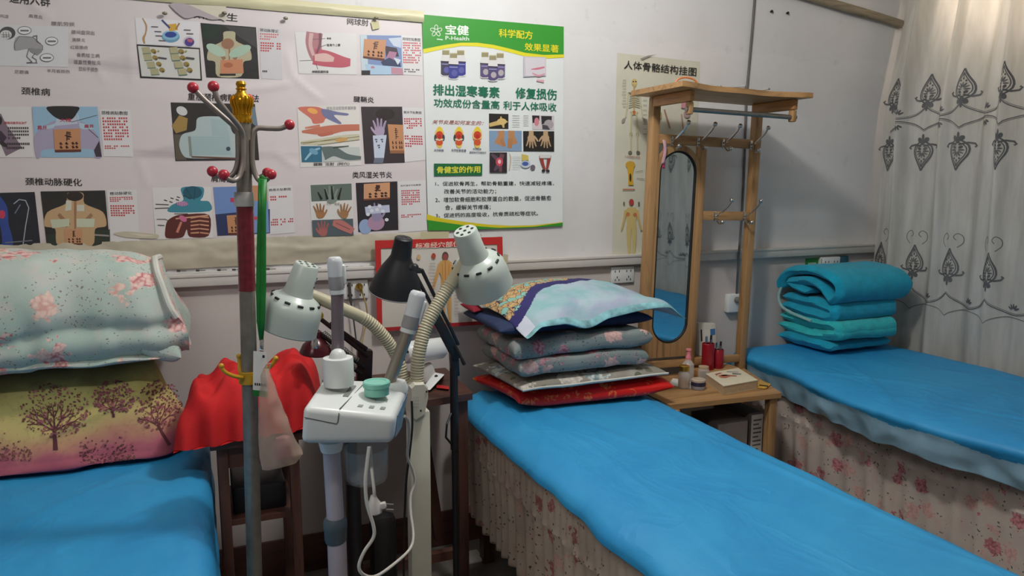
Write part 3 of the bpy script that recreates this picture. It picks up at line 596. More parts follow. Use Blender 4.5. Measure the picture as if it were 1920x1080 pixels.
A.text('功效成份含量高', C5(166, 808), C5(768, 830), C5(166, 886), GD, .02); A.cut('slogan', PO); A.text('利于人体吸收', C5(806, 832), C5(1292, 852), C5(806, 908), GD, .02)
A.build('slogan', PO)
A = Art(Y1)
def bottle_print(x, y, w, h, lab, fade):
    x0, y0 = C5(x, y); w /= 4.91; h /= 4.91
    A.poly([(x0 - w * .36, y0), (x0 + w * .36, y0 + .3), (x0 + w * .36, y0 + h * .2), (x0 - w * .36, y0 + h * .2)], (150, 142, 104)); A.line([(x0 - w * .34, y0 + .8), (x0 + w * .34, y0 + 1)], 1.6, (196, 188, 150))
    A.poly([(x0 - w * .36, y0 + h * .2), (x0 + w * .36, y0 + h * .2), (x0 + w * .5, y0 + h * .36), (x0 + w * .5, y0 + h), (x0 + w * .3, y0 + h * 1.03), (x0 - w * .3, y0 + h * 1.03), (x0 - w * .5, y0 + h), (x0 - w * .5, y0 + h * .36)], (218, 216, 214))
    A.poly([(x0 - w * .5, y0 + h * .44), (x0 + w * .5, y0 + h * .46), (x0 + w * .5, y0 + h * .94), (x0 + w * .2, y0 + h), (x0 - w * .3, y0 + h), (x0 - w * .5, y0 + h * .94)], lab)
    A.line([(x0 - w * .4, y0 + h * .55), (x0 + w * .4, y0 + h * .56)], 1.6, (150, 150, 190)); A.ell(x0 + w * .08, y0 + h * .78, w * .3, h * .12, fade); A.line([(x0 - w * .5, y0 + h * .45), (x0 + w * .5, y0 + h * .47)], 2, (44, 40, 54))
for x, y, lab in ((275, 360, (64, 62, 84)), (412, 362, (56, 60, 140)), (346, 388, (60, 64, 140))): bottle_print(x, y, 90, 238, lab, (88, 92, 160))
A.cut('product_picture', PO)
for x, y, lab in ((636, 380, (92, 80, 120)), (776, 388, (92, 82, 124)), (708, 408, (84, 72, 116))): bottle_print(x, y, 86, 236, lab, (176, 168, 172))
A.cut('product_picture', PO)
A.poly([C5(988, 420), C5(1196, 428), C5(1196, 600), C5(990, 610)], (196, 190, 200)); A.poly([C5(1004, 432), C5(1190, 436), C5(1190, 590), C5(1010, 600)], (212, 206, 212)); A.limb([C5(1060, 540), C5(1120, 534), C5(1184, 520)], [1.5, 4, 3], (206, 120, 140)); A.limb([C5(1070, 574), C5(1130, 600), C5(1186, 580)], [2, 4, 2], (210, 150, 166)); A.limb([C5(1110, 640), C5(1180, 650)], [3, 5], (216, 170, 178))
A.build('product_picture', PO)
A = Art(Y1)
A.text('关节炎是如何发生的：', C6(140, 110), C6(572, 122), C6(136, 146), (160, 70, 60), .01, .2); A.cut('heading', PO)
for i, x in enumerate((198, 362, 518)):
    A.ell(*C6(x, 240), 9, 14, (226, 196, 120)); A.ell(*C6(x, 200), 5.5, 7, (230, 200, 60)); A.ell(*C6(x, 318), 5.5, 7, (226, 196, 90)); A.ell(*C6(x, 240), 7, 7.5, (200, 66, 36)); A.ell(*C6(x, 302), 6.5, 6, (206, 84, 40))
    A.ell(*C6(x - 34, 262), 2.4, 6, (60, 72, 66)) if i < 2 else None; A.ell(*C6(x + 34, 262), 2.4, 6, (60, 72, 66)) if i < 2 else None; A.line([C6(x - 32, 274), C6(x, 284), C6(x + 32, 274)], 1.6, (232, 224, 210) if i < 2 else (206, 90, 50)); A.ell(*C6(x, 250), 3.4, 3.4, (180, 40, 30)); A.cut('joint_diagram', PO)
A.text('关节腔隙', C6(152, 358), C6(234, 360), C6(152, 376), (60, 64, 90), .02); A.text('关节软骨变薄', C6(298, 356), C6(422, 360), C6(298, 378), (60, 64, 90), .02); A.text('关节软骨', C6(480, 348), C6(550, 350), C6(480, 366), (60, 64, 90), .02); A.text('磨损和关节间隙变窄', C6(452, 376), C6(592, 380), C6(452, 392), (60, 64, 90), .02)
A.cut('diagram_captions', PO)
A.poly([C6(152, 480), C6(560, 482), C6(558, 580), C6(154, 584)], (14, 104, 56)); A.text('骨健宝的作用', C6(178, 506), C6(542, 500), C6(178, 562), (224, 216, 60), .03)
A.build('green_heading', PO)
A = Art(Y1)
A.poly([C6(616, 58), C6(780, 62), C6(780, 188), C6(616, 186)], (34, 30, 28)); A.limb([C6(618, 156), C6(680, 140), C6(736, 128)], [7, 8, 10], (206, 176, 108)); A.limb([C6(720, 120), C6(716, 82)], [6, 2], (206, 176, 108)); A.limb([C6(730, 116), C6(774, 130)], [6, 2], (206, 176, 108)); A.limb([C6(730, 130), C6(740, 178)], [7, 3], (206, 176, 108)); A.ell(*C6(724, 126), 9, 6, (214, 184, 116)); A.cut('photo_print', PO)
for k in range(6): A.line([C6(814, 76 + k * 19), C6(872, 76 + k * 19)], 1, (190, 192, 190), False); A.line([C6(906, 76 + k * 17), C6(948, 76 + k * 17)], 1, (190, 192, 190), False)
A.cut('fine_print', PO); A.poly([C6(978, 72), C6(1166, 76), C6(1166, 196), C6(980, 192)], (206, 196, 198)); A.poly([C6(980, 74), C6(1042, 76), C6(1040, 120), C6(984, 140)], (40, 36, 38)); A.ell(*C6(1018, 128), 4.5, 8, (206, 130, 140)); A.poly([C6(1056, 78), C6(1146, 80), C6(1144, 130), C6(1060, 150)], (46, 42, 44)); A.ell(*C6(1120, 150), 9, 9, (170, 160, 164)); A.poly([C6(1064, 150), C6(1110, 160), C6(1130, 194), C6(1066, 190)], (74, 70, 76)); A.cut('photo_print', PO)
A.poly([C6(618, 202), C6(892, 204), C6(892, 376), C6(620, 374)], (130, 156, 184)); A.limb([C6(716, 204), C6(718, 250), C6(690, 318)], [12, 12, 15], (186, 132, 86)); A.limb([C6(808, 204), C6(806, 250), C6(826, 318)], [12, 12, 15], (186, 132, 86)); A.limb([C6(720, 270), C6(744, 336)], [8, 6], (176, 122, 78)); A.limb([C6(796, 270), C6(790, 350)], [9, 8], (176, 122, 78)); A.cut('photo_print', PO)
A.poly([C6(904, 206), C6(1166, 208), C6(1166, 378), C6(906, 376)], (34, 30, 26)); A.hand(*C6(972, 276), 20, 3.14, (190, 160, 124), (130, 104, 76), -1, .8); A.hand(*C6(1094, 276), 20, 3.14, (190, 160, 124), (130, 104, 76), 1, .8); A.cut('photo_print', PO)
A.poly([C6(622, 386), C6(768, 386), C6(768, 558), C6(622, 556)], (44, 34, 40)); A.limb([C6(636, 400), C6(700, 466), C6(660, 540)], [4, 9, 4], (92, 70, 84)); A.limb([C6(730, 400), C6(712, 470), C6(714, 550)], [8, 8, 5], (110, 70, 80)); A.ell(*C6(704, 466), 7, 8, (200, 70, 90)); A.ell(*C6(704, 464), 3, 4, (236, 190, 190)); A.cut('photo_print', PO)
A.limb([C6(790, 396), C6(800, 440), C6(788, 530)], [1, 2, 2], (206, 180, 150)); A.ell(*C6(924, 486), 9.5, 7, (190, 200, 210)); A.ell(*C6(922, 482), 6, 4, (70, 96, 160)); A.poly([C6(890, 400), C6(946, 410), C6(950, 450), C6(894, 456)], (206, 184, 90)); A.ell(*C6(986, 512), 4.6, 5, (110, 100, 110))
for k in range(6): A.line([C6(816, 420 + k * 20), C6(880, 420 + k * 20)], .8, (190, 192, 190), False)
A.cut('spine_drawing', PO); A.limb([C6(1056, 412), C6(1066, 470), C6(1086, 530)], [8, 6, 4], (150, 60, 50)); A.limb([C6(1124, 412), C6(1116, 470), C6(1104, 530)], [8, 6, 4], (150, 60, 50)); A.poly([C6(1040, 404), C6(1140, 406), C6(1134, 434), C6(1046, 434)], (214, 210, 206)); A.ell(*C6(1076, 540), 3.6, 2.4, (40, 30, 30)); A.ell(*C6(1112, 542), 3.6, 2.4, (40, 30, 30))
A.build('photo_print', PO)
A = Art(Y1); K = (36, 38, 40)
A.text('1、促进软骨再生，帮助骨骼重建，快速减轻疼痛，', C6(164, 632), C6(1164, 628), C6(164, 670), K, .012); A.cut('numbered_line', PO); A.text('改善关节的活动能力；', C6(238, 696), C6(676, 694), C6(238, 738), K, .012); A.cut('numbered_line', PO)
A.text('2、增加软骨细胞和胶原蛋白的数量，促进骨骼愈', C6(164, 766), C6(1142, 750), C6(164, 808), K, .012); A.cut('numbered_line', PO); A.text('合，缓解关节疼痛；', C6(246, 830), C6(630, 826), C6(246, 874), K, .012); A.cut('numbered_line', PO); A.text('3、促进钙的高度吸收，抗骨质疏松等症状。', C6(168, 900), C6(1030, 880), C6(168, 938), K, .012); A.cut('numbered_line', PO)
A.poly([C6(92, 908), C6(200, 940), C6(400, 970), C6(600, 994), C6(800, 1004), C6(1000, 1000), C6(1238, 974), C6(1238, 986), C6(1000, 1014), C6(700, 1024), C6(400, 1000), C6(92, 955)], (214, 196, 30)); A.poly([C6(92, 955), C6(400, 1000), C6(700, 1022), C6(1000, 1012), C6(1238, 978), C6(1238, 1006), C6(900, 1024), C6(600, 1032), C6(300, 1044), C6(106, 1044)], (50, 146, 40))
A.build('bottom_wave', PO)
# ------------------------------------------------------------------ red bordered acupoint chart (hangs over the duct)
AC = thing('wall_chart', 'red bordered acupoint chart hanging over the cable duct behind the lamps', 'chart', (0.81, 0, 0.8))
RB = [(703, 451), (942, 444), (946, 606), (708, 622)]
paper_sheet(AC, 'sheet', RB, M('chart_paper', rgb(206, 200, 190), 0.5, var=0.06, vs=7), 0.036, 0.0015)
A = Art(0.0395); R_ = (192, 40, 36)
A.poly([(703, 451), (942, 444), (942, 458), (704, 466)], R_); A.poly([(703, 451), (714, 451), (717, 621), (707, 622)], R_); A.poly([(932, 444), (942, 444), (946, 606), (936, 607)], R_); A.poly([(708, 615), (946, 599), (946, 606), (708, 622)], (170, 30, 36))
A.cut('red_border', AC); A.poly([(760, 449), (880, 446), (880, 462), (760, 465)], R_); A.text('标准经穴部位图', (779, 456), (876, 451), (779, 467), (226, 206, 190), .02); A.cut('chart_title', AC)
O = (206, 156, 90)
A.ell(835, 480, 6, 8, (90, 62, 60)); A.ell(835, 482, 5, 6, (150, 74, 66)); A.poly([(829, 488), (841, 488), (847, 492), (848, 505), (844, 520), (846, 545), (826, 545), (828, 520), (822, 505), (824, 492)], O); A.limb([(825, 495), (818, 520), (810, 548)], [7, 6, 4], O); A.limb([(848, 497), (852, 520), (850, 540)], [6, 6, 4], O); A.limb([(831, 545), (831, 575), (834, 606)], [10, 8, 5], (206, 162, 100)); A.limb([(841, 545), (843, 575), (844, 604)], [10, 8, 5], (206, 162, 100))
A.line([(835, 488), (835, 545)], 1, (170, 96, 50)); A.line([(829, 495), (831, 545), (832, 600)], .8, (180, 110, 60)); A.line([(842, 495), (840, 545), (843, 600)], .8, (180, 110, 60)); A.cut('body_figure', AC); A.ell(785, 482, 3.5, 5, (206, 170, 120)); A.ell(813, 480, 4, 5.5, (176, 70, 50)); A.ell(916, 484, 4, 5, (190, 90, 70)); A.limb([(888, 560), (886, 572)], [6, 5], (206, 150, 96))
for k in range(16): A.line([(852, 500 + k * 6), (858 + (k % 3) * 2, 500 + k * 6)], .9, (150, 140, 130), k == 0); A.line([(806 - (k % 4), 494 + k * 6), (816, 494 + k * 6)], .9, (150, 140, 130), False)
A.build('side_notes', AC)
A = Art(0.041); A.poly([(788, 435), (842, 434), (841, 446), (790, 449)], (196, 186, 150)); A.cut('tape_patch', AC); A.poly([(944, 476), (953, 478), (951, 500), (944, 498)], (190, 180, 150)); A.build('tape_patch', AC)
# ------------------------------------------------------------------ skeleton chart
SK = thing('wall_chart', 'pale yellow skeleton chart with a black title behind the mirror stand', 'chart', (1.62, 0, 1.05))
paper_sheet(SK, 'sheet', [(1157, 99), (1312, 116), (1300, 470), (1147, 488)], M('aged_chart_paper', rgb(208, 206, 188), 0.5, var=0.06, vs=6), 0.003, 0.001)
A = Art(0.0065)
A.text('人体骨骼结构挂图', (1171, 113), (1306, 127), (1170, 129), (32, 32, 34), .012); A.cut('chart_title', SK)
B = (196, 188, 150); D_ = (120, 118, 96)
A.ell(1189.5, 154, 5.5, 6.5, (206, 184, 120)); A.poly([(1186, 158), (1194, 158), (1192, 163), (1188, 163)], (196, 172, 110)); A.ell(1187.5, 153, 1.4, 1.4, (70, 60, 50)); A.ell(1192, 153, 1.4, 1.4, (70, 60, 50), 0, False); A.line([(1189, 163), (1189, 214)], 2.6, (190, 160, 90))
for k in range(7): A.line([(1181 - k * .3, 177 + k * 4.2), (1189, 175 + k * 4), (1198 + k * .3, 177 + k * 4.2)], 1.3, (150, 146, 116), k == 0)
A.line([(1178, 174), (1200, 175)], 2, D_); A.poly([(1181, 209), (1197, 210), (1193, 217), (1189, 214), (1185, 217)], (190, 176, 130)); A.poly([(1186, 208), (1192, 208), (1189, 217)], (190, 96, 56))
for s_ in (-1, 1):
    c = 1189; A.line([(c + s_ * 11, 175), (c + s_ * 13, 200), (c + s_ * 16, 220)], 2.4, B); A.ell(c + s_ * 20, 226, 3, 5, (150, 146, 136), -s_ * .5); A.line([(c + s_ * 5, 215), (c + s_ * 6.5, 250)], 3, B); A.ell(c + s_ * 6, 251, 3, 3, (176, 172, 140)); A.line([(c + s_ * 6, 252), (c + s_ * 6, 282)], 2.6, B); A.ell(c + s_ * 7.5, 286, 3.6, 3, (110, 106, 96))
A.cut('skeleton_figure', SK)
for k in range(10): A.line([(1168 - (k % 3), 150 + k * 5.5), (1174, 150 + k * 5.5)], .9, (130, 128, 120), k == 0); A.line([(1206, 170 + k * 9), (1213, 170 + k * 9)], .9, (130, 128, 120), False)
A.cut('pointer_lines', SK); A.text('人体骨骼标准图', (1171, 291), (1200, 293), (1171, 295), (170, 90, 70), 0.0); A.cut('caption', SK); A.ell(1182, 309, 9, 7, (206, 162, 60)); A.poly([(1176, 312), (1189, 312), (1186, 330), (1188, 347), (1178, 347), (1178, 330)], (214, 168, 50)); A.ell(1182, 333, 2, 8, (70, 50, 30)); A.cut('bone_figure', SK); A.line([(1168, 355), (1190, 355)], 2, (190, 110, 80)); A.line([(1192, 322), (1205, 320)], .9, D_); A.line([(1194, 334), (1208, 336)], .9, D_, False)
A.cut('caption', SK); A.ell(1184, 379, 4.5, 6, (176, 66, 60)); A.ell(1170, 381, 1.6, 3, (110, 104, 90)); A.ell(1198, 382, 1.8, 4, (110, 104, 90), 0, False); A.poly([(1177, 389), (1191, 389), (1196, 396), (1192, 415), (1194, 430), (1174, 430), (1176, 415), (1172, 396)], (206, 184, 120)); A.ell(1177, 402, 4, 4, (196, 120, 80)); A.ell(1191, 403, 4, 4, (196, 120, 80), 0, False)
for s_ in (-1, 1): A.limb([(1184 + s_ * 11, 394), (1184 + s_ * 14, 412), (1184 + s_ * 19, 432)], [5, 4, 3], (206, 180, 116)); A.limb([(1184 + s_ * 5, 430), (1184 + s_ * 5, 455), (1184 + s_ * 4, 478)], [9, 7, 4], (206, 186, 126))
A.cut('body_figure', SK); A.line([(1149, 486), (1204, 483)], 4.5, (180, 40, 40)); A.cut('red_edge', SK); A.poly([(1240, 160), (1254, 158), (1252, 190), (1240, 190)], (206, 206, 110)); A.poly([(1278, 190), (1296, 194), (1294, 205), (1277, 202)], (206, 140, 150)); A.line([(1246, 206), (1256, 240)], 3, (170, 130, 110)); A.line([(1278, 215), (1282, 250)], 3, (190, 150, 140)); A.ell(1236, 216, 5, 8, (170, 150, 90)); A.ell(1288, 214, 6, 7, (180, 150, 150))
A.build('side_figures', SK)
A = Art(0.010); A.poly([(1200, 110), (1215, 104), (1232, 102), (1218, 106), (1204, 112)], (150, 150, 140)); A.build('tape_patch', SK)

# ------------------------------------------------------------------ sockets, switch, signs, wires on the wall
def socket(c4, label, y=0.012, holes=True):
    tl, tr, br, bl = [PY(*p, -y) for p in c4]
    x0, x1, z0, z1 = tl.x, tr.x, bl.z, tl.z; t = thing('wall_socket', label, 'socket', ((x0 + x1) / 2, 0, z0))
    MB().box((x0, -0.011 - 0.0, z0), (x1, 0, z1), bev=0.003).build('plate', WHITE_PL, t)
    mb = MB(); w = (x1 - x0) / 2
    for i in (0, 1):
        cx = x0 + w * (i + .5)
        for dx, dz in ((-.18, .72), (.18, .72), (0, .36), (-.16, .2), (.16, .2)): mb.box((cx + dx * w - .0016, -0.0118, z0 + dz * (z1 - z0) - .004), (cx + dx * w + .0016, -0.0105, z0 + dz * (z1 - z0) + .004))
    mb.build('slot', BLACK2, t); return t, x0, x1, z0, z1
socket([(1147, 501), (1190, 497), (1190, 530), (1147, 532)], 'white double wall socket between the top pillow and the mirror stand')
SB, sx0, sx1, sz0, sz1 = socket([(1537, 482), (1570, 480), (1570, 513), (1537, 514)], 'white wall socket box beside the green card above the teal blanket')
MB().box((sx0, -0.03, sz0), (sx1, -0.0001, sz1), bev=0.004).build('back_box', WHITE_PL, SB)
for ch in SB.children:
    if not ch.name.startswith('back_box'): ch.location.y -= 0.02
ST, tx0, tx1, tz0, tz1 = socket([(644, 526), (690, 524), (690, 560), (644, 562)], 'wall socket behind the lamps with a brassy plug in it')
mb = MB(); p = PY(674, 538, -0.02); mb.lathe([(0.013, 0), (0.014, 0.006), (0.008, 0.02), (0.005, 0.034)], axis_mat((p.x, -0.012, p.z), (0, -1, -0.25)), 16); mb.tube([(p.x, -0.028, p.z), (p.x + .006, -0.034, p.z - .02)], 0.004)
pl = mb.build('power_plug', BRASS); tag(pl, 'round brassy power plug pushed into the socket behind the lamps', 'plug')
q = [PY(679, 548, -0.03), PY(687, 575, -0.03), PY(688, 600, -0.03), PY(681, 630, -0.04), PY(676, 665, -0.06), PY(674, 705, -0.08)]
MB().tube(smooth_path(q), 0.0028, 8).build('cord', M('tan_cord', rgb(170, 146, 96), 0.45), pl)
q = [PY(655, 530, -0.018), PY(657, 560, -0.02), PY(663, 600, -0.024), PY(668, 640, -0.03), PY(672, 670, -0.05), PY(674, 705, -0.075)]
o = MB().tube(smooth_path(q), [0.0052 if i < 8 else 0.0028 for i in range(31)], 8).build('loose_cable', M('dark_grey_cord', rgb(70, 70, 70), 0.5)); tag(o, 'thin dark grey cable hanging from the left half of the socket behind the lamps', 'cable')
# plug + blue-green packet near the right socket
p = PY(1568, 505, -0.045); mb = MB(); mb.lathe([(0.012, 0), (0.013, .008), (0.012, .03), (0.006, .036)], axis_mat((p.x, -0.031, p.z), (0, -1, 0)), 14); mb.tube([(p.x, -0.058, p.z - .006), (p.x, -0.05, p.z - .02), (p.x + .004, -.014, p.z - .04), (p.x + .006, -.006, p.z - .10)], 0.004)
o = mb.build('power_plug', M('grey_plug', rgb(120, 116, 104), 0.5)); tag(o, 'grey round plug with a hanging cord in the socket box above the teal blanket', 'plug')
mb = MB(); a, b = PY(1571, 481, -0.02), PY(1590, 528, -0.02); mb.box((a.x + .004, -0.016, b.z), (b.x, 0, a.z), bev=0.004); 
pk = mb.build('hanging_packet', M('blue_green_card', rgb(50, 104, 124), 0.35, var=0.3, vs=40)); tag(pk, 'small blue green packet on the wall right of the socket box', 'packet')
GC = thing('payment_card', 'green card with a pale square hanging under the duct above the teal blanket', 'card', PY(1523, 525, -0.004))
MB().box((PY(1509, 500, 0).x, -0.005, PY(1520, 526, 0).z), (PY(1535, 500, 0).x, -0.002, PY(1520, 484, 0).z)).build('card', M('green_card', rgb(40, 132, 52), 0.35, var=0.1, vs=20), GC)
A = Art(0.006); A.poly([(1515, 493), (1530, 492), (1530, 512), (1515, 513)], (190, 200, 188)); A.poly([(1517, 495), (1528.5, 494.5), (1528.5, 510), (1517, 511)], (150, 150, 148)); A.build('white_square', GC)
# wire down the wall to the little switch
pts = [PY(1417, -30, -0.006), PY(1410, 60, -0.006), PY(1402, 150, -0.006), PY(1399, 190, -0.006), PY(1396, 300, -0.006), PY(1391, 400, -0.006), PY(1385, 480, -0.034), PY(1381, 552, -0.02)]
o = MB().tube(smooth_path(pts, 5), 0.005, 10).build('wall_wire', M('grey_cable', rgb(96, 92, 90), 0.5)); tag(o, 'grey cable running down the wall behind the mirror stand to the switch', 'cable')
pts = [PY(1386, 588, -0.006), PY(1381, 640, -0.006), PY(1376, 690, -0.006), PY(1374, 730, -0.006)]
o = MB().tube(smooth_path(pts, 5), 0.0045, 10).build('wall_wire', M('pale_cable', rgb(170, 166, 158), 0.5)); tag(o, 'pale cable running down the wall below the small switch box', 'cable')
SWB = thing('switch_box', 'small white switch box with a grey knob beside the right post of the mirror stand', 'switch', PY(1376, 584, 0))
a, b = PY(1364, 552, -0.02), PY(1388, 584, -0.02)
MB().box((a.x, -0.03, b.z), (b.x, 0, a.z), bev=0.005).build('box', WHITE_PL, SWB)
p = PY(1381, 562, -0.03); MB().lathe([(0.013, 0), (0.014, .004), (0.013, .018), (0.01, .022)], axis_mat((p.x, -0.03, p.z), (0, -1, 0)), 18).build('knob', GREY_PL, SWB)
# two old nails high on the wall
for px, py in ((1445, 22), (1475, 25)):
    p = PY(px, py); mb = MB(); mb.lathe([(.0, -.004), (.0035, -.004), (.006, .006), (0, .007)], axis_mat((p.x, -.003, p.z), (0, -1, 0)), 12)
    o = mb.build('wall_nail', BLACK2); tag(o, 'bigger black nail high on the wall just right of the cable' if px < 1460 else 'tiny black nail high on the wall, the farther one from the cable', 'nail')
# ------------------------------------------------------------------ embroidered curtain on the right
CURT = thing('window_curtain', 'pale grey floor length curtain embroidered with rows of dark leaf motifs', 'curtain', (2.83, -1.2, 0.05))
SL = 0.80                                            # fabric length is longer than the rail: folds
FOLDS = [(0.06, 0.0), (0.13, 1.0)]
def cx_(s, z):
    k = sstep(0.2, 2.4, z)
    a = 0.029 * math.sin(s * 2 * math.pi / 0.265 + 0.7 + 0.8 * math.sin(s * 3.1)) + 0.012 * math.sin(s * 2 * math.pi / 0.113 + 1.9 + z * .4)
    a *= 0.55 + 0.75 * k
    return 2.845 + a - 0.022 * math.exp(-((s - 0.12) / 0.08) ** 2) + 0.01 * nz(s * 4, z * 2) + 0.075 * sstep(1.55, 2.25, z) * (1 - sstep(0.1, 0.9, s)) + 0.02 * sstep(1.7, 2.3, z)
def csurf(s, z, out=0.0):
    y = -0.045 - s * SL + 0.020 * math.sin(s * 2 * math.pi / 0.265 + 2.4) * (0.5 + .5 * sstep(.2, 2.4, z))
    return Vector((cx_(s, z) - out, y, z))
def cloth_mat():
    t = NT('curtain_cloth'); c = t.coord(); n = t.noise(t.mapping(c, (1, 1, .15)), 26, 3)
    col = t.ramp(n.outputs[0], [(0.35, rgb(204, 202, 194)), (0.65, rgb(222, 220, 214))])
    t.base(col); t.set(Roughness=0.75); w = t.noise(c, 300, 2); t.bump(w.outputs[0], 0.12, 0.002)
    tr = t.node('ShaderNodeBsdfTranslucent'); t.link(col, tr.inputs[0]); mx = t.node('ShaderNodeMixShader'); mx.inputs[0].default_value = 0.30
    out = t.n['Material Output']; t.link(t.b.outputs[0], mx.inputs[1]); t.link(tr.outputs[0], mx.inputs[2]); t.link(mx.outputs[0], out.inputs[0]); return t.m
CURTM = cloth_mat(); THREAD = M('dark_grey_thread', rgb(96, 96, 97), 0.6, var=0.15, vs=60); THREAD2 = M('mid_grey_thread', rgb(120, 118, 114), 0.6, var=0.1, vs=60)
SMAX = 2.85
mb = MB(); mb.grid(lambda u, v: csurf(u * SMAX, 0.05 + v * 2.42), 380, 40)
OUT = 0.0022
def rib(pts, w, mi, step=0.012):
    """embroidered line that follows the folds"""
    P = []
    for (s0, z0), (s1, z1) in zip(pts, pts[1:]):
        n = max(1, int(math.hypot(s1 - s0, z1 - z0) / step))
        P += [(s0 + (s1 - s0) * k / n, z0 + (z1 - z0) * k / n) for k in range(n)]
    P.append(pts[-1]); vs = []
    for i, (s_, z_) in enumerate(P):
        a = P[max(i - 1, 0)]; b = P[min(i + 1, len(P) - 1)]; l = math.hypot(b[0] - a[0], b[1] - a[1]) or 1
        nx, nz_ = -(b[1] - a[1]) / l * w / 2, (b[0] - a[0]) / l * w / 2
        vs += [csurf(s_ + nx, z_ + nz_, OUT), csurf(s_ - nx, z_ - nz_, OUT)]
    mb.add(vs, [(2 * i, 2 * i + 1, 2 * i + 3, 2 * i + 2) for i in range(len(P) - 1)], mi)
def blob(s_, z_, rx, rz, mi, rot=0.0):
    ca, sa = math.cos(rot), math.sin(rot); pts = [(rx * math.cos(t), rz * math.sin(t)) for t in (2 * math.pi * i / 10 for i in range(10))]
    mb.add([csurf(s_ + x * ca - z * sa, z_ + x * sa + z * ca, OUT) for x, z in pts], [tuple(range(10))], mi, False)
OGEE = [(0, .0), (.03, .34), (.10, .68), (.20, .92), (.31, 1.0), (.42, .96), (.53, .83), (.64, .62), (.75, .40), (.86, .20), (.94, .08), (1, 0)]
def leafline(w, h, up): return [(w * k, h * (t - 0.42) * up) for t, k in OGEE]
def leaf(s0, z0, up, h=0.122, w=0.036):
    for k, (f, ww) in enumerate(((1.0, .0062), (0.78, .0036))):
        L = leafline(w * f, h * f, up)
        for sd in (1, -1): rib([(s0 + x * sd, z0 + z) for x, z in L], ww, 1)
    b = z0 - 0.42 * h * up
    for sd in (1, -1):
        rib([(s0 + sd * .004, b + .02 * up), (s0 + sd * .03, b + .012 * up), (s0 + sd * .05, b + .016 * up), (s0 + sd * .057, b + .026 * up), (s0 + sd * .05, b + .03 * up)], .007, 1)
        blob(s0 + sd * .012, b - .006 * up, .009, .012, 1, sd * .5 * up); blob(s0 + sd * .011, b + .03 * up, .008, .006, 1, sd * .6)
    blob(s0, b - .018 * up, .005, .014, 1); blob(s0, b + .004 * up, .008, .012, 1)
    c0 = z0 - .42 * h * up + .030 * up
    for k in range(7):
        an = math.pi * (.02 + .16 * k); blob(s0 + .0135 * math.cos(an), c0 + (.010 + .019 * math.sin(an)) * up, .0105, .0032, 2 if k % 2 else 1, an * up)
    for dx, dz in ((0, .052), (-.009, .044), (.009, .044)): blob(s0 + dx, c0 + dz * up, .0034, .0044, 1)
    rib([(s0, c0 + .056 * up), (s0, c0 + .076 * up)], .003, 1)
def fan(s0, z0, up):
    for k in range(5):
        a = math.pi * (0.15 + 0.175 * k); blob(s0 + .017 * math.cos(a), z0 + .017 * math.sin(a) * up, .0105, .0036, 1, a * up)
P_ = 0.222; NR = int(SMAX / P_)
for zl, up, zc, amp, zf in ((1.738, 1, 1.672, -.047, 1.640), (1.478, -1, 1.578, .037, 1.602), (1.020, 1, 0.905, -.047, 0.875)):
    for i in range(NR + 1):
        s0 = 0.045 + i * P_
        if s0 > SMAX - .07: continue
        leaf(s0, zl, up)
        if s0 + P_ < SMAX - .02:
            arc = [(s0 + P_ * t, zc + amp * math.sin(math.pi * t) ** 0.75) for t in [k / 14 for k in range(15)]]
            rib(arc, .0035, 1, .01); rib([(s_, z_ + up * .006) for s_, z_ in arc], .002, 2, .012)
            fan(s0 + P_ / 2, zf, up)
for i in range(NR + 1):
    s0 = 0.045 + i * P_
    if s0 + P_ < SMAX - .02: rib([(s0 + P_ * t, 0.812 + 0.037 * math.sin(math.pi * t) ** .75) for t in [k / 14 for k in range(15)]], .003, 2, .012)
    for sd in (-1, 1):
        q = s0 + sd * .025
        if 0.05 < q < SMAX - .08: rib([(p.x, p.z) for p in smooth_path([(q, 0, 1.095), (q + sd * .018, 0, 1.115), (q + sd * .016, 0, 1.14), (q - sd * .002, 0, 1.152), (q - sd * .014, 0, 1.138), (q - sd * .004, 0, 1.125)], 4)], .0034, 2)
mb.build('embroidered_cloth', [CURTM, THREAD, THREAD2], CURT)
mb = MB(); mb.tube([(2.86, -0.02, 2.485), (2.86, -2.45, 2.485)], 0.012, 12); mb.ball((2.86, -2.46, 2.485), 0.02)
rd = mb.build('rod', STEEL, CURT)
# ------------------------------------------------------------------ window behind the curtain
mb = MB()
for y0, y1, z0, z1 in ((-2.1, -2.04, 1.0, 2.3), (-0.26, -0.2, 1.0, 2.3), (-2.1, -.2, 1.0, 1.06), (-2.1, -.2, 2.24, 2.3), (-1.18, -1.12, 1.0, 2.3)): mb.box((3.0, y0, z0), (3.02, y1, z1))
struct('window_1', mb, WHITE_PL)
# ------------------------------------------------------------------ beds, sheets, skirts
def blue_cloth():
    t = NT('blue_nonwoven'); c = t.coord(); n = t.noise(c, 3.2, 4, 0.6, 0.5); f = t.noise(c, 160, 2)
    t.base(t.ramp(n.outputs[0], [(0.3, rgb(34, 140, 200)), (0.7, rgb(50, 158, 212))])); t.set(Roughness=0.55)
    cr = t.noise(t.mapping(c, (2.6, 1.5, 2)), 2.4, 3, 0.5, .5)
    rg = t.math('POWER', t.math('SUBTRACT', 1.0, t.math('MULTIPLY', t.math('ABSOLUTE', t.math('SUBTRACT', cr.outputs[0], 0.5)), 5.0)), 2.0)
    h = t.math('ADD', t.math('MULTIPLY', f.outputs[0], 0.06), t.math('ADD', t.math('MULTIPLY', cr.outputs[0], 1.2), t.math('MULTIPLY', rg, 0.35))); t.bump(h, 0.42, 0.014); return t.m
BLUE = blue_cloth()
LINER = M('silvery_sheet_liner', rgb(150, 190, 212), 0.22, var=0.25, vs=6, bump=0.5, bs=9)
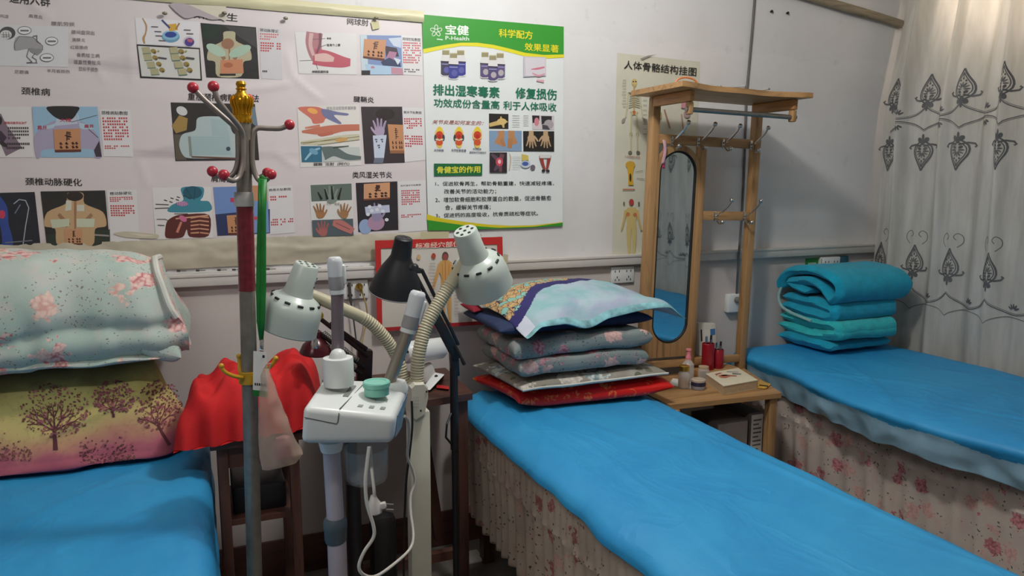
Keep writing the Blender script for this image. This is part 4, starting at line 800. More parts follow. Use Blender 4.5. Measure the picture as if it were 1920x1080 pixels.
SKIRT = floral('skirt_floral', rgb(206, 190, 172), rgb(190, 176, 160), rgb(186, 128, 124), rgb(150, 88, 84), rgb(104, 84, 74), 13, 62, 0.95, 0.30, 0.2, 0.1, 0.3)
SKIRT2 = floral('skirt_floral_rose', rgb(210, 196, 184), rgb(196, 186, 176), rgb(206, 140, 146), rgb(164, 94, 98), rgb(112, 112, 98), 15, 60, 0.95, 0.36, 0.2, 0.1, 0.12)
def creases(x, y, seed):
    r = random.Random(seed); h = 0
    for k in range(16):
        ang = r.uniform(-1.2, 0.6); ox, oy = r.uniform(0, .62), r.uniform(-1.9, 0); c, s_ = math.cos(ang), math.sin(ang)
        d = (x - ox) * c + (y - oy) * s_; l = -(x - ox) * s_ + (y - oy) * c
        h += r.uniform(.4, 1) * math.exp(-(d / r.uniform(.007, .018)) ** 2 - (l / r.uniform(.15, .45)) ** 2)
    return 0.0055 * h
def make_bed(label, x0, x1, y0, y1, zt, name='massage_bed'):
    b = thing(name, label, 'bed', ((x0 + x1) / 2, (y0 + y1) / 2, 0), 'massage beds')
    MB().box((x0 + .03, y0 + .02, zt - .085), (x1 - .03, y1 - .02, zt - .006), bev=.02).build('mattress', M('bed_vinyl', rgb(90, 80, 72), 0.5), b)
    mb = MB(); mb.box((x0 + .05, y0 + .05, zt - .135), (x0 + .09, y1 - .05, zt - .086)); mb.box((x1 - .09, y0 + .05, zt - .135), (x1 - .05, y1 - .05, zt - .086)); mb.box((x0 + .0901, y0 + .05, zt - .135), (x1 - .0901, y0 + .09, zt - .086)); mb.box((x0 + .0901, y1 - .09, zt - .135), (x1 - .0901, y1 - .05, zt - .086))
    mb.build('frame', DARKWOOD, b)
    for lx in (x0 + .075, x1 - .075):
        for ly in (y0 + .08, y1 - .08): MB().box((lx - .022, ly - .022, 0), (lx + .022, ly + .022, zt - .136), bev=.003).build('leg', DARKWOOD_Z, b)
    return b
def make_sheet(label, prof, y0, y1, seed, group, drop=.05, hemwave=.01, name='bed_sheet', liner=None, gather=0.0, lx=None):
    """prof: (x, z) points from left hem over the top to right hem"""
    pr = smooth_path([(x, 0, z) for x, z in prof], 5); L = [0]
    for a, b_ in zip(pr, pr[1:]): L.append(L[-1] + (b_ - a).length)
    N = len(pr) - 1; tot = L[-1]
    def fn(u, v):
        i = min(N - 1, int(u * N)); f = u * N - i; p = pr[i].lerp(pr[i + 1], f); s_ = L[i] + (L[i + 1] - L[i]) * f
        e = min(s_, tot - s_); hem = 1 - sstep(0.0, 0.12, e); y = y1 + (y0 - y1) * v
        end = sstep(0, .03, v) * sstep(0, .03, 1 - v)
        z = p.z + creases(p.x - prof[0][0], y, seed) * (1 - hem) + 0.003 * nz(p.x * 5, y * 5, seed) + hemwave * hem * nz(y * 9, s_ * 5, seed + 3)
        x = p.x + hem * 0.012 * nz(y * 7, 5, seed + 1) * (1 if s_ > tot / 2 else -1)
        if lx and u < .5: x += lx(y) * (1 - sstep(.2, .5, u)); x += .016 * (1 - sstep(0, .22, u)) * nz(y * 16, s_ * 12, 4); z += .012 * (1 - sstep(0, .2, u)) * nz(y * 12, s_ * 16, 6)
        if gather and v > .8: g = sstep(.86, 1, v); z += gather * g * (nz(p.x * 26, y * 30, seed) * .7) ; 
        z -= drop * (1 - end) ** 2 * (.6 if v > .5 else 1)
        return (x, y, z)
    mb = MB(); mb.grid(fn, N * 2, 150, mif=(lambda u, v: 1 if (liner and liner(u, v)) else 0)); o = mb.build(name, [BLUE, LINER], solid=.0012); tag(o, label, 'sheet', group); return o
def make_skirt(label, path, z0, zg, z1, mat, group, seed=1, pleat=.055, amp=.016, closed=False, name='bed_skirt'):
    """path: plan polyline (x, y); outward is to the left of travel"""
    P = [Vector((x, y, 0)) for x, y in path]; L = [0]
    for a, b_ in zip(P, P[1:]): L.append(L[-1] + (b_ - a).length)
    tot = L[-1]
    def at(s_):
        s_ = max(0, min(tot - 1e-6, s_)); i = max(j for j in range(len(L) - 1) if L[j] <= s_); f = (s_ - L[i]) / (L[i + 1] - L[i]); d = (P[i + 1] - P[i]).normalized(); return P[i].lerp(P[i + 1], f), Vector((-d.y, d.x, 0))
    def fn(u, v):
        s_ = u * tot; p, n = at(s_); z = z1 + (z0 - z1) * v
        g = max(0.0, (zg - z) / (zg - z0)); ph = s_ * 2 * math.pi / pleat + 2.5 * nz(s_ * 5, seed)
        d = 0.004 * nz(s_ * 6, z * 5, seed)
        if g > 0: d += amp * (0.25 + .75 * g) * math.sin(ph) * (0.7 + .5 * nz(s_ * 9, seed + 7)) + 0.012 * g
        else: d += 0.0015 * math.sin(ph * 1.7)
        d += -0.004 * math.exp(-((z - zg) / .006) ** 2)
        z -= (0.012 * nz(s_ * 7, 1, seed) * v)
        return (p.x + n.x * d, p.y + n.y * d, z)
    o = MB().grid(fn, int(tot / 0.0065), 34).build(name, mat, solid=.0015); tag(o, label, 'bed skirt', group); return o
GS, GK = 'blue bed sheets', 'floral bed skirts'
# centre bed
make_bed('massage bed in the centre carrying the tall stack of pillows', .83, 1.44, -1.95, -.10, .615)
make_sheet('bright blue sheet on the centre bed below the red pillow', [(.800, .572), (.806, .590), (.825, .606), (.87, .620), (.93, .624), (1.06, .624), (1.2, .624), (1.34, .624), (1.41, .621), (1.445, .606), (1.455, .575), (1.457, .54)], -1.97, -.10, 3, GS, .06, .007, gather=.03)
make_skirt('grubby beige floral skirt around the centre bed with a long ruffle', [(1.445, -.115), (.835, -.115), (.822, -.13), (.822, -1.93), (.84, -1.955), (1.44, -1.955)], .2, .455, .592, SKIRT, GK, 4, .062, .017)
# right bed
make_bed('massage bed against the curtain carrying the folded teal blanket', 2.085, 2.80, -2.1, -.06, .65)
make_sheet('blue sheet with a silvery hanging edge on the bed by the curtain', [(2.092, .525), (2.080, .56), (2.070, .60), (2.058, .632), (2.066, .650), (2.10, .661), (2.18, .664), (2.3, .664), (2.5, .664), (2.66, .664), (2.74, .660), (2.785, .64), (2.79, .6)], -2.1, -.03, 8, GS, .05, .016, liner=lambda u, v: u < .19 + .02 * math.sin(v * 40), gather=.02, lx=lambda y: -.075 * sstep(-.25, -.8, y) + .06 * sstep(-.95, -1.5, y))
make_skirt('pinkish floral skirt with tight gathers on the bed by the curtain', [(2.78, -.07), (2.12, -.07), (2.11, -.085), (2.11, -2.08), (2.13, -2.1), (2.78, -2.1)], .17, .44, .585, SKIRT2, GK, 9, .085, .014)
# left bed
make_bed('massage bed at the left edge under the tree print pillow', -.68, -.02, -1.95, -.10, .615)
make_sheet('blue sheet on the left bed hanging loose along its right side', [(-.70, .56), (-.69, .6), (-.66, .618), (-.6, .624), (-.4, .624), (-.2, .624), (-.08, .624), (-.04, .620), (-.014, .600), (-.004, .56), (-.006, .50), (.002, .44), (-.004, .38)], -1.97, -.10, 13, GS, .08, .02)
o = MB().box((-.03, -.95, .02), (.0, -.70, .36), bev=.012).build('orange_packet', M('orange_plastic', rgb(196, 92, 34), 0.4)); tag(o, 'sliver of an orange packet under the hanging sheet of the left bed', 'packet')
# ------------------------------------------------------------------ pillows, quilts, blanket
FL_MINT = floral('mint_floral', rgb(192, 202, 194), rgb(168, 188, 178), rgb(224, 190, 182), rgb(196, 116, 116), rgb(140, 136, 122), 11.5, 96, 0.85, 0.46, 0.21, 0.12)
FL_GREY = floral('greyed_floral', rgb(140, 150, 146), rgb(122, 134, 132), rgb(190, 140, 148), rgb(160, 84, 98), rgb(88, 92, 84), 16, 90, 0.9, 0.44, 0.22, 0.15)
FL_PAD = floral('beige_pad_floral', rgb(158, 148, 134), rgb(140, 136, 126), rgb(196, 202, 196), rgb(120, 140, 140), rgb(110, 110, 90), 9, 22, 0.9, 0.4, 0.3, 0.15)
def satin():
    t = NT('red_satin'); c = t.coord(); v = t.voro(c, 26); w = t.noise(c, 40, 3, .6, 1.5)
    m = t.math('MULTIPLY', t.math('LESS_THAN', v.outputs['Distance'], .42), t.math('GREATER_THAN', w.outputs[0], .52))
    t.base(t.mix(t.math('MULTIPLY', m, .8), rgb(206, 24, 20), rgb(222, 120, 66))); t.set(Roughness=.32); t.bump(w.outputs[0], .15, .004); return t.m
SATIN = satin()
NAVY = M('navy_cloth', rgb(34, 50, 86), .8, var=.15, vs=30, bump=.15)
NAVY2 = M('navy_print', rgb(46, 42, 104), .75, var=.15, vs=30)
def goldflower():
    t = NT('gold_flower_print'); c = t.coord(); w = t.noise(c, 40, 2)
    off = t.node('ShaderNodeVectorMath', operation='MULTIPLY_ADD'); t.link(w.outputs['Color'], off.inputs[0]); off.inputs[1].default_value = (.012,) * 3; t.link(c, off.inputs[2])
    a = t.voro(off.outputs[0], 44); e = t.voro(off.outputs[0], 44, 'DISTANCE_TO_EDGE'); sc = t.node('ShaderNodeSeparateColor'); t.link(a.outputs['Color'], sc.inputs[0])
    pet = t.voro(off.outputs[0], 110, 'DISTANCE_TO_EDGE')
    g = t.ramp(a.outputs['Distance'], [(.0, rgb(226, 200, 150)), (.5, rgb(206, 170, 116))])
    g = t.mix(t.math('LESS_THAN', pet.outputs['Distance'], .04), g, rgb(120, 84, 56)); g = t.mix(t.math('GREATER_THAN', sc.outputs[0], .74), g, rgb(136, 190, 176))
    g = t.mix(t.math('LESS_THAN', e.outputs['Distance'], .03), g, rgb(54, 44, 70)); t.base(g); t.set(Roughness=.8); return t.m
GOLD = goldflower()
def pale():
    t = NT('pale_turquoise_print'); c = t.coord(); n = t.noise(c, 6, 4, .6, .8); m = t.noise(t.mapping(c, (1, 2, 3), (3, 1, 0)), 5, 4)
    g = t.ramp(n.outputs[0], [(.3, rgb(150, 186, 190)), (.48, rgb(172, 192, 204)), (.62, rgb(168, 174, 198)), (.75, rgb(140, 192, 188))])
    s = t.node('ShaderNodeSeparateXYZ'); t.link(c, s.inputs[0])
    t.base(t.mix(t.math('MULTIPLY', t.ramp(m.outputs[0], [(.46, (0, 0, 0)), (.64, (1, 1, 1))]), .6), g, rgb(112, 178, 182))); t.set(Roughness=.7); t.bump(n.outputs[0], .15, .01); return t.m
PALE = pale(); PALE_HEM = M('turquoise_hem', rgb(136, 190, 196), .7, var=.45, vs=26); WHITE_HEM = M('white_hem', rgb(206, 212, 226), .7, var=.05)
PIPING = M('white_piping', rgb(206, 206, 196), .7, var=.06)

def cushion(mb, mid, ht, hb, p=2.6, wr=.004, seed=1, nu=54, nv=36, mif=None, tuck=.55):
    """closed soft slab: mid(u, v) in -1..1 is its middle surface; ht, hb its half heights"""
    def side(sg, h):
        def fn(a, b):
            u, v = math.sin(math.pi * (a - .5)), math.sin(math.pi * (b - .5)); f = (max(0, 1 - abs(u) ** p) * max(0, 1 - abs(v) ** p)) ** tuck
            m = Vector(mid(u, v)); w = wr * (nz(m.x * 11, m.y * 11, seed + sg) + .6 * nz(m.x * 24, m.y * 24, seed + 5)) * f
            return (m.x, m.y, m.z + sg * h * f + w * (1 if sg > 0 else .5))
        return fn
    mb.grid(side(1, ht), nu, nv, mif=mif); b0 = len(mb.f); mb.grid(side(-1, hb), nu, nv, mif=mif)
    return mb
def quadmid(bl, br, tr, tl, fz=None, pinch=.05):
    """middle surface over four plan corners (x, y, z): front-left, front-right, back-right, back-left; edges bow in between the corners"""
    bl, br, tr, tl = map(Vector, (bl, br, tr, tl))
    def mid(u, v):
        uu = u * (1 - pinch * (1 - v * v) * abs(u)); vv = v * (1 - pinch * (1 - u * u) * abs(v)); a, b = (uu + 1) / 2, (vv + 1) / 2
        m = bl.lerp(br, a).lerp(tl.lerp(tr, a), b)
        if fz: m = m + Vector((0, 0, fz(u, v)))
        return m
    return mid
def loop_body(mb, sect, ulen, nu, ns, mi=0, mif=None, cap=True, sq=0.0, ci=(0, 0)):
    """body of changing section: sect(k, a) -> closed loop point for station k in 0..1 and turn a in 0..1"""
    vs = [sect(i / nu, j / ns) for i in range(nu + 1) for j in range(ns)]; fs = []; b = len(mb.v); mb.v += [Vector(x) for x in vs]
    for i in range(nu):
        for j in range(ns):
            j2 = (j + 1) % ns; mb.f.append((b + i * ns + j, b + i * ns + j2, b + (i + 1) * ns + j2, b + (i + 1) * ns + j)); mb.mi.append(mif((i + .5) / nu, (j + .5) / ns) if mif else mi); mb.sm.append(True); mb.col.append(None)
    if cap:
        for i in (0, nu):
            ring = [b + i * ns + j for j in range(ns)]; c = sum((mb.v[q] for q in ring), Vector()) / ns; ci_ = len(mb.v); mb.v.append(c)
            for j in range(ns): mb.f.append((ring[j], ring[(j + 1) % ns], ci_) if i else (ring[(j + 1) % ns], ring[j], ci_)); mb.mi.append(mi); mb.sm.append(True); mb.col.append(None)
def closed_curve(pts, n):
    pts = [Vector((0, y, z)) for y, z in pts]; out = []; m = len(pts); per = n // m + 1
    for i in range(m):
        p0, p1, p2, p3 = pts[(i - 1) % m], pts[i], pts[(i + 1) % m], pts[(i + 2) % m]
        for k in range(per):
            t = k / per; out.append(0.5 * ((2 * p1) + (p2 - p0) * t + (2 * p0 - 5 * p1 + 4 * p2 - p3) * t * t + (3 * p1 - p0 - 3 * p2 + p3) * t ** 3))
    return out
def samp(c, a):
    n = len(c); f = (a % 1) * n; i = int(f) % n; return c[i].lerp(c[(i + 1) % n], f - int(f))

# ---- tree print pillow on the left bed
TP = closed_curve([(-.445, .632), (-.437, .655), (-.425, .69), (-.405, .75), (-.375, .81), (-.32, .862), (-.25, .872), (-.17, .855), (-.12, .78), (-.11, .69), (-.13, .632), (-.22, .628), (-.34, .628)], 120)
def tree_pt(x, a, out=0.0):
    s = samp(TP, a); t2 = samp(TP, a + .004); n = Vector((0, -(t2.z - s.z), (t2.y - s.y))).normalized()
    xe = -.045 - .09 * sstep(.63, .88, s.z); k = (x + .9) / .86; xx = -.9 + k * (xe + .9)
    c = Vector((0, -.30, .74)); e = sstep(.88, 1.0, k); q = c + (s - c) * (1 - .25 * e * e) if e else s
    if e: q = Vector((0, s.y + (-.33 - s.y) * .75 * e ** 2, s.z))
    w = .006 * nz(xx * 7, s.z * 8, 2) + .004 * nz(xx * 16, s.z * 16, 5) + .007 * math.exp(-((s.z - .73 - .35 * (xx + .35)) / .012) ** 2) * (1 if xx > -.4 else 0)
    return Vector((xx, q.y, q.z)) + n * (w + out)
def tree_mat():
    t = NT('tree_pillow_print'); c = t.coord(); s = t.node('ShaderNodeSeparateXYZ'); t.link(c, s.inputs[0]); n = t.noise(c, 9, 4)
    h = t.math('ADD', s.outputs[2], t.math('MULTIPLY', t.math('SUBTRACT', n.outputs[0], .5), .10))
    h = t.math('ADD', h, t.math('MULTIPLY', s.outputs[0], -.05))
    g = t.ramp(t.math('MULTIPLY', h, 4.0), [(0.0, rgb(146, 70, 92)), (.16, rgb(182, 98, 112)), (.30, rgb(200, 150, 116)), (.45, rgb(206, 186, 118)), (.66, rgb(194, 186, 112)), (.86, rgb(136, 130, 82)), (1.0, rgb(112, 102, 70))])
    sp = t.noise(c, 90, 2); g = t.mix(t.ramp(sp.outputs[0], [(.55, (0, 0, 0)), (.7, (.22, .22, .22))]), g, rgb(120, 76, 70)); t.base(g); t.set(Roughness=.8); t.bump(t.noise(c, 240, 2).outputs[0], .1, .002); return t.m
BRANCH = M('printed_branch', rgb(92, 42, 52), .8); BLOSSOM = M('printed_blossom', rgb(164, 92, 104), .8); LEAFD = M('printed_leaf', rgb(112, 70, 62), .8)
PT = thing('pillow', 'plump yellow and pink pillow printed with blossoming trees on the left bed', 'pillow', (-.47, -.28, .625))
mb = MB(); loop_body(mb, lambda k, a: tree_pt(-.9 + .86 * k, a), .86, 90, 120)
def tp(px, py):
    """nearest point of the pillow's front for a printed detail, as (x, turn)"""
    p = PY(px, py, -.43); best = min((abs(samp(TP, a / 200).z - p.z), a / 200) for a in range(0, 78)); s = samp(TP, best[1]); p = PY(px, py, s.y); best = min((abs(samp(TP, a / 400).z - p.z), a / 400) for a in range(0, 156)); return p.x, best[1]
def txy(x, a):
    xe = -.045 - .09 * sstep(.63, .88, samp(TP, a).z); return -.9 + (x + .9) / (xe + .9) * .86
def tstroke(p, q, w0, w1, mi):
    vs = []; l = math.hypot(q[0] - p[0], q[1] - p[1]) or 1; nx, ny = -(q[1] - p[1]) / l, (q[0] - p[0]) / l; n = max(1, int(l / 8))
    for i in range(n + 1):
        t = i / n; x, y = p[0] + (q[0] - p[0]) * t, p[1] + (q[1] - p[1]) * t; w = (w0 + (w1 - w0) * t) / 2
        for sg in (1, -1): X, a = tp(x + nx * w * sg, y + ny * w * sg); vs.append(tree_pt(txy(X, a), a, .0016))
    mb.add(vs, [(2 * i, 2 * i + 1, 2 * i + 3, 2 * i + 2) for i in range(n)], mi)
def tdot(x, y, r, mi):
    vs = []
    for k in range(5): X, a = tp(x + r * math.cos(k * 1.2566 + x), y + r * .8 * math.sin(k * 1.2566 + x)); vs.append(tree_pt(txy(X, a), a, .0018))
    mb.add(vs, [tuple(range(5))], mi, False)
rt = random.Random(7)
def grow(x, y, ang, l, w, d, out):
    x2, y2 = x + l * math.cos(ang), y - l * math.sin(ang); tstroke((x, y), (x2, y2), w, w * .65, 1); out.append((x2, y2))
    if d > 0:
        for da in (-.5, .02, .48) if d > 1 else (-.45, .4): grow(x2, y2, ang + da + rt.uniform(-.15, .15), l * rt.uniform(.62, .8), w * .58, d - 1, out)
def tree(x, y, trunk, cr_x, cr_y, w, nd, mats=(2, 3), depth=3, lean=0.0):
    tips = []; tstroke((x, y), (x - 2 + lean * trunk, y - trunk), w, w * .7, 1)
    for a in (.5, 1.05, 1.6, 2.1, 2.65): grow(x - 2 + lean * trunk, y - trunk, a, cr_y * .42, w * .45, depth - 1, tips)
    cx, cy = x + lean * trunk, y - trunk - cr_y * .55
    for k in range(nd):
        t = rt.uniform(0, 6.283); r = math.sqrt(rt.random()); tdot(cx + cr_x * r * math.cos(t), cy + cr_y * r * math.sin(t) * (1 if math.sin(t) < 0 else .75), rt.uniform(1.5, 2.8), rt.choice(mats))
tree(105, 848, 36, 66, 60, 9, 340); tree(214, 786, 12, 40, 40, 5, 300, (2, 2, 3), 2); tree(318, 842, 40, 44, 52, 6, 300, (2, 3), 2, -.5)
for k in range(240): tdot(rt.uniform(150, 256), 872 - abs(rt.gauss(0, 18)), rt.uniform(1.4, 2.6), rt.choice((2, 3, 1)))
for k in range(110): tdot(rt.uniform(-5, 60), 868 - abs(rt.gauss(0, 16)), rt.uniform(1.4, 2.4), rt.choice((2, 3)))
mb.build('cover', [tree_mat(), BRANCH, BLOSSOM, LEAFD], PT)
# ---- thick mint quilt rolled on the tree pillow
RQ = closed_curve([(-.455, .93), (-.46, 1.0), (-.44, 1.08), (-.39, 1.14), (-.30, 1.165), (-.20, 1.15), (-.12, 1.09), (-.08, .99), (-.09, .915), (-.16, .885), (-.28, .882), (-.40, .886)], 120)
def rq(k, a):
    s = samp(RQ, a); x0, x1 = -1.0, -.085 + .045 * sstep(1.08, .93, s.z) - .02 * sstep(1.05, 1.16, s.z); x = x0 + (x1 - x0) * k; e = sstep(.90, 1, k); c = Vector((0, -.28, 1.0))
    q = c + (s - c) * (1 + .06 * (1 - k)) * (1 - .10 * e); q.z += .035 * (1 - k) * (s.z > 1)
    w = .016 * nz(x * 5, s.z * 5, s.y * 5 + 3) + .009 * nz(x * 15, s.z * 8, s.y * 8) + (.010 * nz(x * 26, s.z * 5, 9) * sstep(1.08, .93, s.z) if s.y < -.3 else 0) - (.018 * math.exp(-((s.z - .985 - .08 * nz(x * 3, 7)) / .02) ** 2) if s.y < -.3 else 0)
    d = (s - c).normalized(); return (x + (.012 * nz(s.y * 9, s.z * 9, 3) * e), q.y + d.y * w, q.z + d.z * w)
QT = thing('quilt', 'thick mint quilt with pink roses rolled up on top of the tree pillow', 'quilt', (-.5, -.27, .88))
mb = MB(); loop_body(mb, rq, .9, 90, 120); mb.build('roll', FL_MINT, QT)
ring = [Vector(rq(.985, (j / 60))) for j in range(61)]; up_ = [p + Vector((.008, -.004 if p.y < -.28 else .004, .004)) for p in ring if True]
seg = [up_[i] for i in range(0, 61) if up_[i].z > 1.0 and up_[i].y < -.2]
MB().tube(smooth_path(seg, 2), .009, 8).build('piping', PIPING, QT)
mb = MB(); cushion(mb, lambda u, v: (-.55 + .46 * u * (1 - .05 * v * v) , -.285 + .165 * v, .898 + .010 * nz(u * 4, v * 3)), .02, .014, 6, .006, 3); mb.build('lower_fold', FL_MINT, QT)
mb = MB(); cushion(mb, lambda u, v: (-.115 + .055 * u, -.38 + .07 * v, .945 + .03 * v - .02 * u), .045, .045, 3, .01, 9, 24, 24); mb.build('corner_fold', FL_MINT, QT)

# ---- stack on the centre bed
def soft(name, label, cat, mid, ht, hb, mats, mif=None, part='cover', group=None, **kw):
    a = Vector(mid(0, 0)); t = thing(name, label, cat, (a.x, a.y, a.z - hb), group); mb = MB(); cushion(mb, mid, ht, hb, mif=mif, **kw); mb.build(part, mats, t); return t
ST_ = 'pillows and pads stacked on the centre bed'
soft('pillow', 'glossy red satin pillow at the very bottom of the centre stack', 'pillow', quadmid((.925, -.425, .652), (1.478, -.485, .662), (1.50, -.12, .662), (.87, -.13, .657), lambda u, v: .010 * sstep(.6, 1, abs(u)) - .008 * sstep(.7, 1, -v)), .030, .024, SATIN, p=5, wr=.004, seed=2, tuck=.36, group=ST_)
t = soft('seat_pad', 'thin beige floral pad with white piping lying on the red satin pillow', 'pad', quadmid((.925, -.45, .699), (1.46, -.47, .707), (1.46, -.12, .710), (.872, -.13, .710), lambda u, v: .004 * nz(u * 2, v * 2, 4), .03), .024, .016, FL_PAD, p=6, seed=5, tuck=.4, group=ST_)
pm = quadmid((.925, -.45, .699), (1.46, -.47, .707), (1.46, -.12, .710), (.872, -.13, .710), lambda u, v: .004 * nz(u * 2, v * 2, 4), .03)
MB().tube([Vector(pm(-1 + 2 * i / 40, -1)) + Vector((0, -.003, 0)) for i in range(41)], .0045, 6).build('piping', PIPING, t)
# folded floral quilt: one quilt folded in two visible layers
FQ = thing('folded_quilt', 'greyish green rose quilt folded in two layers in the middle of the centre stack', 'quilt', (1.16, -.3, .725), ST_)
mb = MB(); cushion(mb, quadmid((.92, -.445, .760), (1.388, -.462, .768), (1.37, -.10, .766), (.915, -.10, .764), lambda u, v: .007 * nz(u * 2.5, v * 2, 1) - .006 * u * u, .02), .030, .030, 16, .007, 11, tuck=.36); mb.build('lower_layer', FL_GREY, FQ)
mb = MB(); cushion(mb, quadmid((.902, -.44, .818), (1.40, -.465, .828), (1.38, -.10, .826), (.90, -.10, .822), lambda u, v: .007 * nz(u * 2.2, v * 2, 6) + .006 * max(0, u) - .006 * u * u, .02), .032, .030, 16, .007, 12, tuck=.36); mb.build('upper_layer', FL_GREY, FQ)
soft('pillow', 'navy pillow pressed flat under the pale turquoise pillow', 'pillow', quadmid((.868, -.405, .876), (1.435, -.41, .880), (1.41, -.08, .885), (.86, -.07, .882), None, .03), .026, .022, NAVY, p=7, seed=14, tuck=.4, group=ST_)
def top_mid(u, v):
    uu = u * (1 - .03 * (1 - v * v)); a, b = (uu + 1) / 2, (v + 1) / 2
    m = Vector((.925, -.49, .893)).lerp(Vector((1.53, -.47, .893)), a).lerp(Vector((.868, -.105, .935)).lerp(Vector((1.45, -.09, .94)), a), b)
    m.z += .026 * (1 - u * u) * (.6 + .4 * v) - .022 * sstep(.3, 0, abs(u + .25)) * sstep(-.4, -1, v) + .028 * sstep(-.2, .7, u) * sstep(-.3, -1, v) * (1 - sstep(.75, 1, u)) - .03 * sstep(-.8, -1, u) * sstep(0, -1, v) - .012 * sstep(.8, 1, u)
    m.y += .05 * (1 - u * u) * sstep(-.6, -1, v) * .4
    return m
def top_mi(a, b):
    u, v = math.sin(math.pi * (a - .5)), math.sin(math.pi * (b - .5)); line = .16 + .10 * math.sin(u * 2.2 - .4) + .40 * sstep(-.1, .9, u) - .72 * sstep(-.35, -1, u)
    if v > line + .26 - .16 * sstep(.2, 1, u) + .05 * nz(u * 30, v * 30): return 1
    if v > line: return 2
    if v < -.93 or (u > .965): return 3
    if u < -.88: return 4
    return 0
soft('pillow', 'pale turquoise pillow with navy and gold flower band on top of the centre stack', 'pillow', top_mid, .060, .020, [PALE, GOLD, NAVY2, PALE_HEM, WHITE_HEM], top_mi, p=2.4, wr=.006, seed=21, nu=220, nv=150, tuck=.6, group=ST_)
mb = MB(); cushion(mb, quadmid((.858, -.19, .922), (.90, -.17, .924), (.905, -.05, .93), (.85, -.06, .93)), .012, .01, 3, .003, 30, 20, 16); o = mb.build('cloth_corner', M('dark_red_cloth', rgb(140, 24, 44), .7)); tag(o, 'dark red folded cloth corner peeping out behind the gold flower band', 'cloth')

# ---- folded teal blanket on the right bed
TEAL = M('teal_fleece', rgb(8, 158, 188), .95, var=.12, vs=30, bump=.35, bs=260); TEAL_L = M('pale_teal_fleece', rgb(44, 186, 190), .95, var=.12, vs=30, bump=.35, bs=260)
for m_ in (TEAL, TEAL_L): m_.node_tree.nodes['Principled BSDF'].inputs['Sheen Weight'].default_value = .12
def slab_path(path, th, x0f, x1f, name, mat, parent, seed, nx=60):
    """blanket layer: path in (y, z) given thickness, run along x; both ends rounded over"""
    pts = smooth_path([(0, y, z) for y, z in path], 7); L = []; Rr = []
    for i, p in enumerate(pts):
        a, b = pts[max(i - 1, 0)], pts[min(i + 1, len(pts) - 1)]; d = (b - a).normalized(); n = Vector((0, -d.z, d.y)); e = min(1, i / 4, (len(pts) - 1 - i) / 4); h = th / 2 * (.35 + .65 * math.sqrt(e)); L.append(p + n * h); Rr.append(p - n * h)
    loop = L + Rr[::-1]; m = len(loop); c = sum(loop, Vector()) / m
    mb = MB()
    def sect(k, a):
        i = int(round(a * m)) % m; s = loop[i]; x0, x1 = x0f(s.y, s.z), x1f(s.y, s.z); x = x0 + (x1 - x0) * k; e = max(sstep(.07, 0, k), sstep(.93, 1, k)); j = (m - 1 - i); o = loop[j % m]; q = s.lerp(o, .42 * e * e)
        w = .005 * nz(x * 8, s.y * 9, s.z * 9 + seed) + .003 * nz(x * 20, s.y * 20, s.z * 20); return (x, q.y + w * .6, q.z + w)
    loop_body(mb, sect, 1, nx, m, cap=False)
    for i in (0, nx):                                      # close the ends as a strip between both faces
        ring = [len(mb.v) - (nx + 1) * m + i * m + j for j in range(m)]
        for j in range(m // 2 - 1): mb.f.append((ring[j], ring[j + 1], ring[m - 2 - j], ring[m - 1 - j])); mb.mi.append(0); mb.sm.append(True); mb.col.append(None)
    return mb.build(name, mat, parent)
TB = thing('folded_blanket', 'teal fleece blanket folded into a high pile on the bed by the curtain', 'blanket', (2.47, -.19, .665))
xl = lambda y, z: 2.325 + .10 * (y + .19) * -1 * .35 + .012 * nz(y * 12, z * 22)
slab_path([(-.05, .690), (-.2, .688), (-.33, .688)], .046, lambda y, z: xl(y, z) - .005, lambda y, z: 2.665 + .01 * nz(y * 9, z), 'bottom_fold', TEAL, TB, 1)
slab_path([(-.04, .735), (-.2, .728), (-.335, .738), (-.35, .757), (-.335, .775), (-.2, .772), (-.05, .778)], .045, lambda y, z: xl(y, z) + .0, lambda y, z: 2.66 + .012 * nz(y * 9, z * 14), 'lower_fold', TEAL_L, TB, 2)
slab_path([(-.05, .822), (-.2, .815), (-.31, .815), (-.325, .835), (-.30, .852), (-.16, .856), (-.06, .862)], .047, xl, lambda y, z: 2.68 + .012 * nz(y * 9, z * 14), 'middle_fold', TEAL, TB, 3)
slab_path([(-.20, .900), (-.12, .915), (-.10, .932), (-.2, .944), (-.27, .925), (-.29, .905), (-.315, .884), (-.345, .905), (-.345, .945), (-.30, .978), (-.2, .990), (-.09, .975), (-.045, .935), (-.04, .895)], .038, lambda y, z: xl(y, z) - .012, lambda y, z: 2.74 - .25 * abs(z - .935) , 'rolled_top', TEAL, TB, 4)
pts = [Vector((xl(y, z) - .012, y, z)) for y, z in ((-.06, .90), (-.05, .86), (-.07, .82), (-.13, .80), (-.2, .79), (-.24, .785))]
MB().tube(smooth_path(pts, 4), .006, 6).build('pale_binding', M('pale_binding', rgb(150, 190, 186), .7), TB)
# let every layer rest on the one below it
TB.location.z += .009; QT.location.z += .010; PT.location.z += .006
for nm, dz in (('pillow.001', .004), ('seat_pad', .008), ('folded_quilt', .014), ('pillow.002', .017), ('pillow.003', .020)): bpy.data.objects[nm].location.z += dz
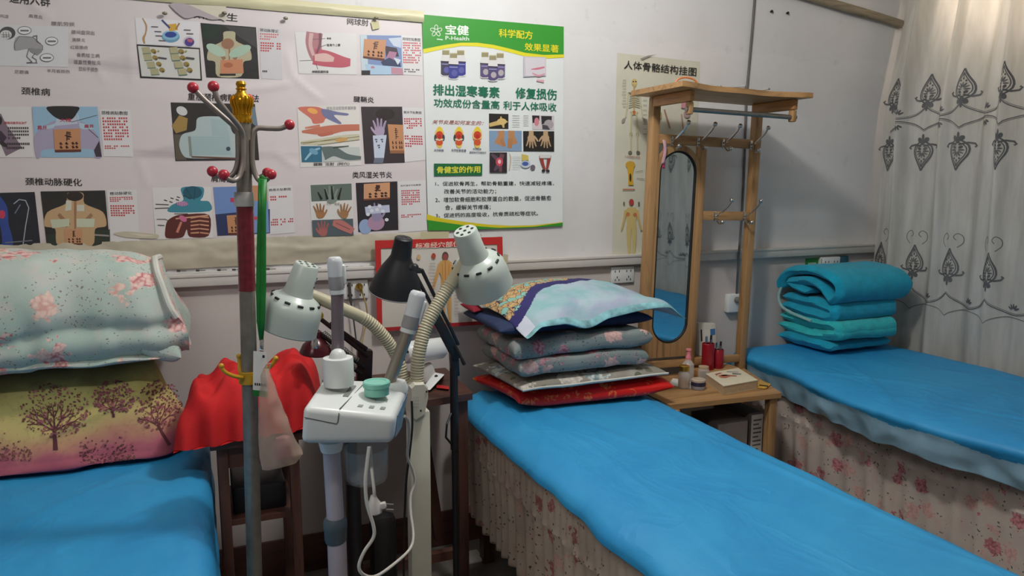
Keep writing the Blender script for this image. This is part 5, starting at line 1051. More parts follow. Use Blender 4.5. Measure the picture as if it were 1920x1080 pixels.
# ------------------------------------------------------------------ mirror and coat rack with its side table
RK = thing('mirror_coat_rack', 'pine hall stand with a tall oval mirror, coat hooks and a hat shelf', 'coat rack', (1.79, -.15, 0))
PIV = Vector((1.79, -.15, .62)); TILT = Matrix.Rotation(math.radians(1.7), 3, 'Y')
def rt_(p): p = Vector(p); return PIV + TILT @ (p - PIV) if p.z > .62 else p
def rbox(mb, lo, hi, bev=.003, mi=0):
    (x0, y0, z0), (x1, y1, z1) = lo, hi
    return mb.hexa([rt_(p) for p in [(x0, y0, z0), (x1, y0, z0), (x1, y1, z0), (x0, y1, z0), (x0, y0, z1), (x1, y0, z1), (x1, y1, z1), (x0, y1, z1)]], mi, bev)
for x0, x1, z1 in ((1.541, 1.573, 1.665), (1.762, 1.79, 1.50), (2.016, 2.046, 1.665)):
    mb = MB(); rbox(mb, (x0, -.168, .60), (x1, -.132, z1)); mb.build('post', PINE, RK)
for x0, x1 in ((1.541, 1.573), (2.016, 2.046)): MB().box((x0, -.168, 0), (x1, -.132, .584), bev=.003).build('leg', PINE, RK)
for x, y in ((1.49, -.47), (1.902, -.485)): MB().box((x - .016, y - .016, 0), (x + .016, y + .016, .584), bev=.003).build('leg', PINE, RK)
mb = MB(); rbox(mb, (1.573, -.165, 1.497), (2.016, -.145, 1.533)); mb.build('hook_rail', PINE_X, RK)
mb = MB(); rbox(mb, (1.79, -.165, 1.215), (2.016, -.145, 1.25)); mb.build('hook_rail', PINE_X, RK)
mb = MB(); rbox(mb, (1.573, -.165, .638), (2.016, -.145, .668)); mb.build('cross_rail', PINE_X, RK)
# hat shelf with a wavy front edge
xs = [1.468 + .557 * i / 24 for i in range(25)]
fr = [-.415 - .020 * math.cos((i / 24 - .02) * 2 * math.pi * 1.0) - .012 * math.cos(i / 24 * 4 * math.pi) for i in range(25)]
mb = MB(); o = [(x, y) for x, y in zip(xs, fr)] + [(2.025, -.125), (1.468, -.125)]; n = len(o)
mb.add([rt_((x, y, 1.667)) for x, y in o] + [rt_((x, y, 1.685)) for x, y in o], [tuple(range(n))[::-1], tuple(range(n, 2 * n))] + [(i, (i + 1) % n, n + (i + 1) % n, n + i) for i in range(n)], 0, False); mb.build('hat_shelf', PINE_X, RK)
for x in (1.535, 1.985):
    mb = MB(); rbox(mb, (x, -.40, 1.628), (x + .018, -.169, 1.666), .004); mb.build('shelf_bracket', wood('pine_depth', rgb(150, 98, 52), rgb(190, 136, 80), 1), RK)
    mb = MB(); rbox(mb, (x, -.398, 1.585), (x + .018, -.372, 1.627), .004); mb.build('rod_holder', PINE, RK)
mb = MB(); mb.tube([rt_((1.53, -.385, 1.602)), rt_((2.01, -.385, 1.602))], .0085, 14); mb.build('hanging_rod', STEEL, RK)
def hook(px, py, z, sw=1):
    p = PY(px, py, -.172); c = rt_((p.x, -.1655, z)); a = c + Vector((0, -.004, 0)); mb = MB()
    mb.box((c.x - .006, c.y - .004, c.z - .02), (c.x + .006, c.y, c.z + .016), bev=.002)
    up_p = smooth_path([a + Vector((0, -.002, .0)), a + Vector((.006 * sw, -.02, .008)), a + Vector((.02 * sw, -.05, .04)), a + Vector((.026 * sw, -.062, .062))], 5); mb.tube(up_p, .0035, 8); mb.ball(up_p[-1], .009)
    dn = smooth_path([a + Vector((0, -.002, -.01)), a + Vector((.004, -.022, -.03)), a + Vector((.008, -.034, -.022))], 5); mb.tube(dn, .0032, 8); mb.ball(dn[-1], .0085); mb.build('coat_hook', CHROME, RK)
for px, py in ((1250, 262), (1300, 262), (1347, 266), (1400, 266)): hook(px, py, 1.512)
for px, py in ((1335, 404), (1390, 404)): hook(px, py, 1.232)
# mirror panel
MX, MW, MZ0, MZ1, MY = 1.668, .083, .735, 1.475, -.152
def stad(hw, z0, z1, n=40):
    out = []
    for k in range(n):
        a = 2 * math.pi * k / n; c, s_ = math.cos(a), math.sin(a); out.append((hw * c, (z1 - hw if s_ >= 0 else z0 + hw) + hw * s_))
    return out
inn = stad(MW, MZ0, MZ1); outr = []
for k, (x, z) in enumerate(stad(.098, MZ0 - .018, MZ1 + .022)):
    if z > MZ0 + .12: outr.append((x, z))
    else:
        a = 2 * math.pi * k / 40; t = 1 / max(abs(math.cos(a)), abs(math.sin(a))); outr.append((max(-.094, min(.094, .094 * t * math.cos(a))), max(MZ0 - .055, MZ0 + .09 + .15 * t * math.sin(a))))
mb = MB(); n = 40; vs = []
for yy in (MY - .012, MY + .008):
    for (x, z) in inn: vs.append(rt_((MX + x, yy, z)))
    for (x, z) in outr: vs.append(rt_((MX + x, yy, z)))
fs = []
for i in range(n):
    j = (i + 1) % n; fs += [(i, n + i, n + j, j), (2 * n + i, 2 * n + j, 3 * n + j, 3 * n + i), (n + i, 3 * n + i, 3 * n + j, n + j), (i, j, 2 * n + j, 2 * n + i)]
mb.add(vs, fs, 0, False); mb.build('mirror_frame', PINE, RK)
def mirror_mat():
    t = NT('mirror_glass'); n = t.noise(t.coord(), 3, 2); t.base(t.ramp(n.outputs[0], [(.3, rgb(196, 206, 208)), (.7, rgb(206, 214, 216))])); t.set(Metallic=1.0, Roughness=.025); return t.m
mb = MB(); g = stad(MW - .001, MZ0 + .001, MZ1 - .001); mb.add([rt_((MX + x, MY - .006, z)) for x, z in g], [tuple(range(n))], 0, False); mb.build('mirror_glass', mirror_mat(), RK)
mb = MB(); g = stad(MW - .003, MZ0 + .003, MZ1 - .003); pts = [rt_((MX + x, MY - .008, z)) for x, z in g]; mb.tube(pts + [pts[0]], .0045, 8); mb.build('mirror_rim', BLACK2, RK)
# side table top and stretchers
FR_ = PZ(1467, 737, .603); o = [(1.468, -.478), (FR_.x - .004, FR_.y), (FR_.x, FR_.y + .004), (2.055, -.125), (1.468, -.125)]
mb = MB(); n = len(o); mb.add([(x, y, .585) for x, y in o] + [(x, y, .603) for x, y in o], [tuple(range(n))[::-1], tuple(range(n, 2 * n))] + [(i, (i + 1) % n, n + (i + 1) % n, n + i) for i in range(n)], 0, False); mb.build('table_top', PINE_X, RK)
MB().beam((1.905, -.468, .335), (2.03, -.170, .335), .02, .03).build('stretcher', PINE, RK)
MB().box((1.48, -.455, .275), (1.93, -.17, .29)).build('lower_shelf', DARKWOOD, RK)
# ---- things on, in and around the rack
def disc_thing(name, label, cat, px, py, z, r, h, prof, mats, group=None):
    p = PZ(px, py, z); t = thing(name, label, cat, (p.x, p.y, z), group); return t, p
ZT = .6035
TR = thing('wooden_tray', 'low wooden tray under the red pots at the back of the side table', 'tray', (1.80, -.20, ZT))
MB().box((1.77, -.245, ZT), (1.955, -.172, ZT + .028), bev=.003).build('tray', PINE_X, TR)
MAR = M('dark_red_lacquer', rgb(150, 18, 34), .3, var=.08)
def pot(x, y, r, h, label):
    t = thing('red_pot', label, 'pot', (x, y, ZT + .0285), 'red pots on the wooden tray'); m = Matrix.Translation((x, y, ZT + .0285))
    MB().lathe([(r * .96, 0), (r, .003), (r, h - .002), (r * .93, h), (r * .86, h - .002), (r * .84, .01), (0, .008)], m, 24).build('pot', MAR, t)
    rr = random.Random(int(x * 1000))
    for k, (mt, hh) in enumerate(((BLACK, .03), (STEEL, .022), (CHROME, .028), (STEEL, .015))):
        a = k * 1.7; MB().tube([(x + r * .3 * math.cos(a), y + r * .3 * math.sin(a), ZT + .045), (x + r * .5 * math.cos(a), y + r * .5 * math.sin(a), ZT + .0285 + h + hh)], .0045, 8).build('stick', mt, t)
pot(1.822, -.212, .0245, .105, 'taller dark red pot with sticks standing on the wooden tray'); pot(1.874, -.208, .0215, .075, 'shorter dark red pot on the right end of the wooden tray')
BX = thing('paper_box', 'white leaning packet with a small blue square behind the red pots', 'packet', (1.86, -.1, ZT))
def lean(u, v, d=0.0):
    """point on the leaning packet's front: u along, v up"""
    return PY(1312 + 2 * v + 32 * u - 4 * v, 668 - 4 * u - 62 * v, -.105 + .03 * v) + Vector((0, d, 0))
mb = MB(); mb.hexa([lean(0, 0), lean(1, 0), lean(1, 0, .03), lean(0, 0, .03), lean(0, 1), lean(1, .93), lean(1, .93, .03), lean(0, 1, .03)], 0, .003); mb.build('box', M('cream_card', rgb(206, 200, 188), .6), BX)
def lq(u0, u1, v0, v1, m, name): MB().hexa([lean(u0, v0, -.002), lean(u1, v0, -.002), lean(u1, v0, -.0002), lean(u0, v0, -.0002), lean(u0, v1, -.002), lean(u1, v1, -.002), lean(u1, v1, -.0002), lean(u0, v1, -.0002)]).build(name, m, BX)
lq(.66, .93, .60, .78, M('print_blue', rgb(60, 110, 160), .5), 'blue_square'); lq(.10, .17, .45, .80, BLACK, 'dark_stripe')
p = lean(0, 0); q = lean(1, 0); MB().box((p.x - .01, -.125, ZT), (q.x + .01, -.05, min(p.z, q.z) - .001), bev=.002).build('riser', PINE_X, BX)
# glass jars and bottles
GLASS = glassy('clear_glass', (.75, .74, .72, 1), .06, 1.45, .38)
p = PZ(1282, 727, ZT); t = thing('glass_jar', 'clear glass jar with a gold lid left of the pink topped bottle', 'jar', (p.x, p.y, ZT)); m = Matrix.Translation((p.x, p.y, ZT))
MB().lathe([(.02, 0), (.022, .004), (.022, .055), (.017, .062), (.017, .068)], m, 24).build('glass_body', GLASS, t); MB().lathe([(.0185, .066), (.0185, .084), (.016, .086), (0, .086)], m, 24).build('lid', BRASS, t)
MB().lathe([(.0, .003), (.019, .004), (.0195, .032), (0, .033)], m, 20).build('contents', M('amber_cream', rgb(206, 164, 120), .5), t)
p = PZ(1298, 722, ZT) + Vector((0, .03, 0)); t = thing('clear_bottle', 'clear bottle with a pink pump top among the jars on the side table', 'bottle', (p.x, p.y, ZT)); m = Matrix.Translation((p.x, p.y, ZT))
MB().lathe([(.021, 0), (.0225, .004), (.0225, .075), (.012, .088), (.010, .094)], m, 24).build('glass_body', GLASS, t); MB().lathe([(.011, .093), (.011, .104), (.008, .108), (.008, .126), (.011, .128), (.010, .134), (0, .134)], m, 18).build('cap', M('pink_cap', rgb(220, 130, 140), .4), t)
p = PZ(1309, 729, ZT); t = thing('small_jar', 'squat jar with a dark printed band beside the thick book', 'jar', (p.x, p.y, ZT)); m = Matrix.Translation((p.x, p.y, ZT))
MB().lathe([(.025, 0), (.027, .003), (.027, .014)], m, 24).build('body', M('jar_grey', rgb(150, 150, 156), .3), t); MB().lathe([(.0272, .0141), (.0272, .028), (.026, .029), (0, .029)], m, 24).build('dark_band', M('jar_band', rgb(44, 42, 66), .35, var=.4, vs=80), t)
MB().lathe([(.0265, .0291), (.0265, .036), (.024, .038), (0, .038)], m, 24).build('lid', M('jar_lid', rgb(196, 180, 160), .35), t)
p = PZ(1322, 716, ZT); t = thing('glass_jar', 'empty pale glass jar behind the squat jar on the side table', 'jar', (p.x + .002, p.y + .014, ZT)); m = Matrix.Translation((p.x + .002, p.y + .014, ZT))
MB().lathe([(.02, 0), (.0215, .003), (.0215, .046), (.018, .05)], m, 24).build('glass_body', GLASS, t); MB().lathe([(.019, .0505), (.019, .058), (0, .059)], m, 20).build('lid', M('beige_lid', rgb(196, 170, 140), .4), t)
# thick book
c = [PZ(1356, 741, ZT), PZ(1420, 729, ZT), PZ(1392, 707, ZT), PZ(1322, 716, ZT)]
c[2] = c[1] + (c[3] - c[0]); c[3] = c[0] + (c[3] - c[0])
BK = thing('thick_book', 'thick cream book with a hand picture cover lying on the side table', 'book', sum(c, Vector()) / 4)
def inset(f, z): m = sum(c, Vector()) / 4; return [Vector((*(m + (q - m) * f).to_2d(), ZT + z)) for q in c]
MB().hexa(inset(.985, .003) + inset(.985, .031), 0).build('pages', M('book_pages', rgb(190, 164, 130), .8, var=.1, vs=90), BK)
MB().hexa(inset(1, 0) + inset(1, .0029), 0).build('cover', M('book_back', rgb(196, 180, 150), .5), BK); MB().hexa(inset(1, .0311) + inset(1, .034), 0).build('cover', M('book_cover', rgb(226, 216, 190), .4, var=.05), BK)
mb = MB(); m0 = inset(1, .0346)
def bkp(u, v): return m0[0].lerp(m0[1], u).lerp(m0[3].lerp(m0[2], u), v)
for col, pts in (((186, 110, 80), [(.2, .55), (.3, .45), (.5, .5), (.62, .42), (.66, .5), (.5, .62), (.34, .7), (.22, .7)]), ((206, 140, 104), [(.3, .6), (.5, .58), (.44, .68), (.3, .72)]), ((110, 120, 116), [(.6, .62), (.8, .5), (.84, .55), (.66, .72)]), ((150, 150, 150), [(.55, .82), (.82, .68), (.84, .72), (.58, .88)]), ((160, 90, 60), [(.16, .66), (.22, .76), (.4, .8), (.38, .86), (.2, .84)])):
    mb.poly([bkp(*q) + Vector((0, 0, .0002)) for q in pts], 0, L3(col))
mb.build('cover_picture', PRINT, BK)
pp = [PZ(1253, 722, ZT), PZ(1300, 730, ZT), PZ(1305, 718, ZT), PZ(1262, 710, ZT)]
mb = MB(); mb.hexa([q + Vector((0, 0, .0006)) for q in pp] + [q + Vector((0, 0, .0022)) for q in pp]); o = mb.build('paper_sheet', PAPER); tag(o, 'white paper sheet under the jars at the left of the side table', 'paper')
mb = MB(); pp = [PZ(1418, 728, ZT), PZ(1436, 730, ZT), PZ(1446, 722, ZT), PZ(1424, 714, ZT)]; mb.hexa([q + Vector((0, 0, .0006)) for q in pp] + [q + Vector((0, 0, .005)) for q in pp], 0, .002); mb.tube([PZ(1424, 722, ZT + .007), PZ(1440, 724, ZT + .007)], .0025, 8, 1)
o = mb.build('yellow_card', [M('yellow_plastic', rgb(206, 160, 60), .4), BLACK2]); tag(o, 'small yellow flat piece right of the thick book on the side table', 'card')
# cartons under the table
def carton(px0, px1, pyt, y, dy, label, front):
    a, b = PY(px0, pyt, y), PY(px1, pyt, y); t = thing('carton', label, 'box', ((a.x + b.x) / 2, y + dy / 2, .29))
    MB().box((a.x, y, .2905), (b.x, y + dy, a.z), bev=.003).build('box', M('grey_carton', rgb(110, 100, 96), .7), t)
    MB().box((a.x + .004, y - .0015, .296), (b.x - .004, y - .0002, a.z - .006)).build('front_panel', front, t)
    return t, a, b
carton(1345, 1403, 794, -.44, .16, 'dark lidded carton with a pale front under the side table', M('pale_front', rgb(170, 160, 156), .6))
t, a, b = carton(1408, 1432, 776, -.44, .22, 'narrow carton with lines of print under the side table, by the front leg', PAPER)
mb = MB(); 
for k in range(9): mb.box((a.x + .012, -.4418, a.z - .03 - k * .016), (b.x - .010 - .012 * (k % 3 == 1), -.4415, a.z - .024 - k * .016))
mb.build('printed_lines', M('dull_ink', rgb(110, 104, 104), .6), t)
# hanger wire and band lying on the hat shelf; pink tag on the first hook
pts = [rt_((1.62 + .30 * i / 20, -.30 + .05 * math.sin(i * .9), 1.690 + .006 * (1 + math.sin(i * .7)))) for i in range(21)]
mb = MB(); mb.tube(pts, .004, 8); o = mb.build('clothes_hanger', M('clear_grey_plastic', rgb(150, 152, 150), .25)); tag(o, 'grey clothes hanger lying along the top of the hat shelf', 'hanger')
pts = [rt_((1.545 + .045 * math.cos(math.pi * i / 10), -.36, 1.689 + .022 * math.sin(math.pi * i / 10))) for i in range(11)]
o = MB().tube(pts, .0035, 8).build('elastic_band', M('orange_band', rgb(206, 130, 80), .5)); tag(o, 'orange bent strip on the left front of the hat shelf', 'strip')
p0 = PY(1246, 262, -.19); mb = MB(); mb.grid(lambda u, v: (p0.x - .006 + .013 * u + .004 * math.sin(v * 4), -.186 - .004 * math.sin(v * 3), p0.z - .088 * v), 3, 12); mb.grid(lambda u, v: (p0.x - .001 + .011 * u, -.183, p0.z - .03 - .075 * v), 3, 8, 1)
o = mb.build('pink_ribbon', [M('pale_pink_ribbon', rgb(216, 170, 180), .6), M('hot_pink_ribbon', rgb(206, 60, 116), .6)], solid=.001); tag(o, 'pink ribbon hanging from the first hook over the mirror top', 'ribbon')
# ------------------------------------------------------------------ metal coat stand in front
PYC = -.9
CS = thing('coat_stand', 'steel coat stand with a gold finial and red ball hooks', 'coat stand', (.065, PYC, 0))
def px_(z): return .0635 + (z / 1.578) * .0365
POLE = M('worn_steel_pole', rgb(138, 132, 122), .36, .6, var=.2, vs=30)
def pole(z0, z1, r): return MB().tube([(px_(z0), PYC, z0), (px_(z1), PYC, z1)], r, 24)
zz = lambda py: PY(462, py, PYC).z
pole(.03, zz(545), .0165).build('pole', POLE, CS); pole(zz(545), zz(385), .0175).build('maroon_sleeve', M('maroon_film', rgb(112, 34, 44), .25, var=.25, vs=60), CS)
pole(zz(385), zz(228), .0158).build('upper_pole', POLE, CS)
mb = MB(); mb.lathe([(.0195, 0), (.0205, .004), (.0195, .03)], Matrix.Translation((px_(1.28), PYC, zz(385) - .002)), 24); mb.build('clear_collar', M('clouded_plastic', rgb(176, 172, 168), .3), CS)
fz0 = zz(231); H_ = PY(453, 150, PYC).z - fz0; c_ = Matrix.Translation((px_(1.5), PYC, fz0)); prof = [(.0, .0), (.016, 0), (.0175, .04), (.0165, .10), (.0175, .18), (.0165, .22), (.0165, .32), (.0205, .42), (.0215, .52), (.018, .62), (.010, .70), (.0085, .76), (.0115, .79), (.008, .83), (.0105, .90), (.0085, .96), (0, 1.0)]
GOLD_PL = M('gold_plastic', rgb(206, 152, 30), .22, .75, var=.1)
mb = MB(); mb.lathe([(r, z * H_) for r, z in prof], c_, 32)
for k in range(16):
    a = k * math.pi / 8; mb.tube([c_ @ Vector((math.cos(a) * r * 1.0, math.sin(a) * r * 1.0, z * H_)) for r, z in prof[4:10]], .0026, 6)
    mb.tube([c_ @ Vector((math.cos(a) * r, math.sin(a) * r, z * H_)) for r, z in prof[1:4]], .002, 6)
mb.build('finial', GOLD_PL, CS)
def arm(path, r=.0055):
    pts = smooth_path(path, 6); h = MB().tube(pts, r, 10).build('hook_arm', POLE_GREY, CS); d = (pts[-1] - pts[-2]).normalized(); MB().ball(pts[-1] + d * .006, .0112).build('ball', RED_BALL, h)
cz = lambda px, py, dy=0: PY(px, py, PYC + dy)
arm([cz(448, 330, -.014), cz(448, 262, -.018), cz(441, 240, -.018), cz(412, 213, -.02), cz(382, 186, -.02), cz(366, 169, -.02)])
arm([cz(456, 320, -.018), cz(456, 262, -.022), cz(450, 240, -.03), cz(428, 213, -.05), cz(409, 188, -.06), cz(402, 168, -.06)])
arm([cz(470, 300, .0), cz(474, 255, .0), cz(482, 241, 0), cz(505, 241, 0), cz(525, 241, 0), cz(538, 236, 0)])
arm([cz(465, 300, .02), cz(464, 262, .02), cz(460, 236, .03), cz(462, 214, .06), cz(464, 200, .09), cz(466, 190, .10)])
arm([cz(446, 255, -.018), cz(446, 300, -.018), cz(438, 325, -.018), cz(422, 334, -.018), cz(410, 330, -.018), cz(403, 325, -.018)])
arm([cz(456, 255, -.022), cz(456, 300, -.024), cz(450, 328, -.03), cz(440, 338, -.04), cz(430, 337, -.05), cz(424, 332, -.05)])
arm([cz(473, 262, -.008), cz(473, 300, -.008), cz(478, 325, -.01), cz(487, 339, -.015), cz(498, 338, -.02), cz(505, 331, -.02)])
arm([cz(470, 262, .016), cz(471, 300, .016), cz(476, 322, .02), cz(484, 333, .03), cz(491, 331, .03), cz(497, 327, .03)])
zc = PY(460, 707, PYC).z; xc = px_(zc); YEL = M('yellow_plastic_hooks', rgb(196, 150, 30), .35, var=.1)
rg = MB(); rg.lathe([(.0175, -.013), (.022, -.013), (.022, .013), (.0175, .013)], Matrix.Translation((xc, PYC, zc)), 24); rg = rg.build('hook_ring', YEL, CS)
for path in ([cz(455, 708, -.022), cz(435, 704, -.03), cz(420, 696, -.035), cz(415, 686, -.036)], [cz(452, 702, .02), cz(449, 690, .03), cz(449, 678, .035), cz(448, 668, .036)], [cz(470, 706, -.015), cz(492, 698, -.03), cz(508, 686, -.04), cz(517, 672, -.042)]):
    pts = smooth_path(path, 5); mb = MB().tube(pts, .0042, 8); mb.ball(pts[-1], .0058); mb.build('hook', YEL, rg)
mb = MB(); mb.lathe([(.0, .036), (.03, .034), (.05, .022), (.12, .012), (.125, .004), (.125, 0), (0, 0)], Matrix.Translation((px_(0), PYC, 0)), 32); mb.build('base', POLE, CS)
# green lanyard with a tag card
LY = thing('green_lanyard', 'green lanyard with a white tag card hanging from a lower hook of the coat stand', 'lanyard', PY(489, 745, -.93))
GRN = M('green_ribbon', rgb(20, 118, 40), .5, var=.12, vs=40)
def ribbon(l, r, name, y):
    mb = MB(); n = len(l); mb.add([PY(*p, y) for p in l] + [PY(*p, y) for p in r], [(i, i + 1, n + i + 1, n + i) for i in range(n - 1)]); return mb.build(name, GRN, LY, solid=.0012)
ribbon([(484, 334), (483, 400), (481, 470), (480, 540), (481, 600), (486, 638)], [(495, 336), (495, 400), (495, 470), (494, 540), (493, 600), (492, 640)], 'strap', -.928)
ribbon([(488, 336), (489, 400), (489, 470), (489, 540), (488, 600), (488, 638)], [(501, 336), (499, 400), (499, 470), (499, 540), (497, 600), (494, 636)], 'strap', -.934)
MB().tube([PY(486, 339, -.915), PY(492, 333, -.916), PY(499, 339, -.93)], .0055, 8).build('strap_loop', GRN, LY)
mb = MB(); mb.hexa([PY(487, 662, -.93), PY(494, 662, -.93), PY(494, 662, -.926), PY(487, 662, -.926), PY(487, 636, -.932), PY(495, 636, -.932), PY(495, 636, -.926), PY(487, 636, -.926)], 0, .001); mb.build('clip', CHROME, LY)
q = [(475, 658), (500, 660), (503, 746), (474, 742)]
def cquad(pts, y0, y1): return [PY(pts[3][0], pts[3][1], y0), PY(pts[2][0], pts[2][1], y0), PY(pts[2][0], pts[2][1], y1), PY(pts[3][0], pts[3][1], y1), PY(pts[0][0], pts[0][1], y0), PY(pts[1][0], pts[1][1], y0), PY(pts[1][0], pts[1][1], y1), PY(pts[0][0], pts[0][1], y1)]
cd_ = MB().hexa(cquad(q, -.936, -.934), 0, 0).build('tag_card', PAPER, LY)
MB().hexa(cquad([(473.5, 731), (502.5, 734), (503, 746), (474, 742)], -.9368, -.9362)).build('green_band', GRN, cd_)
mb = MB(); 
for k in range(6): x = 477.5 + k * 3.9; mb.hexa(cquad([(x, 718 + k * .4), (x + 2.4, 718 + k * .4), (x + 2.4, 722.5 + k * .4), (x, 722.5 + k * .4)], -.9368, -.9362))
mb.hexa(cquad([(492, 666), (496, 666), (496, 671), (492, 671)], -.9368, -.9362)); mb.build('tag_print', BLACK, cd_)
# plastic bag on the yellow hook
BAGM = glassy('thin_bag_plastic', rgb(196, 172, 154), .25, 1.3, .5)
BG = thing('plastic_bag', 'thin crumpled plastic bag hanging from the yellow hook of the coat stand', 'bag', PY(520, 880, -.93))
rows = [(690, 494, 503), (705, 490, 508), (740, 486, 522), (780, 484, 537), (820, 484, 552), (850, 486, 569), (868, 488, 556), (880, 492, 508)]
def bagf(u, v):
    f = v * (len(rows) - 1); i = min(len(rows) - 2, int(f)); t = f - i; py, l, r = [rows[i][k] + (rows[i + 1][k] - rows[i][k]) * t for k in range(3)]
    a = 2 * math.pi * u; th = .004 + .030 * math.sin(math.pi * min(1, v * 1.02)) ; x = (l + r) / 2 + (r - l) / 2 * math.cos(a); p = PY(x, py, -.945); p.y += th * math.sin(a) + .008 * nz(p.x * 30, p.z * 22, 3) * min(1, v * 3); p.x += .003 * nz(p.z * 40, u * 6); return p
MB().grid(bagf, 48, 50, closed_u=True).build('bag', BAGM, BG)
mb = MB(); p = PY(532, 838, -.945); mb.lathe([(.0, -.03), (.018, -.024), (.022, 0), (.016, .022), (0, .028)], Matrix.Translation(p) @ Matrix.Scale(.6, 4, (0, 1, 0)), 16); mb.build('pink_contents', M('pink_wrap', rgb(196, 130, 130), .5, var=.3, vs=50), BG)
mb = MB(); mb.tube(smooth_path([PY(496, 692, -.942), PY(500, 684, -.945), PY(507, 682, -.946), PY(505, 694, -.946)], 5), .0018, 6); mb.build('handle', BAGM, BG)
# ------------------------------------------------------------------ dark stand with the red cloth heap
SD = thing('plant_stand', 'dark wooden stand under the red cloth behind the coat stand', 'stand', (.12, -.43, 0))
a, b = PY(420, 900, -.56), PY(553, 900, -.56); X0, X1 = a.x, b.x
for x in (X0, X1):
    for y in (-.56, -.30): MB().box((x - .013, y - .013, 0), (x + .013, y + .013, .684), bev=.002).build('leg', DARKWOOD_Z, SD)
MB().box((X0 - .03, -.59, .685), (X1 + .03, -.27, .705), bev=.003).build('stand_top', DARKWOOD, SD)
MB().box((X0 + .0, -.555, .46), (X1 - .0, -.305, .475)).build('shelf', DARKWOOD, SD); MB().box((X0 + .013, -.565, .625), (X1 - .013, -.55, .684)).build('apron', DARKWOOD, SD)
mb = MB().box((X0 + .02, -.52, .4755), (X1 - .02, -.34, .55), bev=.006); o = mb.build('storage_box', BLACK); tag(o, 'black box on the shelf of the dark wooden stand', 'box')
REDC = M('red_cotton', rgb(196, 22, 26), .85, var=.12, vs=14, bump=.12, bs=200)
def redmid(u, v):
    y = -.45 + .155 * v; a = PY(346, 798, -.6).x; b = PY(612, 770, -.6).x; x = a + (b - a) * (u + 1) / 2; x += .03 * v * 1
    return Vector((x, y, .736 + .012 * u - .012 * (1 - v) * (1 if v < 0 else .3) + .006 * nz(u * 4, v * 3)))
def red_top(u, v):
    f = (max(0, 1 - abs(u) ** 9) * max(0, 1 - abs(v) ** 5)) ** .5; h = .122 + .018 * math.exp(-((u + .3) / .35) ** 2) + .018 * math.exp(-((u - .6) / .36) ** 2) - .012 * math.exp(-((u - .05) / .13) ** 2)
    m = redmid(u, v); fold = .014 * math.sin(u * 13 + 3 * v + 2 * nz(u * 2, v * 2)) * f * (1 - abs(v)) ** .2 + .012 * nz(u * 5, v * 4, 4) * f; d = .012 * math.sin(u * 17) * (1 - f) if v < -.8 else 0
    return (m.x, m.y + d - .01 * math.sin(u * 9) * (v < -.5) * f, m.z + h * f + fold)
mb = MB(); mb.grid(lambda a, b: red_top(2 * a - 1, 2 * b - 1), 90, 50); mb.grid(lambda a, b: redmid(2 * a - 1, 2 * b - 1) + Vector((0, 0, -.002)), 40, 20)
o = mb.build('red_cloth', REDC); tag(o, 'rumpled bright red cloth heaped on the dark stand behind the coat stand', 'cloth')
# ------------------------------------------------------------------ two headed infrared lamp
YL_ = -.85
TD = thing('infrared_lamp', 'white infrared lamp stand with two ribbed necks and two perforated heads', 'lamp', (PY(785, 900, YL_).x, YL_, 0))
IV = M('ivory_enamel', rgb(206, 202, 184), .4, var=.06, vs=8); HEADM = M('pale_grey_enamel', rgb(186, 196, 188), .3, var=.03); RIBBED = M('ribbed_beige_hose', rgb(186, 178, 150), .45, var=.06)
q0, q1 = PY(764, 770, YL_), PY(803, 770, YL_); q2, q3 = PY(769, 1080, YL_), PY(806, 1080, YL_); w = (q1.x - q0.x) / 2; xm0 = (q0.x + q1.x) / 2; xm1 = (q2.x + q3.x) / 2
zb, zt_ = .06, q0.z; k = (xm1 - xm0) / (q2.z - q0.z); XM = lambda z: xm0 + k * (z - q0.z)
MB().hexa([(XM(zb) - w, YL_ - .02, zb), (XM(zb) + w, YL_ - .02, zb), (XM(zb) + w, YL_ + .02, zb), (XM(zb) - w, YL_ + .02, zb), (XM(zt_) - w, YL_ - .02, zt_), (XM(zt_) + w, YL_ - .02, zt_), (XM(zt_) + w, YL_ + .02, zt_), (XM(zt_) - w, YL_ + .02, zt_)], 0, .006).build('column', IV, TD)
mb = MB(); mb.box((XM(0) - .19, YL_ - .03, .025), (XM(0) + .19, YL_ + .03, .058), bev=.008); mb.box((XM(0) - .03, YL_ - .19, .025), (XM(0) + .03, YL_ + .19, .058), bev=.008)
for dx, dy in ((.17, 0), (-.17, 0), (0, .17), (0, -.17)): mb.lathe([(.0, -.012), (.0245, -.012), (.0245, .012), (0, .012)], axis_mat((XM(0) + dx, YL_ + dy, .0246), (1, 0, 0)), 14)
mb.build('wheeled_base', IV, TD)
mb = MB(); hp = [PY(770, 782, YL_ - .022), PY(778, 790, YL_ - .022), PY(796, 778, YL_ - .022), PY(803, 745, YL_ - .022), PY(802, 726, YL_ - .022), PY(794, 717, YL_ - .022), PY(776, 718, YL_ - .022), PY(769, 726, YL_ - .022)]
n = len(hp); bk = [p + Vector((0, .05, 0)) for p in hp]; fi = [p * .9 + sum(hp, Vector()) / n * .1 + Vector((0, -.006, 0)) for p in hp]
mb.add(fi + hp + bk, [tuple(range(n))] + [(i, (i + 1) % n, n + (i + 1) % n, n + i) for i in range(n)] + [(n + i, n + (i + 1) % n, 2 * n + (i + 1) % n, 2 * n + i) for i in range(n)] + [tuple(range(2 * n, 3 * n))[::-1]], 0, False); hub = mb.build('neck_joint', IV, TD)
mb = MB(); mb.ball(PY(800, 734, YL_ - .029), .0025); mb.ball(PY(789, 770, YL_ - .029), .0025); mb.build('screw', BLACK2, hub)
mb = MB()
for kx in range(3):
    for kz in range(4): mb.ball(PY(776 + kx * 4, 745 + kz * 6, YL_ - .0285), .0009, 0, 6)
mb.build('speck_holes', GREY_PL, hub)
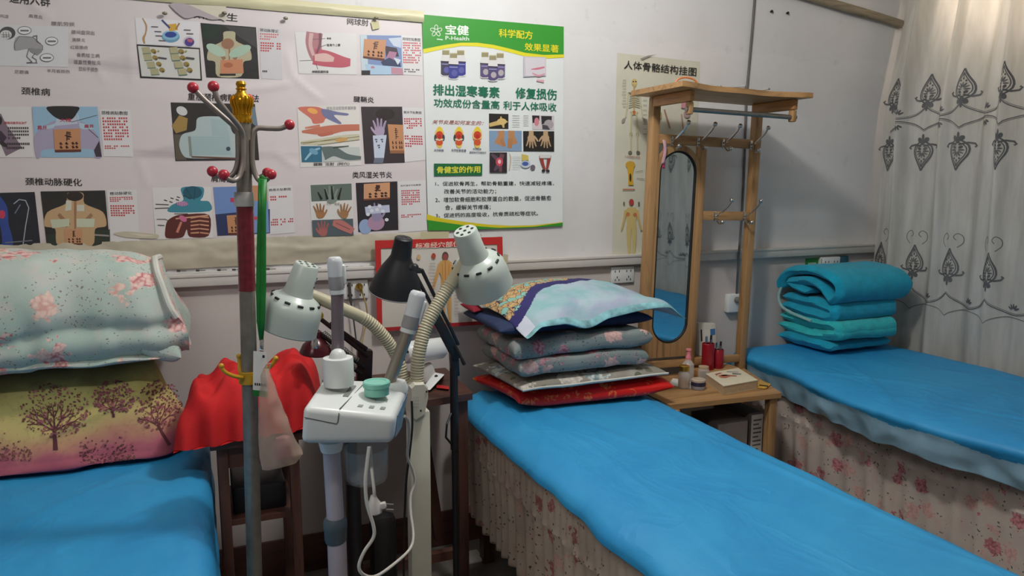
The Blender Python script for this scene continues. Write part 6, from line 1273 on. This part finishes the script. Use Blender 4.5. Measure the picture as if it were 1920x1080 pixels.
def neck(path, r, smooth_end):
    pts = smooth_path(path, 60); n = len(pts); L = [0]
    for a_, b_ in zip(pts, pts[1:]): L.append(L[-1] + (b_ - a_).length)
    rs = [r * (1 + .055 * math.sin(l * 2 * math.pi / .0068)) if l < L[-1] * smooth_end else r * .98 for l in L]; return MB().tube(pts, rs, 14).build('ribbed_neck', RIBBED, TD)
neck([PY(783, 728, YL_), PY(782, 700, YL_), PY(786, 660, YL_), PY(799, 612, YL_ + .01), PY(824, 566, YL_ + .02), PY(850, 525, YL_ + .03), PY(872, 492, YL_ + .04)], .0165, .80)
neck([PY(772, 740, YL_ + .012), PY(757, 712, YL_ + .02), PY(748, 680, YL_ + .025), PY(727, 640, YL_ + .02), PY(690, 602, YL_ + .01), PY(640, 578, YL_), PY(600, 560, YL_), PY(570, 549, YL_)], .0145, .62)
PROF = [(.066, .006), (.073, .0), (.0755, .003), (.0745, .012), (.0725, .045), (.069, .066), (.060, .082), (.047, .090), (.038, .096), (.0345, .108), (.030, .172), (.0275, .175), (0, .175)]
def head(px, py, y, ax, s, mat, name, plate, slots=True):
    p = PY(px, py, y); m = axis_mat(p, ax, FW) @ Matrix.Scale(s, 4); h = MB().lathe(PROF, m, 40).build(name, mat, TD)
    MB().lathe([(0, .012), (.064, .012), (.066, .0061)], m, 32).build('heating_plate', plate, h)
    mb = MB()
    for k in range(12):
        a_ = k * math.pi / 6; c = m @ Vector((.0605 * math.cos(a_), .0605 * math.sin(a_), .083)); t_ = (m.to_3x3() @ Vector((-math.sin(a_), math.cos(a_), 0))).normalized(); nn = (m.to_3x3() @ Vector((.6 * math.cos(a_), .6 * math.sin(a_), .8))).normalized()
        mb.tube([c - t_ * .0065 * s - nn * .0018, c - t_ * .004 * s - nn * .0012, c + t_ * .004 * s - nn * .0012, c + t_ * .0065 * s - nn * .0018], .0032 * s, 8)
    for k in range(7):
        rr, a_ = (0, 0) if k == 6 else (.0185, k * math.pi / 3); c = Vector((rr * math.cos(a_), rr * math.sin(a_), .1748)); mm = m @ Matrix.Translation(c); mb.lathe([(.0042, 0), (.0042, .0010), (0, .0011)], mm, 10)
    for k in range(3): mb.lathe([(.0022, 0), (.002, .001), (0, .0011)], axis_mat(m @ Vector((.0335, 0, .125 + k * .012)), m.to_3x3() @ Vector((1, 0, 0))), 8)
    mb.build('vent_hole', BLACK2, h)
    return h
head(909, 540, YL_ + .055, RT * -.26 + UP * .80 - FW * .54, 1.0, HEADM, 'lamp_head', M('dark_red_plate', rgb(110, 34, 34), .5))
head(537, 618, YL_ - .015, RT * .34 + UP * .93 - FW * .16, .9, HEADM, 'lamp_head', M('dark_red_plate', rgb(110, 34, 34), .5))
for path in ([(783, 778), (766, 830), (768, 870)], [(806, 735), (807, 742), (803, 742)]):
    pass
# ------------------------------------------------------------------ black floor lamp
YB = -.45
BL = thing('floor_lamp', 'black floor lamp with a conical shade in front of the red chart', 'lamp', (PY(853, 900, YB).x, YB, 0))
bx = PY(853, 900, YB).x; by = lambda py: PY(853, py, YB).z
MB().tube([(bx, YB, .02), (bx, YB, by(840))], .0095, 16).build('lower_pole', BLACK, BL); MB().tube([(bx, YB, by(842)), (bx, YB, by(690))], .0125, 16).build('upper_pole', BLACK, BL)
mb = MB().tube([PY(846, 775, YB - .01), PY(838, 795, YB - .03), PY(836, 820, YB - .03), PY(846, 832, YB - .01)], .0035, 8); mb.build('clamp_lever', BLACK, BL)
for dx in (-6, 7): 
    MB().beam(PY(783 + dx, 508 - dx * .5, YB - .03), PY(855 + dx * .6, 650 - dx * .5, YB - .01), .010, .014, (0, 1, 0)).build('arm', BLACK, BL)
MB().beam(PY(812, 585, YB - .022), PY(858, 672, YB - .008), .03, .016, (0, 1, 0)).build('arm_sleeve', BLACK, BL)
MB().beam(PY(850, 652, YB), PY(853, 705, YB), .026, .022, (0, 1, 0)).build('elbow', BLACK, BL)
mb = MB().tube(smooth_path([PY(853, 648, YB - .025), PY(862, 665, YB - .03), PY(871, 684, YB - .034)], 4), [.003] * 5 + [.0045, .0055, .006, .005], 8); mb.build('elbow_lever', BLACK, BL)
p = PY(741, 548, YB - .02); m = axis_mat(p, RT * .20 + UP * .92 - FW * .34, FW)
CONE = [(.072, .002), (.0755, 0), (.0765, .003), (.0745, .008), (.070, .028), (.050, .075), (.034, .102), (.0295, .112), (.0255, .165), (.022, .168), (0, .168)]
sh = MB().lathe(CONE, m, 40).build('lamp_shade', M('matte_black_shade', rgb(22, 23, 27), .5, var=.1), BL)
MB().lathe([(.0758, -.0012), (.0775, -.0005), (.0775, .0022), (.0758, .0028)], m, 40).build('pale_rim', M('rim_grey', rgb(150, 150, 150), .35), sh)
MB().lathe([(0, .03), (.06, .03), (.071, .003)], m, 32).build('inner_lining', M('lining_white', rgb(196, 196, 194), .5), sh)
mb = MB()
for k in range(5): a_ = k * 1.2566; mb.lathe([(.0045, 0), (.0045, .001), (0, .0012)], m @ Matrix.Translation((.013 * math.cos(a_), .013 * math.sin(a_), .168)), 10)
mb.build('vent_hole', M('vent_grey', rgb(70, 70, 72), .6), sh)
mb = MB(); mb.beam(PY(765, 500, YB - .075), PY(785, 508, YB - .03), .02, .016); mb.ball(PY(777, 502, YB - .045), .013); mb.build('swivel', BLACK, BL)
MB().lathe([(0, .028), (.02, .026), (.12, .016), (.125, 0), (0, 0)], Matrix.Translation((bx, YB, 0)), 32).build('base', BLACK, BL)
# ------------------------------------------------------------------ dark spring arm lamp behind the steamer
YS = -.55
SA = thing('spring_arm_lamp', 'folded dark spring arm lamp standing behind the facial steamer', 'lamp', (PY(660, 1000, YS).x, YS, 0))
DKM = M('dark_bronze', rgb(44, 30, 30), .35, .5, var=.2); s0 = PY(662, 900, YS); sx = s0.x
MB().tube([(sx, YS, .02), (sx, YS, PY(662, 905, YS).z)], .02, 18).build('lower_pole', BLACK, SA); MB().tube([(sx, YS, PY(662, 910, YS).z), (sx, YS, PY(662, 745, YS).z)], .014, 16).build('upper_pole', BLACK, SA)
MB().beam((sx, YS, PY(662, 748, YS).z), PY(684, 690, YS), .018, .018).build('stem', BLACK, SA)
MB().beam(PY(682, 715, YS), PY(684, 655, YS), .042, .03, (0, 1, 0), bev=.006).build('joint_block', DKM, SA)
for (a_, b_) in (((690, 668), (600, 597)), ((684, 690), (583, 612)), ((678, 702), (580, 628)), ((688, 655), (618, 606))): MB().beam(PY(*a_, YS - .012), PY(*b_, YS - .012), .012, .011, (0, 1, 0)).build('arm_bar', DKM, SA)
mb = MB(); 
for (a_, b_) in (((672, 676), (606, 622)), ((668, 690), (612, 646))):
    A_, B_ = PY(*a_, YS - .028), PY(*b_, YS - .028); d = (B_ - A_); u1 = Vector((0, 1, 0)); u2 = d.normalized().cross(u1)
    mb.tube([A_ + d * (k / 150) + (u1 * math.cos(k * .9) + u2 * math.sin(k * .9)) * .0055 for k in range(151)], .0013, 5)
mb.build('spring', STEEL, SA)
mb = MB(); p = PY(597, 592, YS - .02); mb.lathe([(.008, -.012), (.012, -.01), (.012, .012), (.008, .014)], axis_mat(p, (0, -1, .2)), 16); mb.build('brass_knob', BRASS, SA)
p = PY(592, 662, YS - .01); m = axis_mat(p, RT * .1 + UP * .95 - FW * .2, FW) @ Matrix.Scale(.72, 4); hd = MB().lathe([(.058, 0), (.06, .003), (.05, .03), (.03, .052), (.018, .06), (.016, .085), (0, .087)], m, 32).build('lamp_head', M('maroon_enamel', rgb(74, 20, 28), .25, .2), SA)
mb = MB(); mb.lathe([(0, 0), (.008, .002), (.010, .012), (.006, .03), (0, .032)], axis_mat(PY(590, 655, YS - .065), UP, FW), 14); mb.build('chrome_switch', CHROME, hd)
MB().lathe([(0, .026), (.03, .024), (.09, .014), (.095, 0), (0, 0)], Matrix.Translation((sx, YS, 0)), 32).build('base', BLACK, SA)
# ------------------------------------------------------------------ dark desk behind the lamps with the white appliance
DKZ = .70
c = [PZ(812, 749, DKZ), PZ(894, 736, DKZ), PZ(897, 724, DKZ), PZ(836, 690, DKZ)]
o = [(.36, c[0].y - .004), (c[0].x, c[0].y), (.778, c[1].y), (.785, c[2].y), (c[3].x, -.05), (.36, -.05)]
DK = thing('desk', 'dark brown desk with a cut corner against the wall between the beds', 'desk', (.57, -.2, 0)); n = len(o)
mb = MB(); mb.add([(x, y, DKZ - .022) for x, y in o] + [(x, y, DKZ) for x, y in o], [tuple(range(n))[::-1], tuple(range(n, 2 * n))] + [(i, (i + 1) % n, n + (i + 1) % n, n + i) for i in range(n)], 0, False); mb.build('desk_top', DARKWOOD, DK)
MB().box((.735, c[1].y + .015, 0), (.768, c[1].y + .048, DKZ - .0225), bev=.003).build('leg', DARKWOOD_Z, DK); MB().box((.375, c[1].y + .015, 0), (.408, c[1].y + .048, DKZ - .0225), bev=.003).build('leg', DARKWOOD_Z, DK); MB().box((.375, -.09, 0), (.408, -.06, DKZ - .0225), bev=.003).build('leg', DARKWOOD_Z, DK)
MB().beam(PY(788, 780, -.22), PY(824, 1010, -.22), .035, .03, (0, 1, 0)).build('slanted_leg', DARKWOOD_Z, DK)
MB().box((.409, c[1].y + .018, .14), (.734, c[1].y + .045, .17)).build('foot_rail', DARKWOOD, DK)
AP = thing('massage_appliance', 'white cylindrical appliance on a tilted foot lying on the dark desk', 'appliance', (.62, -.22, DKZ))
p0, p1 = PY(757, 662, -.24), PY(829, 652, -.20); ax = (p1 - p0); L_ = ax.length; m = axis_mat(p0, ax)
MB().lathe([(0, 0), (.03, .002), (.036, .01), (.037, L_ * .45), (.036, L_ * .55), (.036, L_ - .006), (.033, L_), (.028, L_ - .004), (0, L_ - .006)], m, 32).build('body', WHITE_PL, AP)
mb = MB(); mb.beam(PY(796, 684, -.215), PY(806, 714, -.215), .05, .035, (0, 1, 0), bev=.008); mb.build('neck', M('shaded_white', rgb(196, 194, 190), .4), AP)
mb = MB(); a_ = PZ(790, 726, DKZ); mb.hexa([PZ(792, 728, DKZ + .001), PZ(806, 732, DKZ + .001), PZ(834, 702, DKZ + .001), PZ(815, 698, DKZ + .001), PZ(792, 728, DKZ + .012), PZ(806, 732, DKZ + .010), PZ(834, 702, DKZ + .035), PZ(815, 698, DKZ + .035)], 0, .003); mb.build('foot', WHITE_PL, AP)
mb = MB(); mb.ball(PY(818, 706, -.262), .006); 
for px, py in ((764, 660), (757, 676), (753, 686)): q_ = PY(px, py, -.283); mb.box((q_.x - .004, q_.y - .002, q_.z - .003), (q_.x + .004, q_.y + .004, q_.z + .003))
mb.build('dark_mark', BLACK2, AP)
mb = MB(); mb.hexa([PZ(818, 727, DKZ + .001), PZ(842, 730, DKZ + .001), PZ(842, 724, DKZ + .001), PZ(818, 721, DKZ + .001), PZ(818, 727, DKZ + .008), PZ(842, 730, DKZ + .008), PZ(842, 724, DKZ + .008), PZ(818, 721, DKZ + .008)], 0, .002); o = mb.build('red_packet', M('red_packet', rgb(180, 40, 40), .4)); tag(o, 'thin red packet lying on the dark desk beside the black pole', 'packet')
# black case on the floor under the desk
mb = MB(); a_, b_ = PY(692, 965, -.42), PY(742, 965, -.42); mb.box((a_.x, -.452, 0), (b_.x, -.385, a_.z), bev=.03); CSE = mb.build('black_case', M('black_vinyl', rgb(24, 22, 22), .5)); tag(CSE, 'black rounded case standing on the floor behind the hanging plug', 'case')
mb = MB(); q_ = PZ(884, 1050, 0); mb.box((q_.x - .02, q_.y - .03, .0005), (q_.x + .04, q_.y + .05, .012), bev=.004); o = mb.build('floor_highlight', PAPER); tag(o, 'pale floor highlight made as a thin slab at the foot of the centre bed skirt', 'paper')  # pale slab standing in for a bright highlight on the concrete
# ------------------------------------------------------------------ facial steamer
YF = -1.2
FSM = M('steamer_white', rgb(216, 220, 218), .35, var=.02); LILAC = M('lilac_grey_tube', rgb(128, 116, 122), .3, .35, var=.06)
FS = thing('facial_steamer', 'white two armed facial steamer with a mint green cap in the foreground', 'facial steamer', (PY(631, 1000, YF).x, YF, 0))
fl, fr_ = -1.29, -1.11
C8 = [PY(563, 833, fl), PY(736, 831, fl), PY(753, 806, fr_), PY(606, 800, fr_), PY(568, 762, fl), PY(741, 782, fl), PY(769, 714, fr_), PY(604, 710, fr_)]
body = MB().hexa(C8, 0, .012, seg=4).build('body', FSM, FS)
# seam, slot and lamp symbols on the slanted top
def tpnt(u, v, out=.0006):
    q = C8[4].lerp(C8[5], u).lerp(C8[7].lerp(C8[6], u), v); nrm = (C8[5] - C8[4]).cross(C8[7] - C8[4]).normalized(); return q + nrm * out
def fpnt(u, v, out=.0006):
    q = C8[0].lerp(C8[1], u).lerp(C8[4].lerp(C8[5], u), v); nrm = (C8[1] - C8[0]).cross(C8[4] - C8[0]).normalized(); return q + nrm * out
DGREY = M('seam_grey', rgb(96, 98, 98), .5); mb = MB()
mb.tube([fpnt(.02, .72), fpnt(.36, .60), fpnt(.375, .66), fpnt(.38, .93)], .0009, 6); mb.tube([tpnt(.38, .04, .001), tpnt(.44, .42, .002), tpnt(.50, .94, .001)], .0012, 6); mb.build('seam', DGREY, body)
mb = MB(); mb.hexa([tpnt(.34, .36, -.002), tpnt(.40, .36, -.002), tpnt(.42, .72, -.002), tpnt(.36, .72, -.002), tpnt(.34, .36, .0045), tpnt(.40, .36, .0045), tpnt(.42, .72, .0045), tpnt(.36, .72, .0045)]); mb.build('slot', M('slot_grey', rgb(120, 122, 120), .5), body)
mb = MB()
for k in range(3):
    u = .545 + k * .125; mb.hexa([tpnt(u, .14, .0), tpnt(u + .055, .14, .0), tpnt(u + .06, .20, .0), tpnt(u + .005, .20, .0), tpnt(u, .14, .002), tpnt(u + .055, .14, .002), tpnt(u + .06, .20, .002), tpnt(u + .005, .20, .002)], 0, .0008); mb.ball(tpnt(u + .04, .36, .0004), .0016); mb.tube([tpnt(u + .04, .33), tpnt(u + .042, .42)], .0008, 6)
mb.build('button', M('button_grey', rgb(150, 152, 152), .4), body)
mb = MB(); r0 = C8[1].lerp(C8[2], .14).lerp(C8[5].lerp(C8[6], .14), .1); 
def spnt(u, v, out=.0012):
    q = C8[1].lerp(C8[2], u).lerp(C8[5].lerp(C8[6], u), v); nrm = (C8[2] - C8[1]).cross(C8[5] - C8[1]).normalized(); return q + nrm * out
mb.hexa([spnt(.15, .1, 0), spnt(.85, .1, 0), spnt(.85, .85, 0), spnt(.15, .85, 0), spnt(.15, .1), spnt(.85, .1), spnt(.85, .85), spnt(.15, .85)]); mb.build('side_sticker', M('sticker_blue_grey', rgb(120, 134, 150), .35, var=.4, vs=60), body)
def cyl(px, py0, py1, r, y, prof=None): a_ = PY(px, py0, y); b_ = PY(px, py1, y); return a_, b_.z - a_.z
a_ = PY(635, 712, YF + .02); m = Matrix.Translation(a_); rsv = MB().lathe([(.0, -.01), (.028, -.01), (.029, .002), (.0285, .0415), (.0275, .0435), (.0165, .0440), (.0150, .0500), (.0115, .0560), (.006, .0595), (0, .0605)], m, 36).build('steam_cap', FSM, FS)
a_ = PY(706, 722, YF - .01); m = Matrix.Translation(a_); MB().lathe([(.0, -.018), (.0235, -.018), (.0235, -.003), (.0258, -.002), (.0258, .006), (.024, .008), (.019, .008), (.018, .0065), (0, .0065)], m, 36).build('filler_cap', M('mint_green_plastic', rgb(122, 190, 172), .35), FS)
a_ = PY(742, 716, YF + .05); MB().lathe([(0, -.02), (.022, -.02), (.022, -.004), (.019, .002), (0, .002)], Matrix.Translation(a_), 28).build('arm_socket', FSM, FS)
# arms with nozzles
def nozzle(base, top, r, tube_m, hb, ht, hr, side):
    MB().tube([base, top], r, 20).build('steam_arm', tube_m, FS); ax = (ht - hb); L_ = ax.length; m = axis_mat(hb, ax, FW)
    h = MB().lathe([(0, 0), (hr * .8, 0), (hr * .92, .01), (hr, .022), (hr, L_ - .01), (hr * .9, L_ - .003), (hr * .7, L_), (0, L_)], m, 28).build('nozzle', M('glossy_white_nozzle', rgb(214, 218, 222), .2, var=.02), FS)
    MB().lathe([(hr * .86, -.006), (hr * .98, -.006), (hr * .98, .002), (hr * .86, .002)], m, 28).build('collar_ring', FSM, h); MB().lathe([(hr * .99, .004), (hr * 1.03, .008), (hr * 1.03, .024), (hr * 1.0, .028)], m, 28).build('grey_collar', M('collar_grey', rgb(150, 148, 150), .35), h)
    sd = side; MB().beam(hb + ax * .18 + sd * hr * .75, hb + ax * .78 + sd * hr * .85, hr * 1.1, hr * .9, FW, bev=.004).build('spout', FSM, h)
nozzle(PY(634, 690, YF + .05), PY(632, 540, YF + .05), .0118, LILAC, PY(632, 545, YF + .05), PY(627, 482, YF + .05), .0145, RT * .9 + FW * .3)
nozzle(PY(730, 716, YF + .05), PY(769, 610, YF + .05), .0125, M('satin_nickel', rgb(160, 152, 140), .38, .7, var=.08), PY(766, 618, YF + .05), PY(785, 546, YF + .05), .0165, RT * .9 - UP * .1 + FW * .2)
# pole
pxm = PY(631, 1000, YF).x; MB().tube([(pxm - .004, YF, PY(612, 850, YF).z + .02), (pxm - .001, YF, PY(627, 972, YF).z)], .0165, 24).build('upper_pole', M('lilac_white_pole', rgb(176, 168, 178), .4, var=.03), FS)
MB().lathe([(.024, .02), (.021, .006), (.0195, 0)], Matrix.Translation((pxm - .004, YF, PY(612, 846, YF).z)), 24).build('pole_socket', FSM, FS)
zc0, zc1 = PY(627, 1016, YF).z, PY(627, 970, YF).z; MB().lathe([(.019, 0), (.021, .006), (.0215, (zc1 - zc0) * .5), (.0225, (zc1 - zc0) * .55), (.0225, (zc1 - zc0) * .85), (.018, zc1 - zc0)], Matrix.Translation((pxm - .002, YF, zc0)), 24).build('height_collar', M('slate_plastic', rgb(78, 92, 100), .5, var=.08), FS)
MB().tube([(pxm, YF, zc0 + .002), (pxm, YF, .06)], .0182, 24).build('lower_pole', M('lilac_white_pole', rgb(176, 168, 178), .4), FS)
mb = MB()
for k in range(5):
    a_ = k * 2 * math.pi / 5 + .3; e = Vector((pxm + .15 * math.cos(a_), YF + .15 * math.sin(a_), .045)); mb.beam((pxm, YF, .058), e, .03, .02); mb.lathe([(0, -.01), (.02, -.01), (.02, .01), (0, .01)], axis_mat((e.x, e.y, .021), (-math.sin(a_), math.cos(a_), 0)), 14)
mb.build('caster_base', FSM, FS)
# clear water jar under the body
a_ = PY(688, 903, YF); z1 = PY(688, 838, YF).z - a_.z; CLEAR = glassy('clear_water_jar', (.62, .64, .64, 1), .08, 1.45, .14)
jr = MB().lathe([(0, 0), (.03, 0), (.037, .004), (.0405, .012), (.0425, z1 * .6), (.043, z1), (.0405, z1), (.0395, z1 * .6), (.037, .014), (.03, .006), (0, .005)], Matrix.Translation(a_), 36).build('water_jar', CLEAR, FS)
a0 = jr
# cord with plug
crd = [PY(692, 838, fl - .02), PY(688, 870, fl - .025), PY(685, 905, fl - .03), PY(688, 945, fl - .03), PY(700, 985, fl - .03), PY(700, 1008, fl - .03), PY(682, 1036, fl - .03), PY(673, 1062, fl - .03), PY(682, 1078, fl - .025), PY(706, 1080, fl + .0), PY(742, 1055, fl + .1), PY(768, 1030, fl + .2), PY(775, 1005, fl + .24), PY(770, 960, fl + .28), PY(770, 930, fl + .30), PY(778, 905, fl + .31), PY(773, 880, fl + .31), PY(764, 855, fl + .30), PY(767, 820, fl + .28), PY(765, 790, fl + .24), PY(758, 780, fl + .20)]
MB().tube(smooth_path(crd, 6), .0032, 10).build('power_cord', CORD_W, FS)
cp = MB().tube(smooth_path([PY(694, 838, fl + .1), PY(697, 880, fl + .05), PY(701, 915, fl + .03), PY(702, 930, fl + .03)], 5), .0032, 10).build('plug_cord', CORD_W, FS)
mb = MB(); a_ = PY(702, 950, fl + .03); mb.lathe([(.005, -.016), (.013, -.012), (.014, .004), (.008, .014), (.005, .022)], axis_mat(a_, UP + RT * -.1, FW), 16); mb.beam(a_ + RT * .006, a_ + RT * .022 + UP * .004, .012, .012); mb.build('plug', M('plug_white', rgb(206, 200, 196), .4), cp)
mb = MB(); 
for dz in (.005, -.005): mb.tube([a_ + RT * .022 + UP * dz, a_ + RT * .036 + UP * (dz - .001)], .0017, 6)
mb.build('plug_pin', CHROME, cp)
# black cable down the ivory column
o = MB().tube(smooth_path([PY(772, 752, -.89), PY(773, 800, -.895), PY(768, 850, -.895), PY(762, 900, -.895), PY(759, 960, -.89), PY(757, 1016, -.885), PY(757, 1080, -.88), PY(757, 1150, -.87)], 5), .0028, 8).build('black_cable', BLACK2); tag(o, 'thin black cable running down along the ivory lamp column', 'cable')
